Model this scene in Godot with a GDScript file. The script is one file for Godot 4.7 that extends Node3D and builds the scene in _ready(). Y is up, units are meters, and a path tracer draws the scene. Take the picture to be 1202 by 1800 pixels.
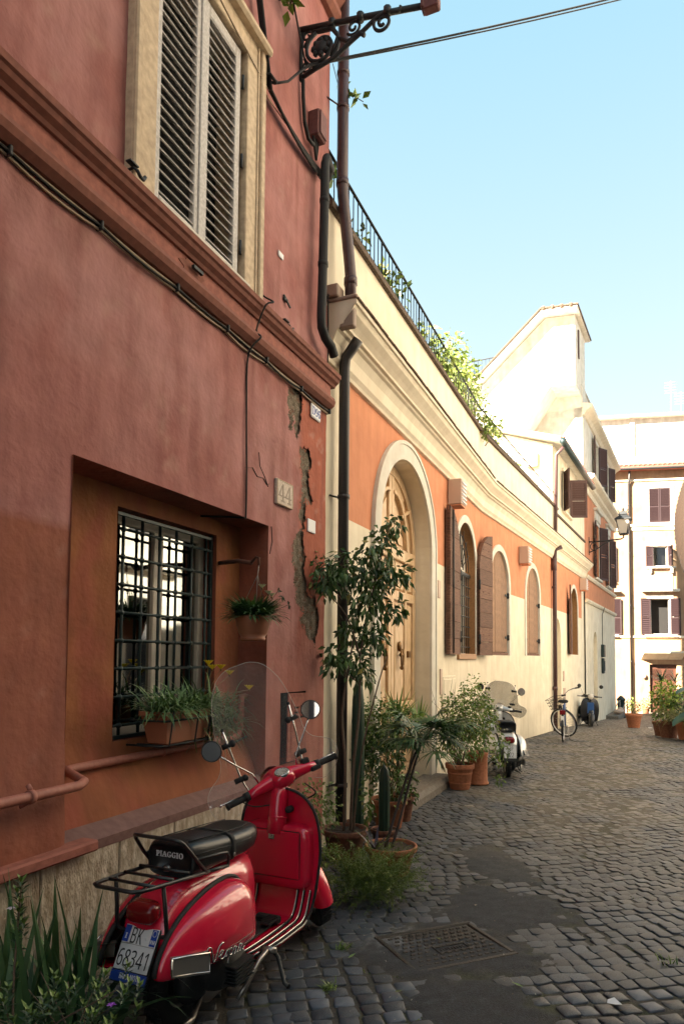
extends Node3D
# A cobbled street between a red and a yellow house. y is up, the street runs away along -z. Metres.

const TH1 := 0.403281          # heading of the red and the first yellow front, from straight ahead
const TH2 := 0.488692          # heading of the fronts beyond the bend
const BEND := Vector3(2.632, 0, -12.7935)
const WALL := Vector3(-2.391, 0, -1.020)

var M := {}
var taken := {}
var rng := RandomNumberGenerator.new()
var na := FastNoiseLite.new()
var nb := FastNoiseLite.new()

# collects triangles for one mesh; faces are given counter-clockwise as seen from outside
class B:
	var st := SurfaceTool.new()
	var xf := Transform3D.IDENTITY
	var col := Color.WHITE
	func _init(smooth := false) -> void:
		st.begin(Mesh.PRIMITIVE_TRIANGLES)
		st.set_smooth_group(0 if smooth else -1)
	func smooth(on: bool) -> void:
		st.set_smooth_group(0 if on else -1)
	func tri(a: Vector3, b: Vector3, c: Vector3) -> void:
		st.set_color(col)
		st.add_vertex(xf * a); st.add_vertex(xf * c); st.add_vertex(xf * b)
	func tric(a: Vector3, ca: Color, b: Vector3, cb: Color, c: Vector3, cc: Color) -> void:
		st.set_color(ca); st.add_vertex(xf * a)
		st.set_color(cc); st.add_vertex(xf * c)
		st.set_color(cb); st.add_vertex(xf * b)
	func quad(a: Vector3, b: Vector3, c: Vector3, d: Vector3) -> void:
		tri(a, b, c); tri(a, c, d)
	func face_out(p: Array, mid: Vector3) -> void:      # a convex face turned away from mid
		var c := Vector3.ZERO
		for q in p: c += q
		c /= p.size()
		var nn: Vector3 = (p[1] - p[0]).cross(p[2] - p[0])
		if nn.dot(c - mid) < 0: p.reverse()
		for i in range(1, p.size() - 1): tri(p[0], p[i], p[i + 1])
	func box(c: Vector3, s: Vector3, bv := 0.0) -> void:
		var h := s * 0.5
		bv = minf(bv, minf(h.x, minf(h.y, h.z)) * 0.9)
		var P := func(k: int, sx: int, sy: int, sz: int) -> Vector3:
			var v := Vector3(sx * (h.x - bv), sy * (h.y - bv), sz * (h.z - bv))
			v[k] = [sx, sy, sz][k] * h[k]
			return c + v
		for sg in [-1, 1]:
			face_out([P.call(0, sg, -1, -1), P.call(0, sg, 1, -1), P.call(0, sg, 1, 1), P.call(0, sg, -1, 1)], c)
			face_out([P.call(1, -1, sg, -1), P.call(1, 1, sg, -1), P.call(1, 1, sg, 1), P.call(1, -1, sg, 1)], c)
			face_out([P.call(2, -1, -1, sg), P.call(2, 1, -1, sg), P.call(2, 1, 1, sg), P.call(2, -1, 1, sg)], c)
		if bv <= 0.0: return
		for s1 in [-1, 1]:
			for s2 in [-1, 1]:
				face_out([P.call(0, s1, s2, -1), P.call(0, s1, s2, 1), P.call(1, s1, s2, 1), P.call(1, s1, s2, -1)], c)
				face_out([P.call(0, s1, -1, s2), P.call(0, s1, 1, s2), P.call(2, s1, 1, s2), P.call(2, s1, -1, s2)], c)
				face_out([P.call(1, -1, s1, s2), P.call(1, 1, s1, s2), P.call(2, 1, s1, s2), P.call(2, -1, s1, s2)], c)
				for s3 in [-1, 1]:
					face_out([P.call(0, s1, s2, s3), P.call(1, s1, s2, s3), P.call(2, s1, s2, s3)], c)
	func bar(a: Vector3, b: Vector3, w: float, t: float, upv := Vector3.UP, bv := 0.0) -> void:
		var d := (b - a).normalized()
		if absf(d.dot(upv)) > 0.98: upv = Vector3.RIGHT if absf(d.x) < 0.9 else Vector3.BACK
		var sd := upv.cross(d).normalized()
		var u2 := d.cross(sd)
		var keep := xf
		xf = keep * Transform3D(Basis(sd, u2, d), (a + b) * 0.5)
		box(Vector3.ZERO, Vector3(w, t, a.distance_to(b)), bv)
		xf = keep
	func ring(c: Vector3, d: Vector3, upv: Vector3, r: float, n: int) -> PackedVector3Array:
		var sd := upv.cross(d).normalized()
		var u2 := d.cross(sd).normalized()
		var out := PackedVector3Array()
		for i in n:
			var a := TAU * i / n
			out.append(c + (sd * cos(a) + u2 * sin(a)) * r)
		return out
	func tube(p: Array, r, n := 8, caps := true) -> void:
		var rings := []
		var upv := Vector3.UP
		for i in p.size():
			var a: Vector3 = p[maxi(i - 1, 0)]
			var b: Vector3 = p[mini(i + 1, p.size() - 1)]
			var d := (b - a).normalized()
			if i == 0 and absf(d.dot(upv)) > 0.9: upv = Vector3.RIGHT if absf(d.x) < 0.8 else Vector3.BACK
			upv = (upv - d * upv.dot(d)).normalized()
			if upv.length() < 0.5: upv = Vector3.RIGHT
			rings.append(ring(p[i], d, upv, r[i] if r is Array else r, n))
		loft(rings, true, caps, caps)
	func loft(rings: Array, closed := true, cap_a := false, cap_b := false) -> void:
		var n: int = rings[0].size()
		for j in rings.size() - 1:
			var A = rings[j]
			var C = rings[j + 1]
			for i in (n if closed else n - 1):
				var k := (i + 1) % n
				quad(A[i], A[k], C[k], C[i])
		if cap_a: fan(rings[0], true)
		if cap_b: fan(rings[-1], false)
	func fan(r, flip: bool) -> void:
		var c := Vector3.ZERO
		for q in r: c += q
		c /= r.size()
		for i in r.size():
			var k: int = (i + 1) % r.size()
			if flip: tri(c, r[k], r[i])
			else: tri(c, r[i], r[k])
	func lathe(prof: Array, n := 20) -> void:             # prof: Vector2(radius, y), from the bottom up on the outside
		var rings := []
		for q in prof:
			var rr := PackedVector3Array()
			for i in n:
				var a := -TAU * i / n
				rr.append(Vector3(cos(a) * q.x, q.y, sin(a) * q.x))
			rings.append(rr)
		loft(rings, true, false, false)
	func ell(c: Vector3, r: Vector3, nu := 14, nv := 9) -> void:
		var rings := []
		for j in nv + 1:
			var t := PI * j / nv - PI / 2
			var rr := PackedVector3Array()
			for i in nu:
				var a := -TAU * i / nu
				rr.append(c + Vector3(cos(a) * cos(t) * r.x, sin(t) * r.y, sin(a) * cos(t) * r.z))
			rings.append(rr)
		loft(rings)
	func prism(poly: PackedVector2Array, z0: float, z1: float) -> void:   # a flat outline in x and y, given depth from z0 to z1
		var pl := poly.duplicate()
		if not Geometry2D.is_polygon_clockwise(pl): pl.reverse()
		pl.reverse()
		var ids := Geometry2D.triangulate_polygon(pl)
		for i in range(0, ids.size(), 3):
			var a := pl[ids[i]]; var b := pl[ids[i + 1]]; var c := pl[ids[i + 2]]
			if (b - a).cross(c - a) < 0: var t := b; b = c; c = t
			tri(Vector3(a.x, a.y, z1), Vector3(b.x, b.y, z1), Vector3(c.x, c.y, z1))
			tri(Vector3(a.x, a.y, z0), Vector3(c.x, c.y, z0), Vector3(b.x, b.y, z0))
		var ccw := 0.0
		for i in pl.size(): ccw += pl[i].cross(pl[(i + 1) % pl.size()])
		for i in pl.size():
			var a := pl[i]; var b := pl[(i + 1) % pl.size()]
			if ccw < 0: var t := a; a = b; b = t
			quad(Vector3(a.x, a.y, z0), Vector3(b.x, b.y, z0), Vector3(b.x, b.y, z1), Vector3(a.x, a.y, z1))
	func leaf(p: Vector3, d: Vector3, side: Vector3, l: float, w: float, droop := 0.2, fold := 0.25) -> void:   # a pointed leaf, folded along its midrib
		var up := side.cross(d)
		var m := p + d * l * 0.45
		var t := p + d * l - Vector3.UP * droop * l
		var e := up * w * fold
		tri(p, m + side * w * 0.5 + e, m); tri(m, m + side * w * 0.5 + e, t)
		tri(p, m, m - side * w * 0.5 + e); tri(m, t, m - side * w * 0.5 + e)
	func blade(p: Vector3, d: Vector3, side: Vector3, l: float, w: float, bend: float, n := 5) -> void:   # a long strap leaf that arches over
		var q := p
		var dir := d
		var prev := [q - side * w * 0.35, q + side * w * 0.35]
		var nrm := side.cross(d).normalized()
		for i in n:
			var f := float(i + 1) / n
			dir = (dir - Vector3.UP * bend * f / n * 2.0).normalized()
			q += dir * l / n
			var ww := w * 0.5 * (1.0 - pow(f, 2.2)) + 0.0004
			var e := nrm * ww * 0.35
			var cur := [q - side * ww + e, q + side * ww + e]
			tri(prev[0], prev[1], cur[1]); tri(prev[0], cur[1], cur[0])
			prev = cur

func lin(r: float, g: float, b: float) -> Color:
	return Color(r, g, b).linear_to_srgb()

func numbered(called: String) -> String:
	var k: int = taken.get(called, 0)
	taken[called] = k + 1
	return called if k == 0 else "%s_%03d" % [called, k]

func thing(called: String, label: String, category: String, at := Vector3.ZERO, turn := 0.0, group := "") -> Node3D:
	var o := Node3D.new()
	o.name = numbered(called)
	add_child(o)
	o.position = at
	o.rotation.y = turn
	o.set_meta("label", label); o.set_meta("category", category)
	if group: o.set_meta("group", group)
	return o

func part(called: String, b: B, m: Material, parent: Node, stuff := false) -> MeshInstance3D:
	b.st.generate_normals()
	var o := MeshInstance3D.new()
	o.mesh = b.st.commit()
	o.name = called
	o.material_override = m
	parent.add_child(o, true)
	if stuff: o.set_meta("kind", "stuff")
	return o

func again(o: MeshInstance3D, parent: Node, at: Transform3D, m: Material = null) -> MeshInstance3D:   # another of the same piece
	var c := MeshInstance3D.new()
	c.mesh = o.mesh
	c.material_override = m if m else o.material_override
	c.name = String(o.name).rstrip("0123456789_")
	c.transform = at
	parent.add_child(c, true)
	return c

func tag(o: Node, label: String, category: String, group := "") -> Node:
	o.set_meta("label", label); o.set_meta("category", category)
	if group: o.set_meta("group", group)
	return o

func single(called: String, b: B, m: Material, label: String, category: String, at := Vector3.ZERO, turn := 0.0, group := "") -> MeshInstance3D:
	var o := part(numbered(called), b, m, self)
	o.position = at
	o.rotation.y = turn
	tag(o, label, category, group)
	return o

func copy_of(o: Node3D, label: String, at: Vector3, turn: float, called := "") -> Node3D:
	var c: Node3D = o.duplicate()
	c.name = numbered(called if called else String(o.name).rstrip("0123456789_"))
	add_child(c)
	c.position = at
	c.rotation.y = turn
	c.set_meta("label", label)
	return c

func w1(s: float, y: float, o := 0.0) -> Vector3:        # a place on the first front: along it, up, out from it
	return WALL + Vector3(sin(TH1), 0, -cos(TH1)) * s + Vector3(cos(TH1), 0, sin(TH1)) * o + Vector3.UP * y

func w2(s: float, y: float, o := 0.0) -> Vector3:
	return BEND + Vector3(sin(TH2), 0, -cos(TH2)) * s + Vector3(cos(TH2), 0, sin(TH2)) * o + Vector3.UP * y

const TURN1 := PI / 2 - TH1
const TURN2 := PI / 2 - TH2

func gy(z: float) -> float:                              # how high the street lies at a distance: it falls away past the bend
	var d := -z
	var ks := [-8.0, 0.0, 3.0, 6.6, 9.6, 13.0, 15.6, 18.8, 25.0, 31.0, 40.0, 60.0]
	var vs := [-0.03, -0.06, -0.09, -0.145, -0.17, -0.2, -0.235, -0.35, -0.67, -1.0, -1.42, -1.6]
	if d <= ks[0]: return vs[0]
	for i in ks.size() - 1:
		if d < ks[i + 1]: return lerpf(vs[i], vs[i + 1], (d - ks[i]) / (ks[i + 1] - ks[i]))
	return vs[-1]

func noise_tex(freq: float, lo: Color, hi: Color, oct := 5, seed_ := 1, size := 512, kind := FastNoiseLite.TYPE_SIMPLEX_SMOOTH) -> NoiseTexture2D:
	var t := NoiseTexture2D.new()
	t.width = size; t.height = size; t.seamless = true
	var n := FastNoiseLite.new()
	n.noise_type = kind; n.frequency = freq; n.fractal_octaves = oct; n.seed = seed_
	t.noise = n
	var g := Gradient.new()
	g.set_color(0, lo); g.set_color(1, hi)
	t.color_ramp = g
	return t

func bump_tex(freq: float, strength: float, oct := 5, seed_ := 1, size := 512) -> NoiseTexture2D:
	var t := NoiseTexture2D.new()
	t.width = size; t.height = size; t.seamless = true
	var n := FastNoiseLite.new()
	n.noise_type = FastNoiseLite.TYPE_SIMPLEX_SMOOTH; n.frequency = freq; n.fractal_octaves = oct; n.seed = seed_
	t.noise = n
	t.as_normal_map = true
	t.bump_strength = strength
	return t

func mat(c: Color, rough := 0.8, metal := 0.0, tex: Texture2D = null, bump: Texture2D = null, scale := 1.0, vertex := false) -> StandardMaterial3D:
	var m := StandardMaterial3D.new()
	m.albedo_color = c
	m.roughness = rough
	m.metallic = metal
	if tex: m.albedo_texture = tex
	if bump:
		m.normal_enabled = true
		m.normal_texture = bump
	if tex or bump:
		m.uv1_triplanar = true
		m.uv1_scale = Vector3.ONE * scale
	m.vertex_color_use_as_albedo = vertex
	return m

func materials() -> void:
	var g8 := Color(0.8, 0.8, 0.8)
	var grain := noise_tex(0.02, Color(0.80, 0.78, 0.78), Color(1, 1, 1), 6, 3)
	var blot := noise_tex(0.006, Color(0.88, 0.86, 0.86), Color(1, 1, 1), 7, 5, 1024)
	var rough_b := bump_tex(0.02, 2.2, 6, 11)
	var soft_b := bump_tex(0.012, 1.5, 5, 12)
	var fine_b := bump_tex(0.06, 3.0, 4, 13)
	M.plaster = mat(Color.WHITE, 0.92, 0, blot, bump_tex(0.030, 1.7, 6, 14, 1024), 0.55, true)
	M.red_trim = mat(lin(0.25, 0.085, 0.055), 0.85, 0, grain, soft_b, 1.4)
	M.red_band = mat(lin(0.34, 0.12, 0.09), 0.85, 0, grain, soft_b, 1.4)
	M.pipe_pink = mat(lin(0.40, 0.15, 0.11), 0.6, 0, grain, soft_b, 2.0)
	M.trav = []
	for i in 3:
		M.trav.append(mat(lin(0.64 - 0.05 * i, 0.58 - 0.05 * i, 0.49 - 0.045 * i), 0.75, 0, noise_tex(0.015, Color(0.66, 0.62, 0.56), Color(1, 1, 1), 6, 30 + i), fine_b, 1.3))
		M.trav[i].uv1_scale = Vector3(2.4, 0.7, 2.4)
	M.mortar = mat(Color.WHITE, 0.95, 0, noise_tex(0.05, Color(0.45, 0.42, 0.4), Color(1, 1, 1), 5, 8), bump_tex(0.07, 6.0, 5, 9), 2.5, true)
	M.cream = mat(lin(0.88, 0.80, 0.645), 0.9, 0, noise_tex(0.005, Color(0.93, 0.92, 0.90), Color(1, 1, 1), 6, 15, 1024), soft_b, 0.4)
	M.orange = mat(lin(0.70, 0.295, 0.155), 0.9, 0, noise_tex(0.005, Color(0.90, 0.87, 0.86), Color(1, 1, 1), 6, 16, 1024), soft_b, 0.4)
	M.white = mat(lin(0.82, 0.79, 0.72), 0.9, 0, noise_tex(0.006, Color(0.88, 0.87, 0.85), Color(1, 1, 1), 6, 17, 1024), soft_b, 0.4)
	M.peach = mat(lin(0.48, 0.30, 0.18), 0.9, 0, noise_tex(0.006, Color(0.86, 0.84, 0.82), Color(1, 1, 1), 6, 18), soft_b, 0.3)
	M.beige = mat(lin(0.64, 0.51, 0.35), 0.8, 0, grain, soft_b, 1.2)
	M.tile = mat(lin(0.30, 0.20, 0.14), 0.9, 0, noise_tex(0.03, Color(0.4, 0.38, 0.36), Color(1, 1, 1), 5, 19), rough_b, 2.0)
	M.tile_red = mat(lin(0.42, 0.12, 0.08), 0.85, 0, grain, rough_b, 2.0)
	M.coping = mat(lin(0.20, 0.14, 0.10), 0.9, 0, noise_tex(0.03, Color(0.45, 0.43, 0.4), Color(1, 1, 1), 5, 20), rough_b, 1.5)
	M.grey_paint = mat(lin(0.60, 0.57, 0.55), 0.6, 0, noise_tex(0.03, Color(0.78, 0.77, 0.76), Color(1, 1, 1), 5, 21), null, 2.0)
	var drip := noise_tex(0.012, Color(0.89, 0.872, 0.855), Color(1, 1, 1), 5, 70, 1024)
	for q in [[M.plaster, 0.6], [M.cream, 0.35], [M.orange, 0.4], [M.white, 0.3], [M.peach, 0.3]]:
		var dm: StandardMaterial3D = q[0]
		dm.detail_enabled = true
		dm.detail_blend_mode = BaseMaterial3D.BLEND_MODE_MUL
		dm.detail_uv_layer = BaseMaterial3D.DETAIL_UV_2
		dm.detail_albedo = drip
		dm.uv2_triplanar = true
		dm.uv2_scale = Vector3(q[1], q[1] * 0.14, q[1])
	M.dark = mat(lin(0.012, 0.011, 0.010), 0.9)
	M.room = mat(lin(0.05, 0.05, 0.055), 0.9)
	M.iron = mat(lin(0.022, 0.024, 0.026), 0.55, 0.3, null, fine_b, 3.0)
	M.green_iron = mat(lin(0.018, 0.035, 0.038), 0.45, 0.2)
	M.brown_pipe = mat(lin(0.085, 0.042, 0.042), 0.42, 0.0, grain, null, 2.0)
	M.black_pipe = mat(lin(0.022, 0.017, 0.016), 0.5, 0.0, grain, null, 2.0)
	M.cable = mat(lin(0.010, 0.008, 0.008), 0.85)
	M.cable_pale = mat(lin(0.30, 0.22, 0.14), 0.6)
	M.wood_pale = mat(lin(0.80, 0.57, 0.35), 0.5, 0, noise_tex(0.012, Color(0.72, 0.68, 0.62), Color(1, 1, 1), 6, 22), null, 1.0)
	M.wood_pale.uv1_scale = Vector3(5, 0.6, 5)
	M.door_brown = mat(lin(0.085, 0.026, 0.010), 0.6, 0, grain, null, 2.0)
	M.wood_edge = mat(lin(0.38, 0.19, 0.07), 0.5, 0, grain, null, 2.0)
	M.plank = []
	for i in 3:
		var k := 1.0 - 0.14 * i
		M.plank.append(mat(lin(0.30 * k, 0.150 * k, 0.095 * k), 0.8, 0, noise_tex(0.014, Color(0.45, 0.42, 0.40), Color(1, 1, 1), 6, 23 + i), fine_b, 1.0))
		M.plank[i].uv1_scale = Vector3(0.9, 6, 6)
	M.plank_up = []
	for i in 3:
		var k := 1.0 - 0.12 * i
		M.plank_up.append(mat(lin(0.46 * k, 0.26 * k, 0.15 * k), 0.75, 0, noise_tex(0.014, Color(0.62, 0.6, 0.58), Color(1, 1, 1), 6, 26 + i), fine_b, 1.0))
		M.plank_up[i].uv1_scale = Vector3(6, 0.8, 6)
	M.shutter_brown = mat(lin(0.085, 0.036, 0.030), 0.6, 0, grain, null, 2.0)
	M.glass_dark = mat(Color(0.02, 0.025, 0.03, 0.25), 0.03)
	M.glass_dark.transparency = BaseMaterial3D.TRANSPARENCY_ALPHA
	M.glass_dark.metallic_specular = 1.0
	M.pane_mirror = mat(lin(0.30, 0.31, 0.30), 0.03, 1.0)
	M.glass_clear = mat(Color(1, 1, 1, 0.04), 0.02)
	M.glass_clear.transparency = BaseMaterial3D.TRANSPARENCY_ALPHA
	M.glass_clear.metallic_specular = 0.22
	M.glass_smoke = mat(Color(0.35, 0.36, 0.36, 0.35), 0.08)
	M.glass_smoke.transparency = BaseMaterial3D.TRANSPARENCY_ALPHA
	M.terra = mat(lin(0.44, 0.17, 0.085), 0.85, 0, noise_tex(0.02, Color(0.7, 0.66, 0.64), Color(1, 1, 1), 5, 40), soft_b, 2.0)
	M.terra_dull = mat(lin(0.30, 0.13, 0.08), 0.85, 0, noise_tex(0.02, Color(0.55, 0.52, 0.52), Color(1, 1, 1), 5, 41), soft_b, 2.0)
	M.plastic_pot = mat(lin(0.30, 0.115, 0.06), 0.5)
	M.soil = mat(lin(0.035, 0.024, 0.017), 0.95, 0, null, fine_b, 6.0)
	M.bark = mat(lin(0.17, 0.12, 0.085), 0.9, 0, grain, rough_b, 4.0)
	M.leaf = mat(Color(1.0, 1.0, 1.0), 0.42, 0, null, null, 1.0, true)
	M.leaf.backlight_enabled = true
	M.leaf.backlight = Color(0.30, 0.38, 0.10)
	M.petal = mat(Color.WHITE, 0.6, 0, null, null, 1.0, true)
	M.red_paint = mat(lin(0.58, 0.008, 0.040), 0.26)
	M.red_paint.clearcoat_enabled = true
	M.red_paint.clearcoat = 0.9
	M.red_paint.clearcoat_roughness = 0.06
	M.silver_paint = mat(lin(0.50, 0.51, 0.52), 0.3, 0.35)
	M.silver_paint.clearcoat_enabled = true
	M.silver_paint.clearcoat = 0.8
	M.silver_paint.clearcoat_roughness = 0.08
	M.black_paint = mat(lin(0.015, 0.016, 0.02), 0.25)
	M.blue_paint = mat(lin(0.02, 0.07, 0.22), 0.3)
	M.rubber = mat(lin(0.012, 0.012, 0.013), 0.75, 0, null, fine_b, 8.0)
	M.vinyl = mat(lin(0.013, 0.013, 0.014), 0.34, 0, null, bump_tex(0.2, 0.7, 3, 44, 256), 6.0)
	M.black_steel = mat(lin(0.012, 0.012, 0.013), 0.38)
	M.chrome = mat(lin(0.62, 0.61, 0.60), 0.12, 1.0)
	M.steel = mat(lin(0.30, 0.28, 0.26), 0.35, 0.9)
	M.mirror = mat(lin(0.80, 0.82, 0.85), 0.02, 1.0)
	M.lens = mat(lin(0.45, 0.42, 0.38), 0.15)
	M.lens.clearcoat_enabled = true
	M.lens_clear = mat(lin(0.16, 0.15, 0.14), 0.08, 0.35)
	M.lens_clear.clearcoat_enabled = true
	M.lens_red = mat(lin(0.16, 0.006, 0.008), 0.15)
	M.lens_amber = mat(lin(0.5, 0.16, 0.03), 0.15)
	M.plate = mat(lin(0.62, 0.63, 0.65), 0.45)
	M.plate_blue = mat(lin(0.012, 0.05, 0.30), 0.4)
	M.ink = mat(lin(0.012, 0.012, 0.016), 0.6)
	M.ink_blue = mat(lin(0.02, 0.06, 0.30), 0.6)
	M.paper = mat(lin(0.75, 0.75, 0.77), 0.8)
	M.stone_plate = mat(lin(0.66, 0.56, 0.46), 0.7, 0, grain, fine_b, 4.0)
	M.stone_grey = mat(lin(0.24, 0.21, 0.18), 0.85, 0, noise_tex(0.02, Color(0.6, 0.58, 0.56), Color(1, 1, 1), 5, 45), rough_b, 2.0)
	M.cobble = []
	for i in 6:
		var k: float = [1.0, 0.8, 1.2, 0.92, 1.4, 0.7][i]
		M.cobble.append(mat(lin(0.056 * k, 0.066 * k, 0.086 * k), 0.50 + 0.05 * (i % 3), 0, null if i > 2 else noise_tex(0.03, Color(0.55, 0.53, 0.52), Color(1, 1, 1), 5, 50 + i), fine_b, 5.0))
	M.cobble.append(mat(lin(0.22, 0.23, 0.25), 0.8, 0, noise_tex(0.04, Color(0.35, 0.35, 0.36), Color(1, 1, 1), 5, 56), fine_b, 5.0))
	M.cobbles = mat(Color.WHITE, 0.55, 0, noise_tex(0.03, Color(0.6, 0.58, 0.57), Color(1, 1, 1), 5, 57), fine_b, 5.0, true)
	M.ground = mat(Color.WHITE, 0.9, 0, noise_tex(0.04, Color(0.55, 0.54, 0.53), Color(1, 1, 1), 6, 58, 1024), bump_tex(0.09, 4.0, 5, 59, 1024), 1.2, true)
	M.cast = mat(lin(0.075, 0.066, 0.058), 0.5, 0.55, noise_tex(0.03, Color(0.5, 0.45, 0.42), Color(1, 1, 1), 5, 60), fine_b, 3.0)
	M.moss = mat(Color.WHITE, 0.9, 0, null, null, 1.0, true)
	M.box_paint = mat(lin(0.17, 0.06, 0.055), 0.7, 0, grain, null, 2.0)
	M.flue = mat(lin(0.50, 0.36, 0.28), 0.6)
	M.lead_dark = mat(lin(0.30, 0.245, 0.20), 0.8)
	M.sill_grey = mat(lin(0.21, 0.115, 0.105), 0.85, 0, grain, soft_b, 1.4)
	M.lead = mat(lin(0.30, 0.22, 0.17), 0.7)
	M.shutter_dark = mat(lin(0.030, 0.013, 0.014), 0.6)
	M.brass = mat(lin(0.18, 0.10, 0.04), 0.4, 0.8)
	M.curtain = mat(lin(0.55, 0.52, 0.46), 0.8)

func _ready() -> void:
	rng.seed = 20240
	na.seed = 5; na.frequency = 1.0; na.fractal_octaves = 4
	nb.seed = 9; nb.frequency = 1.0; nb.fractal_octaves = 2
	# camera: a wide lens, nearly level, shifted upwards
	var cam := Camera3D.new()
	cam.name = "camera"
	var p := 0.054491
	var r := 0.008552
	var f := Vector3(0, sin(p), -cos(p))
	var u := Vector3(0, cos(p), sin(p))
	cam.transform = Transform3D(Basis(Vector3.RIGHT * cos(r) + u * sin(r), u * cos(r) - Vector3.RIGHT * sin(r), -f), Vector3(0, 1.6, 0))
	cam.set_frustum(0.05 * 1.5, Vector2(0, 0.05 * 190.0 / 1200.0), 0.05, 400.0)
	add_child(cam)
	cam.current = true
	# sky, exposure
	var we := WorldEnvironment.new()
	we.name = "world"
	var env := Environment.new()
	env.background_mode = Environment.BG_SKY
	var sky := Sky.new()
	var sm := ProceduralSkyMaterial.new()
	sm.sky_top_color = Color(0.167, 0.255, 0.294)
	sm.sky_horizon_color = Color(0.352, 0.362, 0.364)
	sm.sky_curve = 0.40
	sm.sky_energy_multiplier = 1.0
	sm.ground_bottom_color = Color(0.20, 0.17, 0.14)
	sm.ground_horizon_color = Color(0.34, 0.35, 0.35)
	sm.sun_angle_max = 0.0
	sky.sky_material = sm
	env.sky = sky
	env.tonemap_mode = Environment.TONE_MAPPER_LINEAR
	env.tonemap_exposure = 13.0
	env.sdfgi_enabled = true
	env.ssao_enabled = true
	env.ssil_enabled = true
	we.environment = env
	add_child(we)
	# late morning sun, high over the red house at the left and from behind
	var sun := DirectionalLight3D.new()
	sun.name = "sun"
	sun.light_energy = 1.25
	sun.light_color = Color(1.0, 0.955, 0.88)
	sun.light_angular_distance = 0.5
	sun.shadow_enabled = true
	add_child(sun)
	sun.look_at_from_position(Vector3(-15, 11.5, 10), Vector3.ZERO)
	materials()
	street()
	red_house()
	yellow_house()
	annex()
	end_house()
	far_house()
	opposite_houses()
	wall_fittings()
	yellow_fittings()
	scooters()
	bicycle()
	plants()
	far_things()
	small_things()

# ---------------------------------------------------------------- street
func worn(x: float, z: float) -> float:       # 1 where asphalt or dust has filled the joints
	var d := -z
	var a := 0.0
	var w := nb.get_noise_2d(x * 1.7, d * 1.7) * 0.35 + nb.get_noise_2d(x * 6.0, d * 6.0) * 0.24 + nb.get_noise_2d(x * 15.0, d * 15.0) * 0.14
	a = maxf(a, 1.1 - Vector2((x - 0.66) / 0.56, (d - 4.12) / 0.42).length() + w)
	a = maxf(a, 1.0 - Vector2((x - 0.66) / 0.38, (d - 3.35) / 0.62).length() + w)
	a = maxf(a, 1.0 - Vector2((x - 1.12) / 0.52, (d - 4.8) / 0.50).length() + w)
	a = maxf(a, 1.0 - Vector2((x - 1.35) / 0.30, (d - 5.9) / 0.7).length() + w * 1.4)
	return clampf(a * 3.0, 0.0, 1.0)

func dusty(x: float, z: float) -> float:      # the trodden middle of the street, joints full of dust
	var d := -z
	var mid := 0.45 * d - 0.9
	var a := 1.0 - absf(x - mid - nb.get_noise_2d(d * 0.4, 3.0) * 0.8) / (0.5 + d * 0.10)
	return clampf((a + nb.get_noise_2d(x * 1.1, d * 1.1) * 0.9) * 1.6, 0.0, 1.0) * smoothstep(5.0, 8.0, d)

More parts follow.
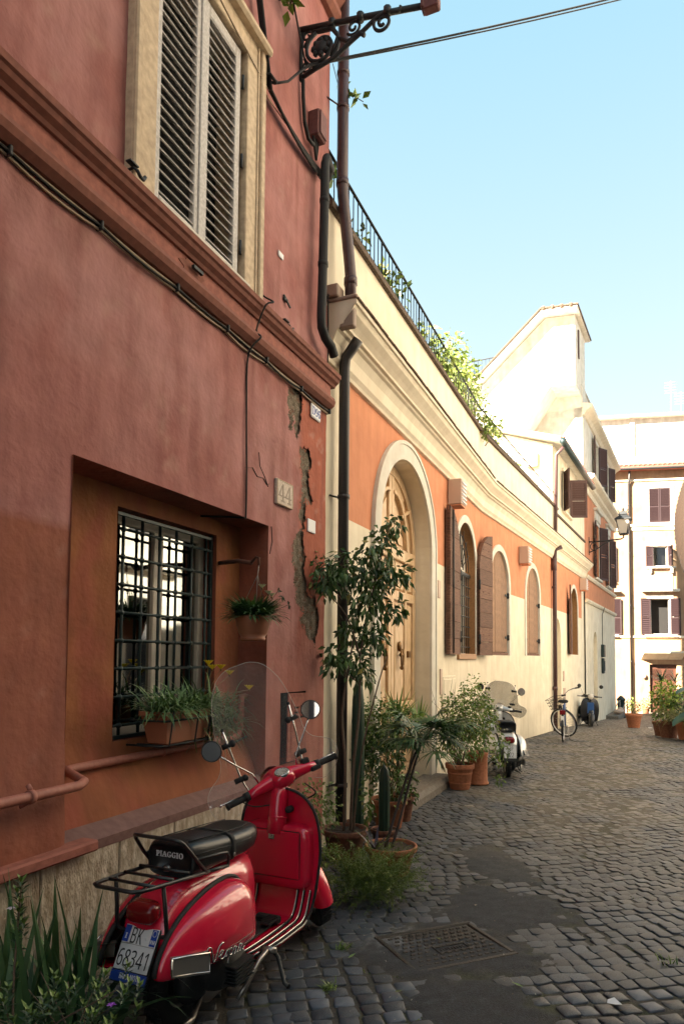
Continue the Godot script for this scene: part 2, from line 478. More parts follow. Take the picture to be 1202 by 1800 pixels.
func street() -> void:
	var root := Node3D.new()
	root.name = "street"
	root.set_meta("kind", "structure")
	add_child(root)
	# the bedding: dust, asphalt patches and the joints between the stones
	var b := B.new(true)
	var sheet := func(x0: float, x1: float, d0: float, d1: float, st: float):
		var nx := int(round((x1 - x0) / st)); var nd := int(round((d1 - d0) / st))
		var P := []
		var C := []
		for j in nd + 1:
			var row := PackedVector3Array(); var crow := PackedColorArray()
			for i in nx + 1:
				var x: float = x0 + (x1 - x0) * i / nx; var z: float = -(d0 + (d1 - d0) * j / nd)
				var w := worn(x, z); var du := dusty(x, z)
				var h := gy(z) - 0.0095 + 0.0095 * maxf(w * 1.12, du * 0.75) + na.get_noise_2d(x * 7.0, z * 7.0) * 0.0045
				row.append(Vector3(x, h, z))
				var c := Color(0.070, 0.064, 0.054).lerp(Color(0.042, 0.047, 0.058), w).lerp(Color(0.22, 0.185, 0.14), du * 0.8)
				var green := smoothstep(0.15, 0.5, nb.get_noise_2d(x * 2.3 + 40.0, z * 2.3)) * (1.0 - w) * 0.6
				c = c.lerp(Color(0.060, 0.075, 0.022), green)
				var chalk := clampf(1.0 - Vector2((x - 0.30) / 0.30, (-z - 4.28) / 0.22).length() + nb.get_noise_2d(x * 14.0, z * 14.0) * 0.9, 0.0, 1.0)
				c = c.lerp(Color(0.30, 0.31, 0.32), chalk * 0.7)
				crow.append(c * (0.95 + 0.35 * na.get_noise_2d(x * 9.0, z * 9.0) + (0.5 if hash(Vector2i(int(x * 100.0), int(z * 100.0))) % 23 == 0 else 0.0)))
			P.append(row); C.append(crow)
		for j in nd:
			for i in nx:
				b.tric(P[j][i], C[j][i], P[j][i + 1], C[j][i + 1], P[j + 1][i + 1], C[j + 1][i + 1])
				b.tric(P[j][i], C[j][i], P[j + 1][i + 1], C[j + 1][i + 1], P[j + 1][i], C[j + 1][i])
	sheet.call(-4.0, -1.5, 2.0, 7.0, 0.1)
	sheet.call(-1.5, 3.5, 2.0, 7.0, 0.03)
	sheet.call(3.5, 4.0, 2.0, 7.0, 0.1)
	sheet.call(-4.0, 13.0, 7.0, 17.0, 0.2)
	sheet.call(-4.0, 30.0, 17.0, 60.0, 0.5)
	sheet.call(-30.0, -4.0, -30.0, 60.0, 2.0)
	sheet.call(-4.0, 4.0, -30.0, 2.0, 1.0)
	sheet.call(4.0, 13.0, -30.0, 7.0, 1.0)
	sheet.call(13.0, 30.0, -30.0, 17.0, 1.0)
	for q in [[-250.0, -30.0, -250.0, 250.0], [30.0, 250.0, -250.0, 250.0], [-30.0, 30.0, 60.0, 250.0], [-30.0, 30.0, -250.0, -30.0]]:
		b.col = Color(0.1, 0.09, 0.075)
		var y := -1.62 if q[2] == 60.0 else -0.05
		if q[0] == 30.0: y = -1.62
		b.quad(Vector3(q[0], y, -q[2]), Vector3(q[1], y, -q[2]), Vector3(q[1], y, -q[3]), Vector3(q[0], y, -q[3]))
	var bed := part("road_bed", b, M.ground, root)
	bed.set_meta("kind", "structure")
	# the stones, in courses across the street
	var ang := 0.20
	var ex := Vector3(cos(ang), 0, -sin(ang))
	var ez := Vector3(sin(ang), 0, cos(ang))
	var near := []
	var verts := PackedVector3Array(); var norms := PackedVector3Array(); var cols := PackedColorArray(); var idx := PackedInt32Array()
	var cx := 0.108; var cz := 0.101
	var fd1 := Vector3(sin(TH1), 0, -cos(TH1)); var fn1 := Vector3(cos(TH1), 0, sin(TH1))
	var fn2 := Vector3(cos(TH2), 0, sin(TH2))
	for j in range(-365, 20):
		var shift := rng.randf() * cx
		var row_y := j * cz
		for i in range(-66, 285):
			var lx := i * cx + shift + nb.get_noise_2d(i * 0.13, j * 0.09) * 0.06
			var lz := row_y + sin(lx * 0.5 + 0.6) * 0.16 + nb.get_noise_2d(lx * 0.5, row_y * 0.5 + 7.0) * 0.12
			var c := ex * lx + ez * lz
			var d := -c.z
			if d < 2.7 or d > 33.0 or c.x > 0.56 * d + 1.2 or c.x < -0.56 * d - 0.3: continue
			if (c - WALL).dot(fn1) < 0.02 and (c - BEND).dot(fn2) < 0.0: continue
			if (c - BEND).dot(fn2) < 0.03 and d > 12.0 and d < 31.2: continue
			var w := worn(c.x, c.z); var du := dusty(c.x, c.z)
			if Vector2(c.x - 0.63, d - 4.15).length() < 0.40: continue
			if w > 0.8 and rng.randf() < 0.72: continue
			var sx := cx * rng.randf_range(0.43, 0.492); var sz := cz * rng.randf_range(0.43, 0.492)
			var y := gy(c.z) + rng.randf_range(-0.0045, 0.0045) - w * 0.012 - du * 0.002
			var tilt := Vector2(rng.randf_range(-0.06, 0.06), rng.randf_range(-0.06, 0.06))
			var top := PackedVector3Array(); var mid := PackedVector3Array(); var low := PackedVector3Array()
			for k in 8:
				var q: Vector2 = [Vector2(-1, -0.78), Vector2(-0.78, -1), Vector2(0.78, -1), Vector2(1, -0.78), Vector2(1, 0.78), Vector2(0.78, 1), Vector2(-0.78, 1), Vector2(-1, 0.78)][k]
				q += Vector2(rng.randf_range(-0.13, 0.13), rng.randf_range(-0.13, 0.13))
				var hh := y + q.x * tilt.x * sx + q.y * tilt.y * sz
				var pp := c + ex * q.x * sx + ez * q.y * sz
				mid.append(Vector3(pp.x, hh - 0.0048, pp.z))
				low.append(Vector3(pp.x, hh - 0.05, pp.z))
				var pt := c + (ex * q.x * sx + ez * q.y * sz) * 0.87
				top.append(Vector3(pt.x, hh - 0.0003, pt.z))
			var cc := Vector3(c.x, y + 0.0012, c.z)
			var tone := rng.randf_range(0.55, 1.35) * (1.35 if rng.randf() < 0.12 else 1.0)
			var col := Color(0.056, 0.066, 0.086).lerp(Color(0.100, 0.095, 0.090), rng.randf() * 0.6).lerp(Color(0.22, 0.19, 0.15), du * 0.65) * tone
			if d < 4.9 and c.x > -1.2 and c.x < 2.6:
				near.append([d, cc, top, mid, low, tone])
				continue
			var base := verts.size()
			var cn := Vector3(-tilt.x, 1, -tilt.y).normalized()
			cn = (ex * cn.x + Vector3.UP * cn.y + ez * cn.z).normalized()
			verts.append(cc); norms.append(cn); cols.append(col)
			for k in 8:
				var out := (mid[k] - cc); out.y = 0; out = out.normalized()
				verts.append(top[k]); norms.append((cn + out * 0.10).normalized()); cols.append(col)
				verts.append(mid[k]); norms.append((cn * 0.45 + out).normalized()); cols.append(col)
				verts.append(low[k]); norms.append(out); cols.append(col)
			for k in 8:
				var a := base + 1 + k * 3; var e := base + 1 + ((k + 1) % 8) * 3
				for t in [base, a, e, a, a + 1, e, e, a + 1, e + 1, a + 1, a + 2, e + 1, e + 1, a + 2, e + 2]: idx.append(t)
	near.sort_custom(func(m, n): return m[0] < n[0])
	for k in near.size():
		var s = near[k]
		if k < 298:
			var sb := B.new(true)
			var cc: Vector3 = s[1]
			sb.xf = Transform3D(Basis.IDENTITY, -cc)
			for q in 8:
				var e := (q + 1) % 8
				sb.tri(cc, s[2][e], s[2][q])
				sb.quad(s[2][q], s[2][e], s[3][e], s[3][q])
				sb.quad(s[3][q], s[3][e], s[4][e], s[4][q])
			var o := part("paving_stone", sb, M.cobble[6 if Vector2((cc.x - 0.34) / 0.30, (-cc.z - 4.30) / 0.20).length() < rng.randf_range(0.5, 1.2) else rng.randi() % 6], root)
			o.position = cc
		else:
			var base := verts.size()
			var col: Color = Color(0.056, 0.066, 0.086) * s[5]
			verts.append(s[1]); norms.append(Vector3.UP); cols.append(col)
			for q in 8:
				var out: Vector3 = s[3][q] - s[1]; out.y = 0; out = out.normalized()
				verts.append(s[2][q]); norms.append((Vector3.UP + out * 0.10).normalized()); cols.append(col)
				verts.append(s[3][q]); norms.append((Vector3.UP * 0.45 + out).normalized()); cols.append(col)
				verts.append(s[4][q]); norms.append(out); cols.append(col)
			for q in 8:
				var a := base + 1 + q * 3; var e := base + 1 + ((q + 1) % 8) * 3
				for t in [base, a, e, a, a + 1, e, e, a + 1, e + 1, a + 1, a + 2, e + 1, e + 1, a + 2, e + 2]: idx.append(t)
	var arr := []
	arr.resize(Mesh.ARRAY_MAX)
	arr[Mesh.ARRAY_VERTEX] = verts; arr[Mesh.ARRAY_NORMAL] = norms; arr[Mesh.ARRAY_COLOR] = cols; arr[Mesh.ARRAY_INDEX] = idx
	var am := ArrayMesh.new()
	am.add_surface_from_arrays(Mesh.PRIMITIVE_TRIANGLES, arr)
	var mi := MeshInstance3D.new()
	mi.mesh = am; mi.name = "paving_stones"; mi.material_override = M.cobbles
	root.add_child(mi, true)
	mi.set_meta("kind", "stuff")
	print("stones ", near.size(), " + ", verts.size() / 25)

# ---------------------------------------------------------------- the red house
func red_tone(s: float, y: float) -> Color:
	var n1 := na.get_noise_2d(s * 0.55, y * 0.8)
	var n2 := na.get_noise_2d(s * 2.2 + 30.0, y * 1.1)
	var c := Color(0.42, 0.172, 0.155)
	c = c.lerp(Color(0.48, 0.235, 0.222), clampf(0.4 + n1 * 1.2, 0, 1))
	c = c.lerp(Color(0.33, 0.112, 0.095), clampf(n2 * 1.3, 0, 0.7))
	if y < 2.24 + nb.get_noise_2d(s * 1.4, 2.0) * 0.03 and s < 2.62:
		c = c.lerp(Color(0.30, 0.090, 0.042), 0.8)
	var strip := smoothstep(5.10, 5.22, s + nb.get_noise_2d(y * 2.0, 5.0) * 0.08) * smoothstep(3.92, 3.8, y) * smoothstep(1.2, 2.2, y)
	c = c.lerp(Color(0.42, 0.105, 0.045), strip * 0.8)
	var wash := smoothstep(2.0, 1.0, y) * smoothstep(4.4, 5.0, s)
	c = c.lerp(Color(0.46, 0.16, 0.10), wash * 0.6)
	var streak := smoothstep(0.15, 0.6, na.get_noise_2d(s * 7.0, y * 0.45 + 9.0))
	c = c.lerp(Color(0.23, 0.075, 0.060), streak * 0.45)
	var worn_spot := smoothstep(0.28, 0.5, na.get_noise_2d(s * 4.0 + 11.0, y * 4.0)) * smoothstep(-0.1, 0.3, na.get_noise_2d(s * 0.7, y * 0.7 + 40.0))
	c = c.lerp(Color(0.52, 0.30, 0.25), worn_spot * 0.45)
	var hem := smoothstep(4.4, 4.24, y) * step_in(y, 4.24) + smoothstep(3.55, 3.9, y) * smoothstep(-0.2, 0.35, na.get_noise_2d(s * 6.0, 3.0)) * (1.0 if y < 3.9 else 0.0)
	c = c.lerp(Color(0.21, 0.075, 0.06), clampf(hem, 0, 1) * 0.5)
	return c

func step_in(y: float, e: float) -> float:
	return 1.0 if y >= e else 0.0

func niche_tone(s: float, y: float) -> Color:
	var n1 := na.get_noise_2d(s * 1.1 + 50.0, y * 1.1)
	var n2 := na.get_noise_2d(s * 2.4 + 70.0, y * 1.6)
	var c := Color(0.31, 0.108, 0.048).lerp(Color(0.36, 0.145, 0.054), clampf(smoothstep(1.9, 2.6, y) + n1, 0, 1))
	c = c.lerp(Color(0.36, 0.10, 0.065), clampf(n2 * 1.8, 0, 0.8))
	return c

func plaster(parent: Node, called: String, s0: float, s1: float, y0: float, y1: float, o: float, st: float, tone: Callable, relief := 0.004) -> void:
	var b := B.new(true)
	var ns := maxi(1, int(ceil((s1 - s0) / st))); var ny := maxi(1, int(ceil((y1 - y0) / st)))
	var P := []; var C := []
	for j in ny + 1:
		var row := []; var crow := []
		for i in ns + 1:
			var s := s0 + (s1 - s0) * i / ns; var y := y0 + (y1 - y0) * j / ny
			var bat := 0.045 * smoothstep(1.5, 0.66, y) * smoothstep(2.7, 2.5, s)
			row.append(Vector3(s, y, o + bat + relief * na.get_noise_2d(s * 3.0, y * 3.0) + relief * 1.3 * na.get_noise_2d(s * 0.8, y * 0.8) + (0.18 * smoothstep(1.15, 0.66, y) if o < -0.2 else 0.0)))
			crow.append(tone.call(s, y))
		P.append(row); C.append(crow)
	for j in ny:
		for i in ns:
			if st < 0.03 and bare((P[j][i].x + P[j][i + 1].x) / 2, (P[j][i].y + P[j + 1][i].y) / 2): continue
			b.tric(P[j][i], C[j][i], P[j][i + 1], C[j][i + 1], P[j + 1][i + 1], C[j + 1][i + 1])
			b.tric(P[j][i], C[j][i], P[j + 1][i + 1], C[j + 1][i + 1], P[j + 1][i], C[j + 1][i])
	part(called, b, M.plaster, parent)

# where the skin of the wall has fallen off
const BARE := [[[5.02, 3.86], [5.13, 3.87], [5.16, 3.74], [5.13, 3.62], [5.12, 3.50], [5.07, 3.47], [5.05, 3.62], [5.0, 3.76]],
	[[4.93, 3.80], [4.97, 3.82], [4.99, 3.66], [4.985, 3.52], [4.965, 3.50], [4.95, 3.62]],
	[[5.17, 3.38], [5.33, 3.39], [5.35, 3.31], [5.30, 3.22], [5.31, 3.10], [5.38, 2.98], [5.33, 2.96], [5.22, 3.02], [5.20, 3.18]],
	[[5.19, 2.93], [5.235, 2.97], [5.24, 2.84], [5.22, 2.72], [5.18, 2.80]],
	[[5.08, 2.58], [5.20, 2.66], [5.235, 2.50], [5.24, 2.34], [5.30, 2.18], [5.29, 2.04], [5.20, 2.02], [5.13, 2.10], [5.10, 2.30], [5.05, 2.46]],
	[[5.33, 2.12], [5.47, 2.10], [5.53, 1.98], [5.53, 1.82], [5.46, 1.73], [5.38, 1.77], [5.30, 1.86], [5.20, 1.93], [5.28, 1.98]]]
var bare_polys := []

func bare(s: float, y: float) -> bool:
	if bare_polys.is_empty():
		for q in BARE:
			var pl := PackedVector2Array()
			for v in q: pl.append(Vector2(v[0], v[1]))
			bare_polys.append(Geometry2D.offset_polygon(pl, 0.026)[0])
	var p := Vector2(s, y) + Vector2(na.get_noise_2d(s * 9.0, y * 9.0), na.get_noise_2d(s * 9.0 + 31.0, y * 9.0)) * 0.045 + Vector2(nb.get_noise_2d(s * 40.0, y * 40.0), nb.get_noise_2d(s * 40.0 + 17.0, y * 40.0)) * 0.02
	for pl in bare_polys:
		if Geometry2D.is_point_in_polygon(p, pl): return true
	return false

func profile_along(b: B, prof: Array, s0: float, s1: float, ends := true) -> void:    # prof: Vector2(out, y)
	var A := PackedVector3Array(); var C := PackedVector3Array()
	for q in prof:
		A.append(Vector3(s0, q.y, q.x)); C.append(Vector3(s1, q.y, q.x))
	b.loft([A, C], true)
	if ends:
		b.fan(A, true); b.fan(C, false)

func red_house() -> void:
	var h := thing("red_house", "tall weathered red plaster house with recessed barred window and grey shutters", "house", WALL, TURN1)
	for q in [[-6.0, 1.6, 0.62, 8.5, 0.6], [1.6, 2.6, 0.62, 2.615, 0.05], [4.61, 4.9, 1.31, 2.615, 0.04], [4.9, 5.68, 1.31, 2.615, 0.013], [4.61, 4.86, -0.25, 1.31, 0.05], [5.30, 5.68, -0.25, 1.31, 0.05], [4.86, 5.30, -0.25, 0.74, 0.05],
			[1.6, 4.9, 2.615, 4.24, 0.05], [4.9, 5.68, 3.93, 4.24, 0.05], [4.9, 5.68, 2.615, 3.93, 0.013], [1.6, 3.11, 4.24, 6.05, 0.06], [4.13, 5.68, 4.24, 6.05, 0.05], [1.6, 5.68, 6.05, 8.5, 0.09]]:
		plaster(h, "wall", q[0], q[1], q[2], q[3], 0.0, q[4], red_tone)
	# the body behind the front, so that it shades the street
	var b := B.new()
	b.box(Vector3(0.0, 4.0, -5.1), Vector3(11.3, 8.8, 8.0))
	b.box(Vector3(0.0, 8.2, -4.4), Vector3(11.30, 0.5, 8.70))
	b.box(Vector3(-1.75, 4.0, -0.32), Vector3(8.5, 8.9, 0.55))
	b.box(Vector3(5.60, 4.0, -0.32), Vector3(0.14, 8.9, 0.58))
	b.box(Vector3(4.66 + 0.45, 1.9, -0.40), Vector3(0.8, 4.4, 0.20))
	b.box(Vector3(4.9, 4.6, -0.32), Vector3(1.4, 1.5, 0.3))
	part("house_body", b, M.red_trim, h)
	# eaves and roof
	b = B.new()
	profile_along(b, [Vector2(-9.0, 8.5), Vector2(0.4, 8.5), Vector2(0.45, 8.62), Vector2(-4.5, 9.4), Vector2(-9.0, 8.6)], -6.2, 5.9)
	part("roof", b, M.tile, h)
	# the course above the upper window
	b = B.new()
	profile_along(b, [Vector2(-0.05, 7.70), Vector2(0.05, 7.71), Vector2(0.09, 7.76), Vector2(0.09, 7.82), Vector2(0.06, 7.84), Vector2(0.13, 7.92), Vector2(0.13, 7.96), Vector2(-0.05, 7.98)], 5.15, 5.74)
	part("moulding", b, M.red_trim, h)
	# the ledge under the upper window
	b = B.new()
	profile_along(b, [Vector2(-0.05, 3.895), Vector2(0.035, 3.90), Vector2(0.072, 3.93), Vector2(0.085, 3.965), Vector2(0.072, 4.00), Vector2(0.045, 4.01), Vector2(-0.05, 4.02)], -6.0, 5.70)
	part("lower_moulding", b, M.red_trim, h)
	b = B.new()
	profile_along(b, [Vector2(-0.05, 4.005), Vector2(0.032, 4.012), Vector2(0.032, 4.125), Vector2(-0.05, 4.13)], -6.0, 5.70)
	part("frieze", b, M.red_band, h)
	b = B.new()
	profile_along(b, [Vector2(-0.05, 4.12), Vector2(0.05, 4.125), Vector2(0.060, 4.145), Vector2(0.088, 4.165), Vector2(0.098, 4.19), Vector2(0.112, 4.20), Vector2(0.115, 4.235), Vector2(0.0, 4.248), Vector2(-0.05, 4.248)], -6.0, 5.76)
	part("upper_moulding", b, M.red_trim, h)
	# niche round the barred window
	var d := -0.25
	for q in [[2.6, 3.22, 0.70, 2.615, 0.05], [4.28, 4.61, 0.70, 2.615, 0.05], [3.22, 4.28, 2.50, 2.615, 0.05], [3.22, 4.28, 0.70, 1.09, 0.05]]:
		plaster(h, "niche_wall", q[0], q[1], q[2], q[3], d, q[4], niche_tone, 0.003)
	b = B.new()
	var rv := func(bb: B, s0: float, s1: float, y0: float, y1: float, oa: float, ob: float):   # the four reveals of an opening
		bb.quad(Vector3(s0, y1, oa), Vector3(s0, y1, ob), Vector3(s1, y1, ob), Vector3(s1, y1, oa))
		bb.quad(Vector3(s1, y0, oa), Vector3(s1, y1, oa), Vector3(s1, y1, ob), Vector3(s1, y0, ob))
		bb.quad(Vector3(s0, y0, oa), Vector3(s0, y0, ob), Vector3(s0, y1, ob), Vector3(s0, y1, oa))
		bb.quad(Vector3(s0, y0, oa), Vector3(s1, y0, oa), Vector3(s1, y0, ob), Vector3(s0, y0, ob))
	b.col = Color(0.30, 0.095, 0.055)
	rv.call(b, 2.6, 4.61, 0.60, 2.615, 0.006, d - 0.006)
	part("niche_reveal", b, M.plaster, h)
	b = B.new()
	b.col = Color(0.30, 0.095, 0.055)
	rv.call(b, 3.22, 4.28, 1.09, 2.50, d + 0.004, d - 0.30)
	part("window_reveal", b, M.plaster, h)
	b = B.new()
	b.quad(Vector3(2.6, 0.650, 0.045), Vector3(4.61, 0.650, 0.045), Vector3(4.61, 0.705, -0.075), Vector3(2.6, 0.705, -0.075))
	b.quad(Vector3(2.6, 0.60, 0.0425), Vector3(4.61, 0.60, 0.0425), Vector3(4.61, 0.650, 0.045), Vector3(2.6, 0.650, 0.045))
	part("niche_sill", b, M.sill_grey, h)
	# the window itself: white frame, two casements, panes
	var wo := d - 0.13
	b = B.new()
	for q in [[3.22, 1.09, 0.06, 1.41], [4.22, 1.09, 0.06, 1.41], [3.22, 1.09, 1.06, 0.07], [3.22, 2.43, 1.06, 0.07], [3.70, 1.16, 0.10, 1.27]]:
		b.box(Vector3(q[0] + q[2] / 2, q[1] + q[3] / 2, wo), Vector3(q[2], q[3], 0.05), 0.006)
	var fr := part("window_frame", b, M.white, h)
	for k in 2:
		b = B.new()
		b.box(Vector3(3.49 + k * 0.51, 1.795, wo - 0.005), Vector3(0.42, 1.27, 0.006))
		part("pane", b, M.pane_mirror, fr)
	b = B.new()
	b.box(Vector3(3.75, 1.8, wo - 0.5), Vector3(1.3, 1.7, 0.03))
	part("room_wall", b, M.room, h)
	b = B.new(true)
	for k in 2:
		var rings := []
		for yy in [1.15, 2.45]:
			var rr := PackedVector3Array()
			for i in 15: rr.append(Vector3(3.28 + k * 0.64 + 0.30 * i / 14.0, yy, wo - 0.10 + 0.018 * sin(i * 2.1)))
			rings.append(rr)
		b.loft(rings, false)
	part("curtain", b, M.curtain, h)
	# the grille of square bars, uprights threaded through the crossbars
	b = B.new()
	for q in [[3.235, 0.03], [4.265, 0.03]]: b.box(Vector3(q[0], 1.795, d - 0.035), Vector3(0.022, 1.40, 0.022))
	b.box(Vector3(3.75, 1.105, d - 0.035), Vector3(1.05, 0.022, 0.03)); b.box(Vector3(3.75, 2.47, d - 0.035), Vector3(1.05, 0.018, 0.022))
	var gr := part("grille", b, M.green_iron, h)
	var gl := gr
	b = B.new(true)
	b.tube([Vector3(0, -0.69, 0), Vector3(0, 0.69, 0)], 0.0105, 6)
	for j in 8: b.ell(Vector3(0, -0.615 + 0.172 * j, 0), Vector3(0.019, 0.019, 0.019), 8, 5)
	var up := part("bar", b, M.green_iron, gl)
	up.position = Vector3(3.315, 1.79, d - 0.035)
	for k in range(1, 6): again(up, gl, Transform3D(Basis.IDENTITY, Vector3(3.315 + 0.177 * k, 1.79, d - 0.035)))
	b = B.new(true)
	b.tube([Vector3(-0.52, 0, 0), Vector3(0.52, 0, 0)], 0.0095, 6)
	var cr := part("bar", b, M.green_iron, gl)
	cr.position = Vector3(3.75, 1.175, d - 0.031)
	for k in range(1, 8): again(cr, gl, Transform3D(Basis.IDENTITY, Vector3(3.75, 1.175 + 0.172 * k, d - 0.031)))
	# travertine plinth, slab by slab
	var s := -3.2
	var k := 0
	while s < 4.84:
		var w := rng.randf_range(0.36, 0.56)
		if s + w > 4.84: w = 4.85 - s
		b = B.new()
		b.box(Vector3(s + w / 2, 0.19, 0.005 + rng.randf_range(-0.003, 0.003)), Vector3(w - 0.005, 0.885 + rng.randf_range(-0.012, 0.004), 0.07), 0.006)
		part("stone_slab", b, M.trav[k % 3], h)
		s += w; k += 1
	b = B.new()
	for q in 5: b.box(Vector3(-3.0 + q * 1.15 + 0.575, 0.645, 0.055), Vector3(1.145, 0.055, 0.11), 0.01)
	part("plinth_band", b, M.red_band, h)
	# upper window: stone surround and louvred shutters
	b = B.new()
	for q in [[2.916, 4.245, 0.21, 2.02, 0.03], [4.13, 4.245, 0.24, 2.02, 0.03], [2.916, 6.05, 1.454, 0.17, 0.03]]:
		b.box(Vector3(q[0] + q[2] / 2, q[1] + q[3] / 2, q[4] - 0.02), Vector3(q[2], q[3], 0.08), 0.006)
	b.box(Vector3(2.945, 5.24, 0.058), Vector3(0.055, 2.02, 0.03), 0.01)
	b.box(Vector3(4.335, 5.24, 0.058), Vector3(0.065, 2.02, 0.03), 0.01)
	b.box(Vector3(4.275, 5.24, 0.053), Vector3(0.02, 2.02, 0.016), 0.004)
	b.box(Vector3(3.643, 6.235, 0.07), Vector3(1.50, 0.07, 0.10), 0.02)
	part("window_surround", b, M.beige, h)
	b = B.new()
	b.quad(Vector3(3.11, 4.25, 0.03), Vector3(3.11, 4.25, -0.22), Vector3(3.11, 6.06, -0.22), Vector3(3.11, 6.06, 0.03))
	b.quad(Vector3(4.135, 4.25, 0.03), Vector3(4.135, 6.06, 0.03), Vector3(4.135, 6.06, -0.22), Vector3(4.135, 4.25, -0.22))
	b.quad(Vector3(3.11, 6.06, 0.03), Vector3(3.11, 6.06, -0.22), Vector3(4.14, 6.06, -0.22), Vector3(4.14, 6.06, 0.03))
	part("shutter_reveal", b, M.beige, h)
	b = B.new()
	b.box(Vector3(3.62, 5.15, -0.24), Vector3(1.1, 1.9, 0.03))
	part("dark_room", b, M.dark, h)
	b = B.new()
	b.box(Vector3(3.62, 4.262, 0.03), Vector3(1.03, 0.03, 0.14), 0.008)
	part("window_sill", b, M.white, h)
	for side in 2:
		var s0: float = [3.135, 3.625][side]
		var s1: float = [3.615, 4.085][side]
		var y0 := 4.285; var y1 := 6.03
		b = B.new()
		b.box(Vector3(s0 + 0.033, (y0 + y1) / 2, -0.005), Vector3(0.066, y1 - y0, 0.042), 0.005)
		b.box(Vector3(s1 - 0.033, (y0 + y1) / 2, -0.005), Vector3(0.066, y1 - y0, 0.042), 0.005)
		b.box(Vector3((s0 + s1) / 2, y0 + 0.045, -0.005), Vector3(s1 - s0 - 0.13, 0.09, 0.040), 0.005)
		b.box(Vector3((s0 + s1) / 2, y1 - 0.04, -0.005), Vector3(s1 - s0 - 0.13, 0.08, 0.040), 0.005)
		if side == 0: b.box(Vector3(s1 - 0.01, (y0 + y1) / 2, 0.02), Vector3(0.03, y1 - y0, 0.014), 0.004)
		var sh := part("shutter", b, M.grey_paint, h)
		b = B.new()
		b.xf = Transform3D(Basis(Vector3.RIGHT, 0.72), Vector3.ZERO)
		b.box(Vector3.ZERO, Vector3(s1 - s0 - 0.125, 0.009, 0.046), 0.002)
		var first := part("slat", b, M.grey_paint, sh)
		var n := 24
		first.position = Vector3((s0 + s1) / 2, y0 + 0.125, -0.005)
		for i in range(1, n): again(first, sh, Transform3D(Basis(Vector3.BACK, rng.randf_range(-0.004, 0.004)), Vector3((s0 + s1) / 2, y0 + 0.125 + 1.545 * i / (n - 1), -0.005)))
		for yy in [4.55, 5.2, 5.8]:
			b = B.new(true)
			var hx: float = s0 - 0.012 if side == 0 else s1 + 0.012
			b.tube([Vector3(hx, yy - 0.05, 0.028), Vector3(hx, yy + 0.05, 0.028)], 0.011, 8)
			part("hinge", b, M.grey_paint if side == 0 else M.iron, sh)
	# fallen plaster: the rough mortar behind the skin shows
	for q in [[3.42, 3.93, 4.9, 5.25], [2.68, 3.42, 5.1, 5.45], [1.98, 2.70, 4.98, 5.40], [1.62, 2.24, 5.14, 5.60]]:
		b = B.new(true)
		var ny := int((q[1] - q[0]) / 0.016); var nx := int((q[3] - q[2]) / 0.016)
		for jj in ny:
			for ii in nx:
				var c := []
				var cc := []
				for e in [[0, 0], [1, 0], [1, 1], [0, 1]]:
					var ss: float = q[2] + (q[3] - q[2]) * (ii + e[0]) / nx; var yy: float = q[0] + (q[1] - q[0]) * (jj + e[1]) / ny
					c.append(Vector3(ss, yy, -0.022 + 0.012 * na.get_noise_2d(ss * 22.0, yy * 22.0) + 0.006 * nb.get_noise_2d(ss * 60.0, yy * 60.0)))
					var t := na.get_noise_2d(ss * 12.0 + 5.0, yy * 12.0)
					var col := Color(0.25, 0.20, 0.14).lerp(Color(0.42, 0.36, 0.28), clampf(0.4 + t * 1.6, 0, 1))
					col = col.lerp(Color(0.30, 0.11, 0.06), clampf((nb.get_noise_2d(ss * 7.0, yy * 16.0) - 0.25) * 3.0, 0, 0.7))
					cc.append(col)
				b.tric(c[0], cc[0], c[1], cc[1], c[2], cc[2]); b.tric(c[0], cc[0], c[2], cc[2], c[3], cc[3])
		part("bare_mortar", b, M.mortar, h)
	# curled flakes of paint and render along the broken edges
	var fb := B.new()
	for i in 900:
		var p := Vector2(rng.randf_range(4.92, 5.62), rng.randf_range(1.65, 3.9))
		if bare(p.x, p.y): continue
		var e := Vector2.from_angle(rng.randf() * TAU) * 0.016
		if not bare(p.x + e.x, p.y + e.y): continue
		var c := Vector3(p.x, p.y, 0.006)
		var r := rng.randf_range(0.006, 0.020)
		var a := rng.randf() * TAU
		fb.col = red_tone(p.x, p.y) * rng.randf_range(0.75, 1.15)
		var lift := rng.randf_range(0.0, 0.012)
		fb.tri(c + Vector3(cos(a) * r, sin(a) * r, lift), c + Vector3(cos(a + 2.0) * r * 0.8, sin(a + 2.0) * r, 0.002), c + Vector3(cos(a + 4.1) * r, sin(a + 4.1) * r * 1.3, 0.0))
	part("plaster_flakes", fb, M.plaster, h, true)
	# cracks
	for q in [[[4.25, 2.98], [4.36, 3.01], [4.43, 2.96], [4.52, 2.97], [4.58, 2.93], [4.62, 2.95]], [[4.45, 3.15], [4.47, 3.05], [4.54, 2.99], [4.60, 2.92]], [[4.66, 2.62], [4.68, 2.50], [4.64, 2.40]]]:
		b = B.new()
		for i in q.size() - 1:
			b.bar(Vector3(q[i][0], q[i][1], 0.0035), Vector3(q[i + 1][0], q[i + 1][1], 0.0035), rng.randf_range(0.0012, 0.0030), 0.005, Vector3.BACK)
		part("crack", b, M.cable, h)
	# meter cupboard, its tin door ajar
	b = B.new()
	rv.call(b, 4.86, 5.30, 0.74, 1.31, 0.006, -0.16)
	b.quad(Vector3(4.86, 0.74, -0.16), Vector3(5.3, 0.74, -0.16), Vector3(5.3, 1.31, -0.16), Vector3(4.86, 1.31, -0.16))
	part("meter_recess", b, M.dark, h)
	b = B.new()
	b.xf = Transform3D(Basis(Vector3.UP, 0.06) * Basis(Vector3.BACK, -0.03), Vector3(5.295, 1.02, 0.008))
	b.box(Vector3(-0.195, 0, 0.006), Vector3(0.39, 0.55, 0.012), 0.004)
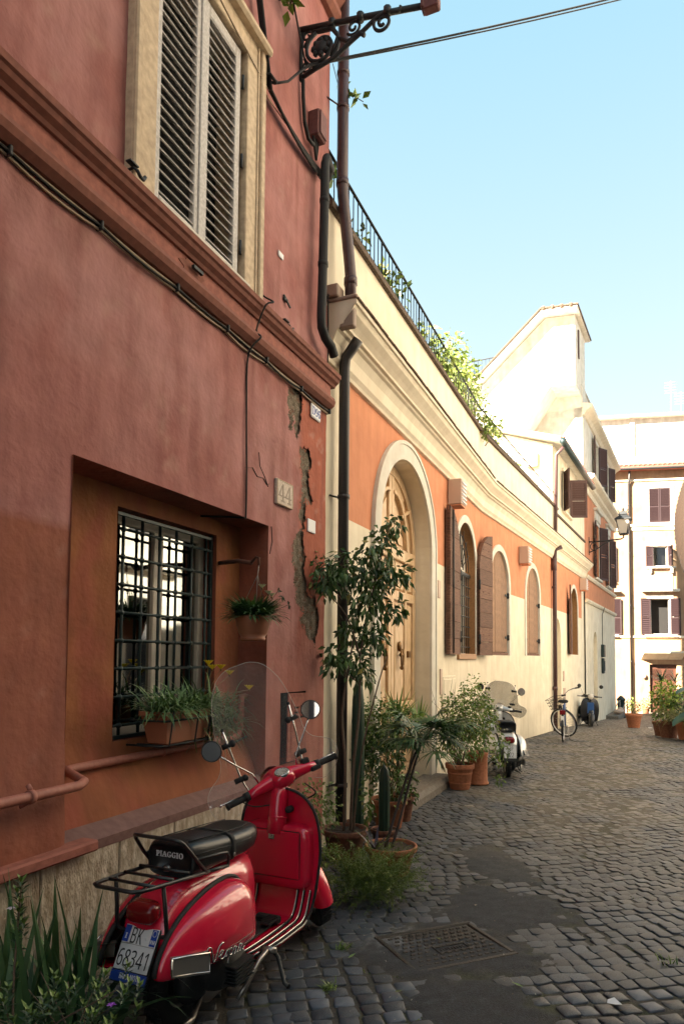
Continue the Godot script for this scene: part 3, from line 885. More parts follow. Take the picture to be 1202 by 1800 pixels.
	b.box(Vector3(-0.18, 0, 0.014), Vector3(0.30, 0.49, 0.008), 0.004)
	for i in 3:
		b.box(Vector3(-0.24, 0.17 - i * 0.04, 0.022), Vector3(0.09, 0.014, 0.022), 0.004)
		b.box(Vector3(-0.11, 0.17 - i * 0.04, 0.022), Vector3(0.09, 0.014, 0.022), 0.004)
	var md := part("meter_door", b, M.red_band, h)
	for i in 3:
		for x in [-0.24, -0.11]:
			var lb := B.new()
			lb.xf = b.xf
			lb.box(Vector3(x, 0.155 - i * 0.04, 0.0185), Vector3(0.085, 0.010, 0.004))
			part("louvre_slot", lb, M.dark, md)

# ---------------------------------------------------------------- openings in a front
func arch_y(op: Dictionary, s: float) -> float:          # the top of an opening at s
	if not op.arch: return op.spring
	var r: float = (op.b - op.a) / 2.0
	var q: float = (s - (op.a + op.b) / 2.0) / r
	return op.spring + r * sqrt(maxf(0.0, 1.0 - q * q)) * op.get("rise", 1.0)

func front(b: B, s0: float, s1: float, ya: float, yb: float, ops: Array, o := 0.0) -> void:    # a flat front with its openings left out
	var cuts := [s0, s1]
	var x := s0
	while x < s1: cuts.append(x); x += 0.6
	for op in ops:
		if op.arch:
			for i in 25:
				cuts.append(clampf((op.a + op.b) / 2.0 - (op.b - op.a) / 2.0 * cos(PI * i / 24.0), s0, s1))
		else:
			cuts.append(clampf(op.a, s0, s1)); cuts.append(clampf(op.b, s0, s1))
	cuts.sort()
	for i in cuts.size() - 1:
		var u: float = cuts[i]; var v: float = cuts[i + 1]
		if v - u < 0.0005: continue
		var hits := []
		for op in ops:
			if (u + v) / 2.0 > op.a and (u + v) / 2.0 < op.b: hits.append(op)
		hits.sort_custom(func(m, n): return m.sill < n.sill)
		var l0 := ya; var l1 := ya
		for hit in hits:
			var sl := clampf(hit.sill, ya, yb)
			if sl > minf(l0, l1) + 0.0005: b.quad(Vector3(u, l0, o), Vector3(v, l1, o), Vector3(v, sl, o), Vector3(u, sl, o))
			l0 = clampf(arch_y(hit, u), ya, yb); l1 = clampf(arch_y(hit, v), ya, yb)
		if minf(l0, l1) < yb - 0.0005: b.quad(Vector3(u, l0, o), Vector3(v, l1, o), Vector3(v, yb, o), Vector3(u, yb, o))

func outline(op: Dictionary, grow := 0.0, sill := true, n := 28) -> Array:   # the edge of an opening, from one foot over the top to the other
	var a: float = op.a - grow; var e: float = op.b + grow
	var out := [Vector2(a, op.sill - (grow if sill else 0.0)), Vector2(a, op.spring)]
	if op.arch:
		var r := (e - a) / 2.0
		for i in range(1, n):
			var t := PI * i / n
			out.append(Vector2((a + e) / 2.0 - r * cos(t), op.spring + r * sin(t) * op.get("rise", 1.0)))
	else:
		out[1].y += grow
	out.append(Vector2(e, op.spring + (0.0 if op.arch else grow)))
	out.append(Vector2(e, op.sill - (grow if sill else 0.0)))
	return out

func reveal(b: B, op: Dictionary, oa: float, ob: float, sill := true) -> void:
	var l := outline(op, 0.0)
	for i in l.size() - 1:
		b.quad(Vector3(l[i].x, l[i].y, oa), Vector3(l[i].x, l[i].y, ob), Vector3(l[i + 1].x, l[i + 1].y, ob), Vector3(l[i + 1].x, l[i + 1].y, oa))
	if sill: b.quad(Vector3(op.a, op.sill, oa), Vector3(op.b, op.sill, oa), Vector3(op.b, op.sill, ob), Vector3(op.a, op.sill, ob))

func surround(b: B, op: Dictionary, w: float, o0: float, o1: float, inner := 0.0) -> void:     # a flat band round an opening
	var i0 := outline(op, inner, false); var i1 := outline(op, w, false)
	for i in i0.size() - 1:
		var p0: Vector2 = i0[i]; var p1: Vector2 = i0[i + 1]; var q0: Vector2 = i1[i]; var q1: Vector2 = i1[i + 1]
		b.quad(Vector3(p0.x, p0.y, o1), Vector3(p1.x, p1.y, o1), Vector3(q1.x, q1.y, o1), Vector3(q0.x, q0.y, o1))
		b.quad(Vector3(q0.x, q0.y, o1), Vector3(q1.x, q1.y, o1), Vector3(q1.x, q1.y, o0), Vector3(q0.x, q0.y, o0))
		b.quad(Vector3(p0.x, p0.y, o0), Vector3(p1.x, p1.y, o0), Vector3(p1.x, p1.y, o1), Vector3(p0.x, p0.y, o1))

func arch_slab(b: B, op: Dictionary, s0: float, s1: float, o0: float, o1: float, y0: float) -> void:    # a board filling part of an arched opening
	var pl := PackedVector2Array([Vector2(s0, y0), Vector2(s1, y0)])
	for i in 9:
		var s := lerpf(s1, s0, i / 8.0)
		pl.append(Vector2(s, arch_y(op, s)))
	b.prism(pl, o0, o1)

# ---------------------------------------------------------------- the yellow house
func bend_pt(y: float, o: float) -> Vector3:
	var n1 := Vector3(cos(TH1), 0, sin(TH1)); var n2 := Vector3(cos(TH2), 0, sin(TH2))
	return BEND + (n1 + n2) / (1.0 + n1.dot(n2)) * o + Vector3.UP * y

func along_both(prof: Array, s0: float, s1: float, called: String, m: Material, parent: Node3D) -> void:
	var b := B.new()
	var A := PackedVector3Array(); var K := PackedVector3Array(); var C := PackedVector3Array()
	for q in prof:
		A.append(w1(s0, q.y, q.x)); K.append(bend_pt(q.y, q.x)); C.append(w2(s1, q.y, q.x))
	b.loft([A, K, C], true)
	b.fan(A, true); b.fan(C, false)
	b.xf = Transform3D.IDENTITY
	part(called, b, m, parent)

func yellow_house() -> void:
	var h := thing("yellow_house", "long low cream and orange house with arched portal and roof terrace, curving round the street", "house")
	var f1 := Transform3D(Basis(Vector3.UP, TURN1), WALL)
	var f2 := Transform3D(Basis(Vector3.UP, TURN2), BEND)
	var o := -0.05
	var portal := {"a": 7.24, "b": 9.37, "sill": -0.4, "spring": 3.05, "arch": true}
	var wa := {"a": 10.93, "b": 12.38, "sill": 1.67, "spring": 3.22, "arch": true}
	var wb := {"a": 0.66, "b": 2.10, "sill": 1.67, "spring": 3.10, "arch": true}
	var wc := {"a": 3.72, "b": 5.18, "sill": 1.68, "spring": 3.10, "arch": true}
	var wd := {"a": 9.75, "b": 11.1, "sill": 1.75, "spring": 3.22, "arch": true}
	var we := {"a": 7.0, "b": 8.15, "sill": -0.75, "spring": 2.2, "arch": true}
	for q in [[f1, 5.66, 12.80, [portal, wa], 0], [f2, -0.03, 12.5, [wb, wc, wd, we], 1]]:
		var b := B.new()
		b.xf = q[0]
		front(b, q[1], q[2], -0.9, 3.0, q[3], o)
		part("cream_wall", b, M.cream, h)
		b = B.new()
		b.xf = q[0]
		front(b, q[1] + (0.6 if q[4] == 0 else 0.0), q[2] - (0.0 if q[4] == 0 else 0.5), 3.0, 4.42, q[3], o)
		part("orange_wall", b, M.orange, h)
		b = B.new()
		b.xf = q[0]
		if q[4] == 0: front(b, 5.66, 6.27, 3.0, 4.6, [], o)
		else: front(b, 11.98, 12.5, 3.0, 4.42, [], o)
		part("pilaster", b, M.cream, h)
	along_both([Vector2(-0.3, 4.9), Vector2(0.0, 4.9), Vector2(0.0, 5.86), Vector2(-0.3, 5.86)], 5.67, 7.4, "parapet", M.cream, h)
	along_both([Vector2(-0.05, 4.395), Vector2(-0.01, 4.40), Vector2(0.0, 4.43), Vector2(0.03, 4.47), Vector2(0.05, 4.58), Vector2(0.09, 4.66), Vector2(0.12, 4.675), Vector2(0.125, 4.70), Vector2(0.16, 4.705), Vector2(0.165, 4.73), Vector2(0.20, 4.77), Vector2(0.25, 4.82), Vector2(0.27, 4.87), Vector2(0.29, 4.875), Vector2(0.29, 4.915), Vector2(-0.02, 4.97), Vector2(-0.05, 4.97)], 5.69, 12.5, "cornice", M.cream, h)
	along_both([Vector2(-0.34, 5.855), Vector2(0.05, 5.855), Vector2(0.055, 5.91), Vector2(0.02, 5.945), Vector2(-0.34, 5.95)], 5.66, 7.42, "coping", M.coping, h)
	# body behind, terrace floor
	var b := B.new()
	b.xf = f1
	b.box(Vector3(9.3, 2.3, -4.05), Vector3(7.2, 6.0, 7.3))
	b.xf = f2
	b.box(Vector3(3.6, 2.3, -4.05), Vector3(8.2, 6.0, 7.3))
	b.box(Vector3(10.4, 2.0, -4.05), Vector3(4.1, 5.9, 7.3))
	part("house_body", b, M.cream, h)
	# tiles along the cornice
	b = B.new()
	b.box(Vector3.ZERO, Vector3(0.205, 0.022, 0.36), 0.008)
	var first: MeshInstance3D = null
	for fr in 2:
		var n := 35 if fr == 0 else 60
		for i in n:
			var s := (5.80 + 0.207 * i) if fr == 0 else (0.10 + 0.207 * i)
			if fr == 0 and s > 12.6: continue
			var p := w1(s, 4.955, 0.135) if fr == 0 else w2(s, 4.955, 0.135)
			var t := Transform3D(Basis(Vector3.UP, TURN1 if fr == 0 else TURN2) * Basis(Vector3.RIGHT, 0.17 + rng.randf_range(-0.02, 0.02)) * Basis(Vector3.UP, rng.randf_range(-0.03, 0.03)), p + Vector3.UP * rng.randf_range(-0.004, 0.006))
			if first == null:
				first = part("roof_tile", b, M.tile, h)
				first.transform = t
			else: again(first, h, t)
	# end of the cornice by the red house: a lead box that takes the rain pipe
	b = B.new(); b.xf = f1
	b.box(Vector3(5.735, 4.79, 0.11), Vector3(0.08, 0.24, 0.30), 0.01)
	b.box(Vector3(5.78, 4.94, 0.12), Vector3(0.22, 0.035, 0.36), 0.01)
	b.box(Vector3(5.72, 5.02, 0.05), Vector3(0.16, 0.12, 0.14), 0.01)
	part("gutter_box", b, M.lead, h)
	# portal
	b = B.new(); b.xf = f1
	reveal(b, portal, o, o - 0.24, false)
	part("portal_reveal", b, M.cream, h)
	b = B.new(); b.xf = f1
	surround(b, portal, 0.23, o, o + 0.035)
	surround(b, portal, 0.235, o, o + 0.05, 0.19)
	part("portal_surround", b, M.white, h)
	b = B.new(); b.xf = f1
	b.box(Vector3(8.3, -0.13, 0.03), Vector3(2.62, 0.20, 0.44), 0.05)
	part("doorstep", b, M.stone_grey, h)
	portal_door(h, f1, portal, o - 0.24)
	# barred window, planks folded back on both sides
	b = B.new(); b.xf = f1
	reveal(b, wa, o, o - 0.30)
	b.box(Vector3(11.655, 1.63, o + 0.01), Vector3(1.34, 0.10, 0.06), 0.01)
	part("window_reveal", b, M.wood_edge, h)
	b = B.new(); b.xf = f1
	surround(b, wa, 0.13, o, o + 0.02)
	part("window_surround", b, M.white, h)
	b = B.new(); b.xf = f1
	surround(b, {"a": wa.a + 0.10, "b": wa.b - 0.10, "sill": wa.sill, "spring": wa.spring, "arch": true}, 0.095, o - 0.24, o - 0.18)
	b.box(Vector3(11.655, 3.20, o - 0.2), Vector3(1.3, 0.07, 0.06), 0.005)
	b.box(Vector3(11.655, 2.4, o - 0.2), Vector3(0.07, 1.6, 0.05), 0.005)
	var wf := part("window_frame", b, M.white, h)
	b = B.new(); b.xf = f1
	arch_slab(b, wa, 10.95, 12.36, o - 0.235, o - 0.225, 1.68)
	part("pane", b, M.glass_dark, wf)
	b = B.new(); b.xf = f1
	b.box(Vector3(11.655, 2.8, o - 0.6), Vector3(1.5, 2.6, 0.04))
	part("room_wall", b, M.room, h)
	var grb := B.new(); grb.xf = f1
	grb.box(Vector3(11.655, 3.10, o - 0.10), Vector3(1.44, 0.05, 0.03), 0.005)
	var gr := part("grille", grb, M.iron, h)
	for i in 9:
		b = B.new(true); b.xf = f1
		var s := 11.02 + i * 0.159
		b.tube([Vector3(s, 1.69, o - 0.10), Vector3(s, 3.12, o - 0.10)], 0.010, 6)
		part("bar", b, M.iron, gr)
	for i in 8:
		b = B.new(true); b.xf = f1
		var y := 1.80 + i * 0.18
		b.tube([Vector3(10.94, y, o - 0.092), Vector3(12.37, y, o - 0.092)], 0.010, 6)
		part("bar", b, M.iron, gr)
	for i in 7:
		b = B.new(true); b.xf = f1
		var t := PI * (i + 1) / 8.0
		b.tube([Vector3(11.655 - cos(t) * 0.16, 3.14 + sin(t) * 0.16, o - 0.10), Vector3(11.655 - cos(t) * 0.71, 3.2 + sin(t) * 0.71, o - 0.10)], 0.009, 6)
		part("bar", b, M.iron, gr)
	for r in [0.16, 0.42, 0.60]:
		b = B.new(true); b.xf = f1
		var l := []
		for i in 17: l.append(Vector3(11.655 - cos(PI * i / 16.0) * r, 3.15 + sin(PI * i / 16.0) * r, o - 0.09))
		b.tube(l, 0.009, 6)
		part("bar", b, M.iron, gr)
	for side in 2:      # the leaves hang on the jambs and lie almost flat on the wall; each is half of the arch, of wide cross planks
		var hinge := 10.90 if side == 0 else 12.42
		var leaf_xf := f1 * Transform3D(Basis(Vector3.UP, 0.02 if side == 0 else -0.13), Vector3(hinge, 0, o + 0.05))
		var wd_ := 0.73
		var at_y := func(x: float) -> float: return wa.spring + sqrt(maxf(0.0, wd_ * wd_ - (wd_ - absf(x)) * (wd_ - absf(x)))) * 1.0
		var sgn := -1.0 if side == 0 else 1.0
		var y := 1.66
		var k := 0
		var lb := B.new(); lb.xf = leaf_xf
		lb.box(Vector3(sgn * (wd_ - 0.015), 2.78, -0.005), Vector3(0.03, 2.2, 0.075), 0.004)
		lb.box(Vector3(sgn * 0.02, 2.45, -0.005), Vector3(0.04, 1.5, 0.07), 0.004)
		var leaf_o := part("plank_shutter", lb, M.plank[0], h)
		while y < wa.spring + wd_ - 0.02:
			var ph := 0.255 + 0.01 * (k % 3)
			var y1 := y + ph - 0.007
			# outline of this plank: cut by the curve
			var pl := PackedVector2Array()
			var x0 := 0.0
			if y > wa.spring:
				x0 = wd_ - sqrt(maxf(0.0, wd_ * wd_ - (y - wa.spring) * (y - wa.spring)))
			pl.append(Vector2(sgn * x0, y)); pl.append(Vector2(sgn * wd_, y)); pl.append(Vector2(sgn * wd_, minf(y1, wa.spring + wd_)))
			for i in 7:
				var yy := lerpf(minf(y1, wa.spring + wd_), y, i / 6.0)
				var xx := 0.0 if yy <= wa.spring else wd_ - sqrt(maxf(0.0, wd_ * wd_ - (yy - wa.spring) * (yy - wa.spring)))
				if xx < wd_ - 0.004 and (i < 6): pl.append(Vector2(sgn * xx, yy))
			b = B.new(); b.xf = leaf_xf
			b.prism(pl, -0.03, 0.03 + 0.003 * ((k * 7) % 3))
			if k % 3 == 1:
				for xx in [0.2, 0.5]: b.box(Vector3(sgn * xx, y + 0.12, 0.034), Vector3(0.022, 0.022, 0.012))
			part("plank", b, M.plank[(k * 2 + side) % 3], leaf_o)
			y += ph; k += 1
		b = B.new(true); b.xf = leaf_xf
		if side == 0: b.tube([Vector3(sgn * 0.60, 1.68, 0.055), Vector3(sgn * 0.60, 3.9, 0.055)], 0.014, 6)
		for yy in [1.95, 2.95]: b.tube([Vector3(0, yy - 0.09, 0.03), Vector3(0, yy + 0.09, 0.03)], 0.022, 6)
		part("shutter_bolt", b, M.iron, leaf_o)
	# the two arches closed with planks
	for op in [wb, wc]:
		b = B.new(); b.xf = f2
		reveal(b, op, o, o - 0.12)
		surround(b, op, 0.13, o, o + 0.025)
		part("window_surround", b, M.white, h)
		b = B.new(); b.xf = f2
		arch_slab(b, op, op.a, op.b, o - 0.10, o - 0.075, op.sill)
		var sh := part("closed_shutter", b, M.plank_up[2], h)
		for i in 3:
			var s0: float = op.a + 0.008 + (op.b - op.a - 0.01) * i / 3.0
			b = B.new(); b.xf = f2
			arch_slab(b, op, s0, s0 + (op.b - op.a - 0.02) / 3.0 - 0.008, o - 0.08, o - 0.03 + 0.004 * (i % 2), op.sill + 0.07)
			part("plank", b, M.plank_up[i], sh)
		b = B.new(); b.xf = f2
		b.box(Vector3((op.a + op.b) / 2, op.sill + 0.03, o - 0.03), Vector3(op.b - op.a - 0.01, 0.055, 0.05), 0.004)
		part("plank", b, M.plank[0], sh)
		for yy in [2.05, 2.95]:
			for k in 2:
				b = B.new(); b.xf = f2
				var hx: float = op.a if k == 0 else op.b
				var dx := 0.16 if k == 0 else -0.16
				b.box(Vector3(hx + dx / 2 + dx * 0.1, yy, o - 0.018), Vector3(0.2, 0.05, 0.012), 0.004)
				b.box(Vector3(hx, yy, o - 0.0), Vector3(0.05, 0.12, 0.05), 0.01)
				part("hinge", b, M.iron, sh)
	# the farther window, its leaves open, and the low arched niche
	b = B.new(); b.xf = f2
	reveal(b, wd, o, o - 0.25)
	part("window_reveal", b, M.wood_edge, h)
	b = B.new(); b.xf = f2
	surround(b, wd, 0.12, o, o + 0.02)
	part("window_surround", b, M.white, h)
	b = B.new(); b.xf = f2
	arch_slab(b, wd, wd.a, wd.b, o - 0.25, o - 0.22, wd.sill)
	part("pane", b, M.dark, h)
	for side in 1:
		var hinge: float = wd.a - 0.02 if side == 0 else wd.b + 0.02
		var lx := f2 * Transform3D(Basis(Vector3.UP, 0.10 if side == 0 else -0.5), Vector3(hinge, 0, o + 0.04))
		var lb := B.new(); lb.xf = lx
		var sg := -1.0 if side == 0 else 1.0
		lb.box(Vector3(sg * 0.32, 2.6, -0.02), Vector3(0.60, 1.7, 0.02), 0.004)
		var lo := part("plank_shutter", lb, M.plank[0], h)
		for k in 3:
			b = B.new(); b.xf = lx
			var x0 := sg * (0.02 + 0.205 * k); var x1 := sg * (0.21 + 0.205 * k)
			b.prism(PackedVector2Array([Vector2(x0, 1.75), Vector2(x1, 1.75), Vector2(x1, 3.35 + 0.18 * (k + 1)), Vector2(x0, 3.30 + 0.18 * k)]), -0.015, 0.03)
			part("plank", b, M.plank[k], lo)
	b = B.new(); b.xf = f2
	reveal(b, we, o, o - 0.3, false)
	arch_slab(b, we, we.a, we.b, o - 0.32, o - 0.30, we.sill)
	part("blind_arch", b, M.cream, h)

func portal_door(h: Node3D, f1: Transform3D, op: Dictionary, o: float) -> void:
	var mid: float = (op.a + op.b) / 2.0
	var r: float = (op.b - op.a) / 2.0
	var b := B.new(); b.xf = f1
	arch_slab(b, op, op.a, mid - 0.004, o - 0.05, o - 0.01, 0.02)
	arch_slab(b, op, mid + 0.004, op.b, o - 0.05, o - 0.01, 0.02)
	var door := part("portal_door", b, M.wood_pale, h)
	# stiles, rails, arched head
	b = B.new(); b.xf = f1
	surround(b, {"a": op.a + 0.13, "b": op.b - 0.13, "sill": 0.03, "spring": op.spring, "arch": true}, 0.125, o - 0.03, o + 0.03)
	part("door_frame", b, M.wood_pale, door)
	for q in [[mid - 0.055, 0.10, 3.05 + r - 0.14], [mid + 0.055, 0.10, 3.05 + r - 0.14]]:
		b = B.new(); b.xf = f1
		b.box(Vector3(q[0], (0.03 + q[2]) / 2, o + 0.01), Vector3(0.10, q[2] - 0.03, 0.05), 0.008)
		part("stile", b, M.wood_pale, door)
	for sg in [-1, 1]:
		b = B.new(); b.xf = f1
		b.box(Vector3(mid + sg * 0.62, 1.55, o + 0.008), Vector3(0.08, 3.0, 0.045), 0.008)
		part("stile", b, M.wood_pale, door)
		for yy in [0.10, 0.95, 2.42, 2.98]:
			b = B.new(); b.xf = f1
			b.box(Vector3(mid + sg * 0.53, yy, o + 0.012), Vector3(0.92, 0.13 if yy < 2.9 else 0.17, 0.05), 0.01)
			part("rail", b, M.wood_pale, door)
		for q in [[0.17, 0.55, 0.17, 0.80], [0.17, 0.55, 1.02, 2.33], [0.17, 0.55, 2.50, 2.88], [0.68, 0.90, 0.17, 0.80], [0.68, 0.90, 1.02, 2.33], [0.68, 0.90, 2.50, 2.88]]:
			b = B.new(); b.xf = f1
			var xa: float = mid + sg * q[0]; var xb: float = mid + sg * q[1]
			b.box(Vector3((xa + xb) / 2, (q[2] + q[3]) / 2, o - 0.004), Vector3(absf(xb - xa), q[3] - q[2], 0.05), 0.022)
			part("panel", b, M.wood_pale, door)
		# the curved tracery of the head: a pointed inner arch and a strut
		var l := []
		for i in 9: l.append(Vector3(mid + sg * lerpf(0.64, 0.08, pow(i / 8.0, 1.6)), 3.05 + 0.72 * sin(PI / 2 * i / 8.0), o + 0.012))
		b = B.new(); b.xf = f1
		for i in 8: b.bar(l[i], l[i + 1] + (l[i + 1] - l[i]) * 0.12, 0.05, 0.085, Vector3.BACK, 0.008)
		part("tracery", b, M.wood_pale, door)
		b = B.new(); b.xf = f1
		b.bar(Vector3(mid + sg * 0.42, 3.50, o + 0.006), Vector3(mid + sg * 0.80, 3.66, o + 0.006), 0.045, 0.08, Vector3.BACK, 0.006)
		part("tracery", b, M.wood_pale, door)
		b = B.new(); b.xf = f1
		b.prism(PackedVector2Array([Vector2(mid + sg * 0.15, 3.12), Vector2(mid + sg * 0.52, 3.12), Vector2(mid + sg * 0.42, 3.40), Vector2(mid + sg * 0.15, 3.66)]), o - 0.02, o + 0.012)
		part("panel", b, M.wood_pale, door)
		b = B.new(); b.xf = f1
		b.prism(PackedVector2Array([Vector2(mid + sg * 0.15, 3.86), Vector2(mid + sg * 0.42, 3.68), Vector2(mid + sg * 0.60, 3.76), Vector2(mid + sg * 0.38, 3.93), Vector2(mid + sg * 0.15, 3.98)]), o - 0.02, o + 0.008)
		part("panel", b, M.wood_pale, door)
		# knocker
		b = B.new(true); b.xf = f1
		var k := Vector3(mid + sg * 0.33, 1.62, o + 0.03)
		b.ell(k + Vector3(0, 0.13, 0.01), Vector3(0.055, 0.07, 0.03), 10, 7)
		b.ell(k + Vector3(0, 0.02, 0.03), Vector3(0.03, 0.03, 0.03), 8, 6)
		b.tube([k + Vector3(-0.03, 0.10, 0.04), k + Vector3(-0.05, 0.0, 0.05), k + Vector3(-0.04, -0.11, 0.05), k + Vector3(0, -0.15, 0.05), k + Vector3(0.04, -0.11, 0.05), k + Vector3(0.05, 0.0, 0.05), k + Vector3(0.03, 0.10, 0.04)], 0.014, 8)
		b.ell(k + Vector3(0, -0.15, 0.04), Vector3(0.026, 0.03, 0.03), 8, 6)
		part("knocker", b, M.brass, door)
	b = B.new(); b.xf = f1
	b.box(Vector3(mid + 0.74, 1.65, o + 0.03), Vector3(0.12, 0.09, 0.05), 0.012)
	part("lock", b, M.brass, door)

# ---------------------------------------------------------------- houses past the bend
func shutter_leaf(parent: Node3D, at: Transform3D, w: float, hgt: float, m: Material, slats := 14) -> void:
	var b := B.new(); b.xf = at
	for q in [[0.0, 0.06, 0.0, hgt], [w - 0.06, 0.06, 0.0, hgt], [0.06, w - 0.12, 0.0, 0.08], [0.06, w - 0.12, hgt - 0.08, 0.08], [0.06, w - 0.12, hgt * 0.45, 0.07]]:
		b.box(Vector3(q[0] + q[1] / 2, q[2] + q[3] / 2, 0), Vector3(q[1], q[3], 0.045), 0.004)
	var sh := part("shutter", b, m, parent)
	var first: MeshInstance3D = null
	for i in slats:
		var y := 0.11 + (hgt - 0.22) * i / (slats - 1.0)
		if absf(y - hgt * 0.45 - 0.035) < 0.05: continue
		var t := at * Transform3D(Basis.IDENTITY, Vector3(w / 2, y, 0))
		if first == null:
			b = B.new()
			b.xf = Transform3D(Basis(Vector3.RIGHT, 0.42), Vector3.ZERO)
			b.box(Vector3.ZERO, Vector3(w - 0.11, (hgt - 0.22) / (slats - 1.0) * 1.06, 0.012))
			first = part("slat", b, m, sh)
			first.transform = t
		else: again(first, sh, t)

func annex() -> void:
	var h := thing("annex", "small cream upper storey with lean-to roof and brown shutters on the terrace", "building", BEND, TURN2)
	var win := {"a": 8.45, "b": 9.45, "sill": 6.02, "spring": 7.18, "arch": false}
	var b := B.new()
	front(b, 6.95, 12.46, 4.93, 7.62, [win], 0.0)
	reveal(b, win, 0.0, -0.2)
	b.box(Vector3(8.9, 6.5, -0.22), Vector3(1.2, 1.6, 0.02))
	part("wall", b, M.cream, h)
	b = B.new()
	b.prism(PackedVector2Array([Vector2(0, 4.9), Vector2(0.0, 7.62), Vector2(3.2, 8.75), Vector2(6.0, 8.75), Vector2(6.0, 4.9)]), -0.10, 0.0)
	var side := part("side_wall", b, M.cream, h)
	side.transform = Transform3D(Basis(Vector3(0, 0, -1), Vector3.UP, Vector3(1, 0, 0)), Vector3(7.0, 0, -0.01))
	# lean-to roof of tiles, gutter
	b = B.new()
	var A := PackedVector3Array([Vector3(6.62, 7.62, 0.26), Vector3(6.62, 7.74, 0.26), Vector3(6.62, 8.92, -3.3), Vector3(6.62, 8.80, -3.3)])
	var C := PackedVector3Array([Vector3(12.46, 7.62, 0.26), Vector3(12.46, 7.74, 0.26), Vector3(12.46, 8.92, -3.3), Vector3(12.46, 8.80, -3.3)])
	b.loft([A, C], true, true, true)
	var rf := part("roof", b, M.white, h)
	b = B.new()
	b.box(Vector3(9.54, 8.82, -4.6), Vector3(5.8, 0.12, 2.8))
	part("roof_slab", b, M.white, rf)
	b = B.new(true)
	b.xf = Transform3D(Basis(Vector3.RIGHT, 0.33), Vector3.ZERO)
	var hp := []
	for i in 2:
		var rr := PackedVector3Array()
		for k in 7: rr.append(Vector3(cos(PI * k / 6.0) * 0.085, sin(PI * k / 6.0) * 0.06, 0.22 - 0.44 * i))
		hp.append(rr)
	b.loft(hp, false)
	var first: MeshInstance3D = null
	for i in 30:
		for k in (9 if i == 0 else 1):
			var t := Transform3D(Basis.IDENTITY, Vector3(6.72 + 0.195 * i, 7.76 + 0.133 * k, 0.14 - 0.40 * k))
			if first == null:
				first = part("roof_tile", b, M.tile_red, rf); first.transform = t
			else: again(first, rf, t)
	b = B.new(true)
	b.tube([Vector3(6.6, 7.60, 0.32), Vector3(12.4, 7.60, 0.32)], 0.085, 10)
	part("gutter", b, M.green_iron, h)
	b = B.new()
	b.box(Vector3(8.95, 7.26, 0.02), Vector3(1.3, 0.12, 0.06), 0.01); b.box(Vector3(8.95, 5.98, 0.04), Vector3(1.3, 0.06, 0.12), 0.01)
	part("window_surround", b, M.cream, h)
	shutter_leaf(h, Transform3D(Basis(Vector3.UP, PI + 0.45), Vector3(8.43, 6.02, 0.03)), 0.52, 1.18, M.shutter_brown)
	shutter_leaf(h, Transform3D(Basis(Vector3.UP, -1.15), Vector3(9.47, 6.02, 0.03)), 0.52, 1.18, M.shutter_brown)
	# string course under it, sloping with the terrace edge
	b = B.new()
	b.box(Vector3(9.75, 5.72, 0.02), Vector3(5.4, 0.07, 0.05), 0.01)
	part("string_course", b, M.coping, h)

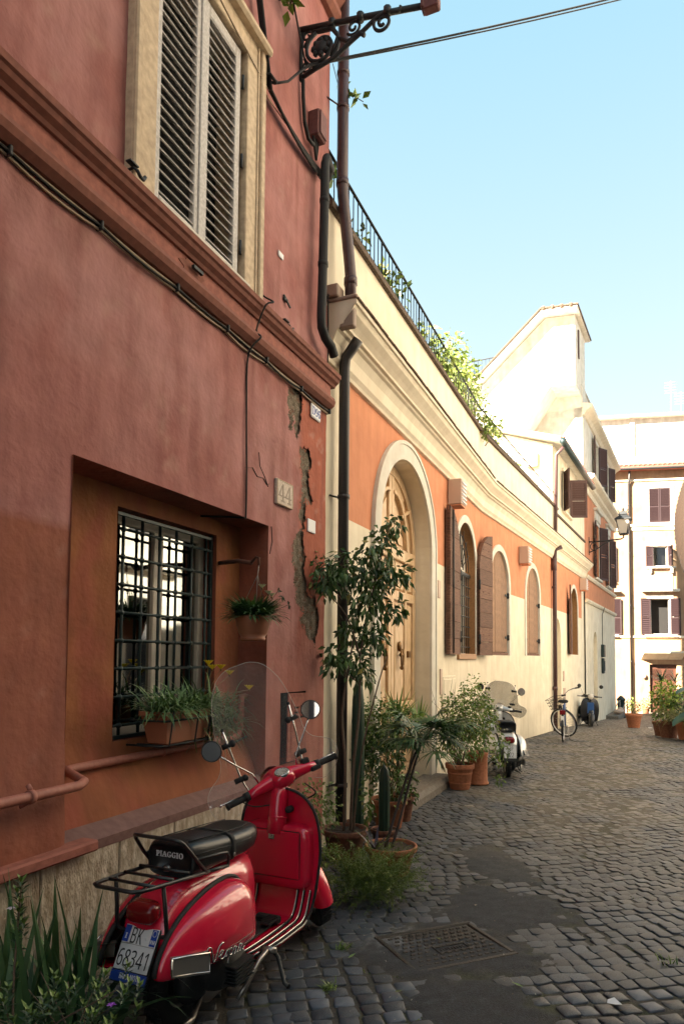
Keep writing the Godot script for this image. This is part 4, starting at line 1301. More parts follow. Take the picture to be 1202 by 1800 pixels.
func end_house() -> void:
	var h := thing("corner_house", "tall house at the street corner, orange below and white above, with a steep gable", "house", BEND, TURN2)
	var s0 := 12.46; var s1 := 21.3
	var low := [{"a": 14.35, "b": 15.35, "sill": -1.4, "spring": 2.15, "arch": true}]
	var mid := [{"a": 15.0, "b": 16.1, "sill": 4.75, "spring": 6.85, "arch": false}, {"a": 18.45, "b": 19.35, "sill": 4.75, "spring": 6.85, "arch": false}]
	var top := [{"a": 15.0, "b": 16.1, "sill": 8.55, "spring": 10.1, "arch": false}, {"a": 18.5, "b": 19.4, "sill": 8.6, "spring": 10.1, "arch": false}]
	var b := B.new()
	front(b, s0, s1, -1.6, 3.62, low, 0.0)
	reveal(b, low[0], 0.0, -0.3, false)
	part("ground_floor_wall", b, M.cream, h)
	b = B.new()
	arch_slab(b, low[0], low[0].a, low[0].b, -0.34, -0.28, -1.4)
	part("street_door", b, M.cream, h)
	b = B.new()
	front(b, s0, s1, 3.62, 7.95, mid, 0.0)
	for op in mid: reveal(b, op, 0.0, -0.25)
	part("first_floor_wall", b, M.orange, h)
	b = B.new()
	front(b, s0, s1, 7.95, 10.6, top, 0.0)
	for op in top: reveal(b, op, 0.0, -0.25)
	part("top_floor_wall", b, M.white, h)
	for op in mid + top:
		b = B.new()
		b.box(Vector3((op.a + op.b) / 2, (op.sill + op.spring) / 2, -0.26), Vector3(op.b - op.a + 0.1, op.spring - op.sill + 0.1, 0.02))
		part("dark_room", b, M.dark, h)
	b = B.new()
	profile_along(b, [Vector2(-0.02, 3.60), Vector2(0.05, 3.60), Vector2(0.09, 3.66), Vector2(0.09, 3.72), Vector2(-0.02, 3.76)], s0 + 0.05, s1 + 0.06)
	profile_along(b, [Vector2(-0.02, 4.46), Vector2(0.05, 4.46), Vector2(0.09, 4.52), Vector2(0.09, 4.58), Vector2(-0.02, 4.62)], s0 + 0.05, s1 + 0.06)
	part("string_course", b, M.cream, h)
	b = B.new()
	profile_along(b, [Vector2(-0.02, 7.55), Vector2(0.04, 7.56), Vector2(0.06, 7.72), Vector2(0.16, 7.80), Vector2(0.18, 7.90), Vector2(0.34, 8.02), Vector2(0.36, 8.12), Vector2(-0.02, 8.22)], s0 + 0.02, s1 + 0.3)
	part("cornice", b, M.cream, h)
	b = B.new()
	profile_along(b, [Vector2(-0.02, 10.28), Vector2(0.05, 10.30), Vector2(0.12, 10.42), Vector2(0.30, 10.52), Vector2(0.32, 10.62), Vector2(-0.02, 10.7)], s0 - 0.05, s1 + 0.3)
	part("eaves", b, M.cream, h)
	b = B.new()
	b.box(Vector3((s0 + s1) / 2, 4.45, -1.0), Vector3(s1 - s0 - 0.02, 12.2, 1.4))
	b.box(Vector3(s1 - 0.1, 4.45, -0.2), Vector3(0.18, 12.2, 0.36))
	b.box(Vector3(s0 + 0.1, 8.5, -0.2), Vector3(0.18, 4.1, 0.36))
	part("house_body", b, M.white, h)
	# roof terrace wall, chimneys
	b = B.new()
	b.box(Vector3(16.5, 11.5, -0.6), Vector3(6.8, 1.9, 0.25), 0.02)
	b.box(Vector3(17.3, 12.47, -0.6), Vector3(7.2, 0.07, 0.34), 0.01)
	part("terrace_wall", b, M.white, h)
	b = B.new()
	for q in [[19.2, -1.6, 14.2], [20.3, -2.0, 13.6]]:
		b.box(Vector3(q[0], q[2] - 1.2, q[1]), Vector3(0.5, 2.4, 0.5), 0.02)
		b.box(Vector3(q[0], q[2] + 0.06, q[1]), Vector3(0.62, 0.10, 0.62), 0.02)
		b.box(Vector3(q[0], q[2] + 0.30, q[1]), Vector3(0.55, 0.06, 0.55), 0.02)
		for k in 4: b.box(Vector3(q[0] + (0.2 if k % 2 else -0.2), q[2] + 0.18, q[1] + (0.2 if k > 1 else -0.2)), Vector3(0.06, 0.2, 0.06))
	part("chimney", b, M.white, h)
	# the steep gable at the near end: its upper part juts out
	var up := Transform3D(Basis(Vector3(0, 0, -1), Vector3.UP, Vector3(1, 0, 0)), Vector3.ZERO)     # x of the outline runs back from the street
	b = B.new()
	b.prism(PackedVector2Array([Vector2(0.06, 10.95), Vector2(0.90, 11.05), Vector2(1.85, 9.75), Vector2(3.0, 8.2), Vector2(6.6, 8.0), Vector2(6.6, 8.6), Vector2(3.6, 11.25), Vector2(1.05, 13.5), Vector2(0.06, 13.4)]), 11.3, 13.4)
	var gb := part("gable", b, M.white, h)
	gb.transform = up
	b = B.new()
	b.prism(PackedVector2Array([Vector2(0.02, 10.5), Vector2(0.02, 11.4), Vector2(6.6, 11.4), Vector2(6.6, 8.0), Vector2(0.5, 8.0)]), 12.47, 13.3)
	var gl := part("gable_wall", b, M.white, h)
	gl.transform = up
	b = B.new()
	b.prism(PackedVector2Array([Vector2(-0.10, 13.41), Vector2(1.07, 13.52), Vector2(3.65, 11.25), Vector2(7.0, 8.3), Vector2(7.0, 8.36), Vector2(1.08, 13.57), Vector2(-0.10, 13.46)]), 10.75, 13.7)
	var rf := part("gable_roof", b, M.white, h)
	rf.transform = up
	b = B.new()
	b.prism(PackedVector2Array([Vector2(-0.14, 13.463), Vector2(1.085, 13.575), Vector2(3.66, 11.31), Vector2(7.02, 8.363), Vector2(7.02, 8.41), Vector2(1.10, 13.625), Vector2(-0.14, 13.505)]), 10.70, 13.75)
	var re := part("roof_edge", b, M.coping, rf)
	for i in 4:
		b = B.new(true)
		b.tube([Vector3(10.7, 13.50 + i * 0.03, -0.1 - i * 0.3), Vector3(13.6, 13.50 + i * 0.03, -0.1 - i * 0.3)], 0.07, 8)
		part("ridge_tile", b, M.tile, h)
	b = B.new()
	b.box(Vector3(11.9, 12.6, -0.05), Vector3(0.14, 1.0, 0.06))
	part("slit_window", b, M.shutter_brown, h)
	# windows
	for op in mid + top:
		b = B.new()
		surround(b, op, 0.13, 0.0, 0.03)
		b.box(Vector3((op.a + op.b) / 2, op.sill - 0.05, 0.05), Vector3(op.b - op.a + 0.4, 0.09, 0.14), 0.015)
		if op.sill < 6.0:
			b.box(Vector3((op.a + op.b) / 2, op.spring + 0.30, 0.03), Vector3(op.b - op.a + 0.3, 0.34, 0.08), 0.02)
			b.box(Vector3((op.a + op.b) / 2, op.spring + 0.50, 0.07), Vector3(op.b - op.a + 0.5, 0.10, 0.18), 0.02)
		part("window_surround", b, M.white, h)
		var w: float = (op.b - op.a) / 2.0
		shutter_leaf(h, Transform3D(Basis(Vector3.UP, PI + 0.12), Vector3(op.a, op.sill, 0.05)), w, op.spring - op.sill, M.shutter_brown)
		shutter_leaf(h, Transform3D(Basis(Vector3.UP, -0.45), Vector3(op.b, op.sill, 0.05)), w, op.spring - op.sill, M.shutter_brown)
	# terrace rail seen over the annex
	var t := thing("far_terrace_railing", "thin dark railing on the white roof left of the steep gable", "railing", BEND, TURN2)
	b = B.new(true)
	for y in [12.95, 13.52]: b.tube([Vector3(13.6, y, -4.65), Vector3(13.6, y, -2.6)], 0.022, 6)
	part("rail", b, M.iron, t)
	var first: MeshInstance3D = null
	for i in 14:
		if first == null:
			b = B.new(true)
			b.tube([Vector3(0, -0.31, 0), Vector3(0, 0.31, 0)], 0.011, 6)
			first = part("baluster", b, M.iron, t)
			first.position = Vector3(13.6, 13.21, -2.6)
		else: again(first, t, Transform3D(Basis.IDENTITY, Vector3(13.6, 13.21, -2.6 - 0.155 * i)))
	b = B.new()
	b.box(Vector3(14.1, 6.4, -3.65), Vector3(1.2, 12.9, 2.1), 0.03)
	single("white_roof_house", b, M.white, "plain white house top under the far terrace railing", "building", BEND, TURN2)

func far_house() -> void:
	var turn := -0.195477
	var h := thing("square_house", "sunlit peach house closing the street, with brown shutters and red tiled eaves", "house", Vector3(15, 0, -38), turn)
	var e0 := -6.0; var e1 := 9.0
	var ops := [{"a": 2.05, "b": 3.16, "sill": 9.20, "spring": 11.15, "arch": false}, {"a": 2.22, "b": 2.98, "sill": 6.76, "spring": 7.9, "arch": false},
		{"a": 2.04, "b": 3.05, "sill": 2.98, "spring": 5.0, "arch": false}, {"a": -1.0, "b": 0.0, "sill": 2.98, "spring": 5.0, "arch": false}, {"a": -0.9, "b": -0.1, "sill": 6.0, "spring": 7.9, "arch": false},
		{"a": 1.95, "b": 3.35, "sill": -1.5, "spring": 1.36, "arch": false}, {"a": 5.6, "b": 6.6, "sill": 2.98, "spring": 5.0, "arch": false}, {"a": 5.6, "b": 6.6, "sill": 9.2, "spring": 11.15, "arch": false}, {"a": 5.7, "b": 6.5, "sill": 6.0, "spring": 7.9, "arch": false}]
	var b := B.new()
	front(b, e0, e1, -1.8, 12.2, ops, 0.0)
	for op in ops: reveal(b, op, 0.0, -0.3)
	part("wall", b, M.peach, h)
	b = B.new()
	b.box(Vector3(1.5, 5.2, -5.4), Vector3(14.9, 14.0, 9.6))
	part("house_body", b, M.peach, h)
	for op in ops:
		if op.sill <= 0: continue
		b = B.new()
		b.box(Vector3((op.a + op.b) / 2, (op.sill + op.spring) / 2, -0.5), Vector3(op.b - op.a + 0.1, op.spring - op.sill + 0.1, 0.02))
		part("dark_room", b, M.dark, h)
	b = B.new()
	profile_along(b, [Vector2(-0.02, 8.78), Vector2(0.05, 8.80), Vector2(0.08, 8.95), Vector2(0.16, 9.02), Vector2(0.16, 9.12), Vector2(-0.02, 9.16)], e0, e1)
	profile_along(b, [Vector2(-0.02, 2.80), Vector2(0.06, 2.82), Vector2(0.06, 2.92), Vector2(-0.02, 2.95)], e0, e1)
	profile_along(b, [Vector2(-0.02, 11.55), Vector2(0.06, 11.58), Vector2(0.06, 11.66), Vector2(-0.02, 11.7)], e0, e1)
	part("string_course", b, M.cream, h)
	b = B.new()
	profile_along(b, [Vector2(-0.3, 12.15), Vector2(0.45, 12.15), Vector2(0.5, 12.22), Vector2(0.5, 12.30), Vector2(-1.2, 12.82), Vector2(-1.2, 12.15)], e0 - 0.3, e1 + 0.3)
	var rf := part("eaves_roof", b, M.tile_red, h)
	b = B.new(true)
	var hp := []
	for i in 2:
		var rr := PackedVector3Array()
		for k in 7: rr.append(Vector3(cos(PI * k / 6.0) * 0.11, sin(PI * k / 6.0) * 0.09, 0.85 - 1.7 * i))
		hp.append(rr)
	b.xf = Transform3D(Basis(Vector3.RIGHT, 0.297), Vector3.ZERO)
	b.loft(hp, false)
	b.fan(hp[0], false)
	var first: MeshInstance3D = null
	for i in 40:
		var t := Transform3D(Basis.IDENTITY, Vector3(-1.2 + 0.25 * i, 12.55, -0.31))
		if first == null: first = part("roof_tile", b, M.tile_red, rf); first.transform = t
		else: again(first, rf, t)
	b = B.new()
	b.box(Vector3(1.5, 12.17, 0.5), Vector3(15.5, 0.10, 0.12), 0.02)
	part("gutter", b, M.iron, h)
	# set-back upper terrace
	b = B.new()
	b.box(Vector3(1.5, 13.0, -1.1), Vector3(15.2, 0.40, 0.5), 0.02)
	b.box(Vector3(1.5, 14.4, -3.5), Vector3(15.2, 3.4, 2.0))
	b.box(Vector3(1.5, 16.05, -3.4), Vector3(15.6, 0.16, 2.6), 0.03)
	b.box(Vector3(1.75, 14.4, -2.45), Vector3(0.25, 3.2, 0.12))
	part("upper_terrace", b, M.white, h)
	b = B.new(true)
	b.tube([Vector3(-2, 13.85, -0.95), Vector3(9, 13.85, -0.95)], 0.03, 6)
	var rail := part("terrace_rail", b, M.flue, h)
	first = null
	for i in 60:
		if first == null:
			b = B.new(true)
			b.tube([Vector3(0, 13.2, 0), Vector3(0, 13.84, 0)], 0.016, 5)
			first = part("baluster", b, M.flue, rail)
			first.position = Vector3(-1.5, 0, -0.95)
		else: again(first, rail, Transform3D(Basis.IDENTITY, Vector3(-1.5 + 0.16 * i, 0, -0.95)))
	# windows: surrounds, shutters
	for i in ops.size():
		var op = ops[i]
		b = B.new()
		if i != 5:
			surround(b, op, 0.18, 0.0, 0.035)
			b.box(Vector3((op.a + op.b) / 2, op.sill - 0.06, 0.08), Vector3(op.b - op.a + 0.7, 0.10, 0.22), 0.02)
		if op.sill == 2.98: b.box(Vector3((op.a + op.b) / 2, op.spring + 0.42, 0.14), Vector3(op.b - op.a + 0.9, 0.14, 0.36), 0.03)
		if i == 1:
			for sg in [-0.55, 0.55]: b.box(Vector3(2.6 + sg, 6.5, 0.1), Vector3(0.14, 0.28, 0.2), 0.03)
			b.box(Vector3(2.6, 5.9, 0.03), Vector3(1.2, 0.8, 0.06), 0.01)
		if i != 5: part("window_surround", b, M.white, h)
		var w: float = (op.b - op.a) / 2.0
		var hh: float = op.spring - op.sill
		if i == 0 or i == 7:
			shutter_leaf(h, Transform3D(Basis.IDENTITY, Vector3(op.a, op.sill, 0.0)), w - 0.01, hh, M.shutter_dark, 20)
			shutter_leaf(h, Transform3D(Basis.IDENTITY, Vector3(op.a + w + 0.01, op.sill, 0.0)), w - 0.01, hh, M.shutter_dark, 20)
		elif i != 5:
			shutter_leaf(h, Transform3D(Basis(Vector3.UP, PI + 0.12), Vector3(op.a - 0.01, op.sill, 0.05)), w, hh, M.shutter_dark, 18)
			shutter_leaf(h, Transform3D(Basis(Vector3.UP, -0.12 if i != 1 else -1.2), Vector3(op.b + 0.01, op.sill, 0.05)), w, hh, M.shutter_dark, 18)
			b = B.new()
			b.box(Vector3((op.a + op.b) / 2, op.sill + hh / 2, -0.14), Vector3(w * 2.0, hh, 0.01))
			if i != 2: part("pane", b, M.glass_dark, h)
			b = B.new()
			for q in [[op.a + 0.03, op.sill + hh / 2, 0.06, hh], [op.b - 0.03, op.sill + hh / 2, 0.06, hh], [(op.a + op.b) / 2, op.sill + 0.03, w * 2, 0.06], [(op.a + op.b) / 2, op.spring - 0.03, w * 2, 0.06]]:
				b.box(Vector3(q[0], q[1], -0.12), Vector3(q[2], q[3], 0.05))
			part("window_frame", b, M.white, h)
	# door under a concrete hood
	b = B.new()
	b.box(Vector3(2.65, 0.0, -0.22), Vector3(1.4, 2.75, 0.06), 0.01)
	var dr := part("door", b, M.door_brown, h)
	for k in 2:
		for q in [[0.78, 0.62, M.glass_dark], [-0.15, 0.75, M.door_brown], [-0.98, 0.62, M.door_brown]]:
			b = B.new()
			b.box(Vector3(2.31 + 0.68 * k, q[0], -0.185), Vector3(0.42, q[1], 0.03), 0.012)
			part("door_panel", b, q[2], dr)
	b = B.new()
	b.prism(PackedVector2Array([Vector2(0.0, 1.62), Vector2(0.75, 1.98), Vector2(0.75, 2.08), Vector2(0.0, 2.1)]), 1.5, 3.6)
	var hd := part("door_hood", b, M.cream, h)
	hd.transform = Transform3D(Basis(Vector3(0, 0, 1), Vector3.UP, Vector3(-1, 0, 0)), Vector3(5.1, 0, 0.0))
	b = B.new()
	b.box(Vector3(2.6, -1.36, 0.35), Vector3(2.6, 0.14, 0.9), 0.02)
	b.box(Vector3(1.0, -1.42, 0.5), Vector3(14.0, 0.10, 1.6), 0.02)
	part("doorstep", b, M.stone_plate, h)
	# aerials on the roof
	for q in [[4.05, 2.2], [4.6, 1.5], [7.0, 1.8]]:
		b = B.new(true)
		b.tube([Vector3(q[0], 15.9, -2.9), Vector3(q[0], 16.1 + q[1], -2.9)], 0.018, 5)
		for k in 5: b.tube([Vector3(q[0] - 0.35, 16.0 + q[1] - k * 0.16, -2.9), Vector3(q[0] + 0.35, 16.0 + q[1] - k * 0.16 + 0.02, -2.85)], 0.008, 4)
		part("aerial", b, M.flue, h)
	b = B.new(true)
	b.ell(Vector3(1.65, 0.72, 0.09), Vector3(0.12, 0.15, 0.10), 10, 7)
	single("porch_light", b, M.flue, "round pale porch light left of the far wooden door", "lamp", Vector3(15, 0, -38), turn)
	b = B.new(true)
	b.tube([Vector3(0.99, 12.1, 0.34), Vector3(0.99, 11.4, 0.12), Vector3(0.99, -1.4, 0.12)], 0.06, 8)
	for y in [1.5, 4.6, 7.5, 10.2]: b.tube([Vector3(0.99, y - 0.03, 0.12), Vector3(0.99, y + 0.03, 0.12)], 0.075, 8)
	single("far_downpipe", b, M.black_pipe, "thin dark downpipe down the peach house front", "drainpipe", Vector3(15, 0, -38), turn)

func opposite_houses() -> void:          # the sunlit row across the street: it is out of the frame but lights the shade and shows in the panes
	var d1 := Vector3(sin(TH1), 0, -cos(TH1)); var n1 := Vector3(cos(TH1), 0, sin(TH1))
	var tall := thing("corner_tenement", "tall brown house front beyond the red house on the near side", "house", WALL, TURN1)
	var tb := B.new()
	tb.box(Vector3(-11.0, 7.0, -4.5), Vector3(9.8, 15.2, 9.0), 0.03)
	part("wall", tb, M.red_trim, tall)
	tb = B.new()
	for q in 4: tb.box(Vector3(-14.5 + 2.4 * q, 5.5, 0.0), Vector3(1.0, 1.9, 0.06), 0.01)
	part("shutters", tb, M.shutter_brown, tall)
	var spec := [[-12.0, 4.2, 14.0], [4.2, 13.0, 12.6], [13.0, 24.0, 11.0]]
	for i in 3:
		var q = spec[i]
		var at: Vector3 = n1 * 3.35 + d1 * q[1]
		var L: float = q[1] - q[0]
		var h := thing("opposite_house", ["dull grey house with pilasters across the street from the red house", "tall cream house with pilasters across the street from the portal", "cream house across the street from the bend"][i], "house", at, TURN1 + PI)
		var ops := []
		var k := 0
		var x := 1.2
		while x < L - 1.6:
			for f in 3: ops.append({"a": x, "b": x + 0.95, "sill": 0.9 + 3.2 * f, "spring": 2.8 + 3.2 * f, "arch": false})
			x += 2.4; k += 1
		var b := B.new()
		front(b, 0.0, L, -0.6, q[2], ops, 0.0)
		for op in ops: reveal(b, op, 0.0, -0.25)
		part("wall", b, M.white if i else M.stone_grey, h)
		for op in ops:
			b = B.new()
			b.box(Vector3((op.a + op.b) / 2, (op.sill + op.spring) / 2, -0.24), Vector3(op.b - op.a, op.spring - op.sill, 0.02))
			part("window_glass", b, M.room, h)
		b = B.new()
		x = 0.45
		while x < L:
			b.box(Vector3(x, 4.6, 0.04), Vector3(0.42, 10.0, 0.10), 0.01)
			x += 2.4
		for y in [3.5, 6.8, q[2] - 0.3]: b.box(Vector3(L / 2, y, 0.06), Vector3(L, 0.28, 0.16), 0.03)
		part("pilaster", b, M.white if i else M.stone_grey, h)
		b = B.new()
		b.box(Vector3(L / 2, q[2] / 2, -3.3), Vector3(L, q[2] - 0.1, 6.0))
		b.box(Vector3(L / 2, q[2] + 0.15, -2.9), Vector3(L, 0.3, 7.0))
		part("house_body", b, M.cream, h)

# ---------------------------------------------------------------- things fixed to the red wall
func lettering(txt: String, size: float, depth: float, m: Material, called: String, parent: Node, at: Transform3D, font := "Droid Sans", bold := false, squash := 1.0) -> void:
	var t := TextMesh.new()
	var f := SystemFont.new()
	f.font_names = PackedStringArray([font])
	f.font_weight = 700 if bold else 400
	t.font = f
	t.text = txt
	t.font_size = 64
	t.pixel_size = size / 64.0
	t.depth = depth
	t.curve_step = 2.0
	var o := MeshInstance3D.new()
	o.mesh = t
	o.name = called
	o.material_override = m
	o.transform = at * Transform3D(Basis.from_scale(Vector3(squash, 1, 1)), Vector3.ZERO)
	parent.add_child(o, true)

func sag(a: Vector3, e: Vector3, drop: float, n := 8) -> Array:
	var out := []
	for i in n + 1:
		var t := float(i) / n
		out.append(a.lerp(e, t) + Vector3.DOWN * drop * 4.0 * t * (1.0 - t))
	return out

func wall_fittings() -> void:
	var b := B.new()
	# house number
	b.box(Vector3(4.845, 2.916, 0.012), Vector3(0.275, 0.205, 0.026), 0.005)
	var n := single("house_number_plate", b, M.stone_plate, "square pale stone plate with the number 44 on the red wall", "house number", WALL, TURN1)
	lettering("44", 0.20, 0.003, M.lead_dark, "numerals", n, Transform3D(Basis.IDENTITY, Vector3(4.845, 2.912, 0.026)), "Droid Serif")
	b = B.new()
	for q in [[4.845, 3.012, 0.265, 0.006], [4.845, 2.82, 0.265, 0.006]]: b.box(Vector3(q[0], q[1], 0.026), Vector3(q[2], q[3], 0.004))
	for q in [4.715, 4.975]: b.box(Vector3(q, 2.916, 0.026), Vector3(0.006, 0.19, 0.004))
	part("border", b, M.beige, n)
	b = B.new()
	b.box(Vector3(5.425, 3.785, 0.010), Vector3(0.19, 0.125, 0.018), 0.02)
	n = single("street_tile", b, M.paper, "small white tile with blue figures under the ledge corner", "tile", WALL, TURN1)
	lettering("D96", 0.10, 0.003, M.ink_blue, "figures", n, Transform3D(Basis.IDENTITY, Vector3(5.425, 3.785, 0.0195)), "Droid Serif", true, 0.9)
	b = B.new()
	b.box(Vector3(5.37, 2.75, 0.008), Vector3(0.15, 0.115, 0.014), 0.004)
	n = single("notice_plate", b, M.paper, "blank white plate beside the bare mortar, lower than the number 44", "sign", WALL, TURN1)
	b = B.new()
	b.box(Vector3(4.745, 4.86, 0.008), Vector3(0.085, 0.05, 0.012), 0.01)
	single("broken_tile", b, M.paper, "broken white scrap of tile high on the pink plaster", "tile", WALL, TURN1)
	b = B.new()
	b.box(Vector3(4.83, 4.53, 0.012), Vector3(0.07, 0.035, 0.02), 0.008)
	b.bar(Vector3(4.80, 4.56, 0.01), Vector3(4.88, 4.48, 0.03), 0.012, 0.012)
	single("iron_stub", b, M.iron, "rusty iron stub left in the plaster under the white tile scrap", "bracket", WALL, TURN1)
	# shutter catches on the ledge
	for q in [[2.90, 4.305, "iron shutter catch at the left foot of the window surround"], [4.72, 4.262, "iron shutter catch on the ledge right of the window"]]:
		b = B.new(true)
		b.tube([Vector3(q[0], q[1], -0.02), Vector3(q[0], q[1] + 0.005, 0.08), Vector3(q[0] + 0.005, q[1] - 0.01, 0.10)], 0.008, 6)
		b.tube([Vector3(q[0] + 0.005, q[1] - 0.01, 0.10), Vector3(q[0] + 0.03, q[1] - 0.035, 0.105), Vector3(q[0] + 0.055, q[1] - 0.035, 0.105), Vector3(q[0] + 0.07, q[1] - 0.01, 0.105)], 0.011, 6)
		b.smooth(false)
		b.box(Vector3(q[0] - 0.01, q[1] + 0.02, 0.08), Vector3(0.07, 0.008, 0.035))
		single("shutter_catch", b, M.iron, q[2], "shutter catch", WALL, TURN1, "shutter catches of the upper window")
	b = B.new()
	b.box(Vector3(3.545, 4.075, 0.06), Vector3(0.10, 0.022, 0.022))
	single("frieze_peg", b, M.iron, "dark iron peg in the frieze on a patch of fresh red paint", "bracket", WALL, TURN1)
	b = B.new()
	var pl := PackedVector2Array()
	for i in 18: pl.append(Vector2(3.53 + cos(TAU * i / 18.0) * (0.13 + 0.03 * sin(i * 4.3)), 4.068 + sin(TAU * i / 18.0) * 0.052))
	b.prism(pl, 0.0, 0.036)
	single("paint_patch", b, M.red_trim, "patch of fresher red paint on the frieze round the iron peg", "paint", WALL, TURN1)
	# cables under the ledge
	var clips := [-1.0, 1.2, 2.14, 2.72, 3.38, 3.95, 4.5, 5.1, 5.68]
	for k in 3:
		b = B.new(true)
		var l := []
		for i in clips.size() - 1:
			var y0 := 3.892 - 0.014 * k; var dz := 0.016 + 0.013 * (k % 2)
			var seg := sag(Vector3(clips[i], y0, dz), Vector3(clips[i + 1], y0, dz), [0.012, 0.022, 0.008][(k + i) % 3], 5)
			if i > 0: seg.pop_front()
			l += seg
		b.tube(l, 0.0075 if k else 0.009, 6)
		single("ledge_cable", b, M.cable_pale if k != 1 else M.cable, ["topmost pale cable clipped under the ledge", "dark middle cable clipped under the ledge", "lowest, sagging pale cable under the ledge"][k], "cable", WALL, TURN1, "cables clipped under the ledge")
	for c in clips.size():
		if c < 2: continue
		b = B.new()
		b.box(Vector3(clips[c], 3.882, 0.02), Vector3(0.018, 0.05, 0.05), 0.004)
		single("cable_clip", b, M.iron, "cable clip number %s from the left under the ledge" % ["", "", "one", "two", "three", "four", "five", "six", "seven"][c], "clip", WALL, TURN1, "clips of the ledge cables")
	b = B.new(true)
	b.tube(smooth_line([Vector3(4.37, 4.42, 0.02), Vector3(4.40, 4.34, 0.05), Vector3(4.38, 4.26, 0.15), Vector3(4.30, 4.20, 0.13), Vector3(4.29, 4.02, 0.06), Vector3(4.29, 3.96, 0.10), Vector3(4.25, 3.88, 0.05), Vector3(4.245, 3.75, 0.012), Vector3(4.25, 3.3, 0.012), Vector3(4.262, 2.95, 0.012), Vector3(4.262, 2.63, 0.012), Vector3(4.25, 2.612, 0.0), Vector3(4.15, 2.605, -0.1), Vector3(4.06, 2.603, -0.24)], 4), 0.007, 6)
	single("drop_cable", b, M.cable, "thin black cable dropping from the window ledge to the niche", "cable", WALL, TURN1)
	# the heavy cable run up by the window and the wire across the street
	b = B.new(true)
	for k in 3:
		var l := sag(Vector3(3.85, 7.9 - 0.02 * k, 0.04 + 0.02 * k), Vector3(4.42, 6.02 - 0.02 * k, 0.05 + 0.015 * k), -0.03, 5)
		l += sag(Vector3(4.42, 6.02 - 0.02 * k, 0.05 + 0.015 * k), Vector3(5.44, 6.02 - 0.03 * k, 0.04), 0.05, 5).slice(1)
		b.tube(l, 0.014, 6)
	single("cable_bundle", b, M.cable, "thick dark cable bundle slanting past the window surround", "cable", WALL, TURN1)
	b = B.new(true)
	b.tube([Vector3(4.36, 6.0, 0.02), Vector3(4.44, 5.93, 0.05), Vector3(4.9, 5.99, 0.03), Vector3(5.43, 6.0, 0.02)], 0.005, 5)
	b.tube(sag(Vector3(3.4, 6.2, 0.05), Vector3(4.42, 5.98, 0.06), 0.02), 0.005, 5)
	single("pale_wire", b, M.cable_pale, "thin pale wire looped below the cable bundle", "cable", WALL, TURN1)
	b = B.new(true)
	var far_pt := Vector3(11.4, 12.15, 5.9)
	for k in 2:
		var l := [Vector3(4.40, 6.06 - 0.01 * k, 0.03), Vector3(4.44, 6.045, 0.10 + 0.02 * k), Vector3(4.62, 6.20, 0.12), Vector3(4.85, 6.48, 0.11 + 0.02 * k), Vector3(5.0, 6.66 - 0.015 * k, 0.12 + 0.01 * k)]
		l += sag(Vector3(5.0, 6.66 - 0.015 * k, 0.12 + 0.01 * k), far_pt, 0.12 + 0.03 * k, 14).slice(1)
		b.tube(l, 0.010 - 0.003 * k, 6)
	b.tube([Vector3(4.36, 6.06, 0.0), Vector3(4.37, 6.06, 0.10), Vector3(4.42, 6.03, 0.12), Vector3(4.45, 6.06, 0.11)], 0.014, 6)
	single("street_wire", b, M.cable, "black twisted wire spanning from the red wall across the sky", "wire", WALL, TURN1)
	# wrought bracket
	b = B.new(true)
	b.tube([Vector3(5.05, 7.06, -0.02), Vector3(5.07, 6.97, 0.6), Vector3(5.085, 6.885, 1.12)], 0.024, 8)
	for q in [0.30, 0.56, 0.80]: b.tube([Vector3(5.06, 7.06 - 0.155 * q - 0.03, q), Vector3(5.06, 7.06 - 0.155 * q + 0.03, q)], 0.034, 8)
	var br := single("wall_bracket", b, M.iron, "ornate wrought iron scroll bracket jutting from the red wall into the sky", "bracket", WALL, TURN1)
	b = B.new()
	b.box(Vector3(5.088, 6.87, 1.17), Vector3(0.08, 0.09, 0.13), 0.01)
	b.box(Vector3(5.088, 6.90, 1.10), Vector3(0.10, 0.11, 0.025), 0.006)
	part("end_box", b, M.box_paint, br)
	var curl := func(cx: float, cy: float, r0: float, turns: float, start: float, rad: float, grow := 0.0):
		var l := []
		var nn := int(22 * turns)
		for i in nn + 1:
			var t := float(i) / nn
			var a := start + TAU * turns * t
			var r := lerpf(r0, r0 * 0.22 + grow, t)
			l.append(Vector3(5.06, cy + sin(a) * r, cx + cos(a) * r))
		var bb := B.new(true)
		bb.tube(l, rad, 6)
		part("scroll", bb, M.iron, br)
	curl.call(0.20, 6.84, 0.155, 1.5, PI * 0.6, 0.017)
	curl.call(0.20, 6.84, 0.165, 0.9, PI * 1.1, 0.014, 0.13)
	curl.call(0.50, 6.91, 0.07, 1.4, PI * 1.2, 0.012)
	curl.call(0.76, 6.855, 0.085, 1.5, PI * 0.7, 0.014)
	curl.call(0.07, 6.98, 0.05, 1.2, 0.0, 0.011)
	curl.call(0.07, 6.70, 0.05, 1.2, 2.0, 0.011)
	for l in [[Vector3(5.06, 6.62, 0.0), Vector3(5.06, 6.66, 0.14), Vector3(5.06, 6.70, 0.32), Vector3(5.06, 6.79, 0.48), Vector3(5.06, 6.83, 0.56), Vector3(5.06, 6.80, 0.60)],
			[Vector3(5.06, 6.86, 0.36), Vector3(5.06, 6.80, 0.45), Vector3(5.06, 6.84, 0.58), Vector3(5.06, 6.90, 0.68), Vector3(5.06, 6.935, 0.78), Vector3(5.06, 6.90, 0.90), Vector3(5.06, 6.93, 0.92)],
			[Vector3(5.06, 7.03, 0.02), Vector3(5.06, 6.84, 0.01), Vector3(5.06, 6.60, 0.01)], [Vector3(5.06, 7.0, 0.12), Vector3(5.06, 6.97, 0.30), Vector3(5.06, 6.88, 0.36), Vector3(5.06, 6.72, 0.30)]]:
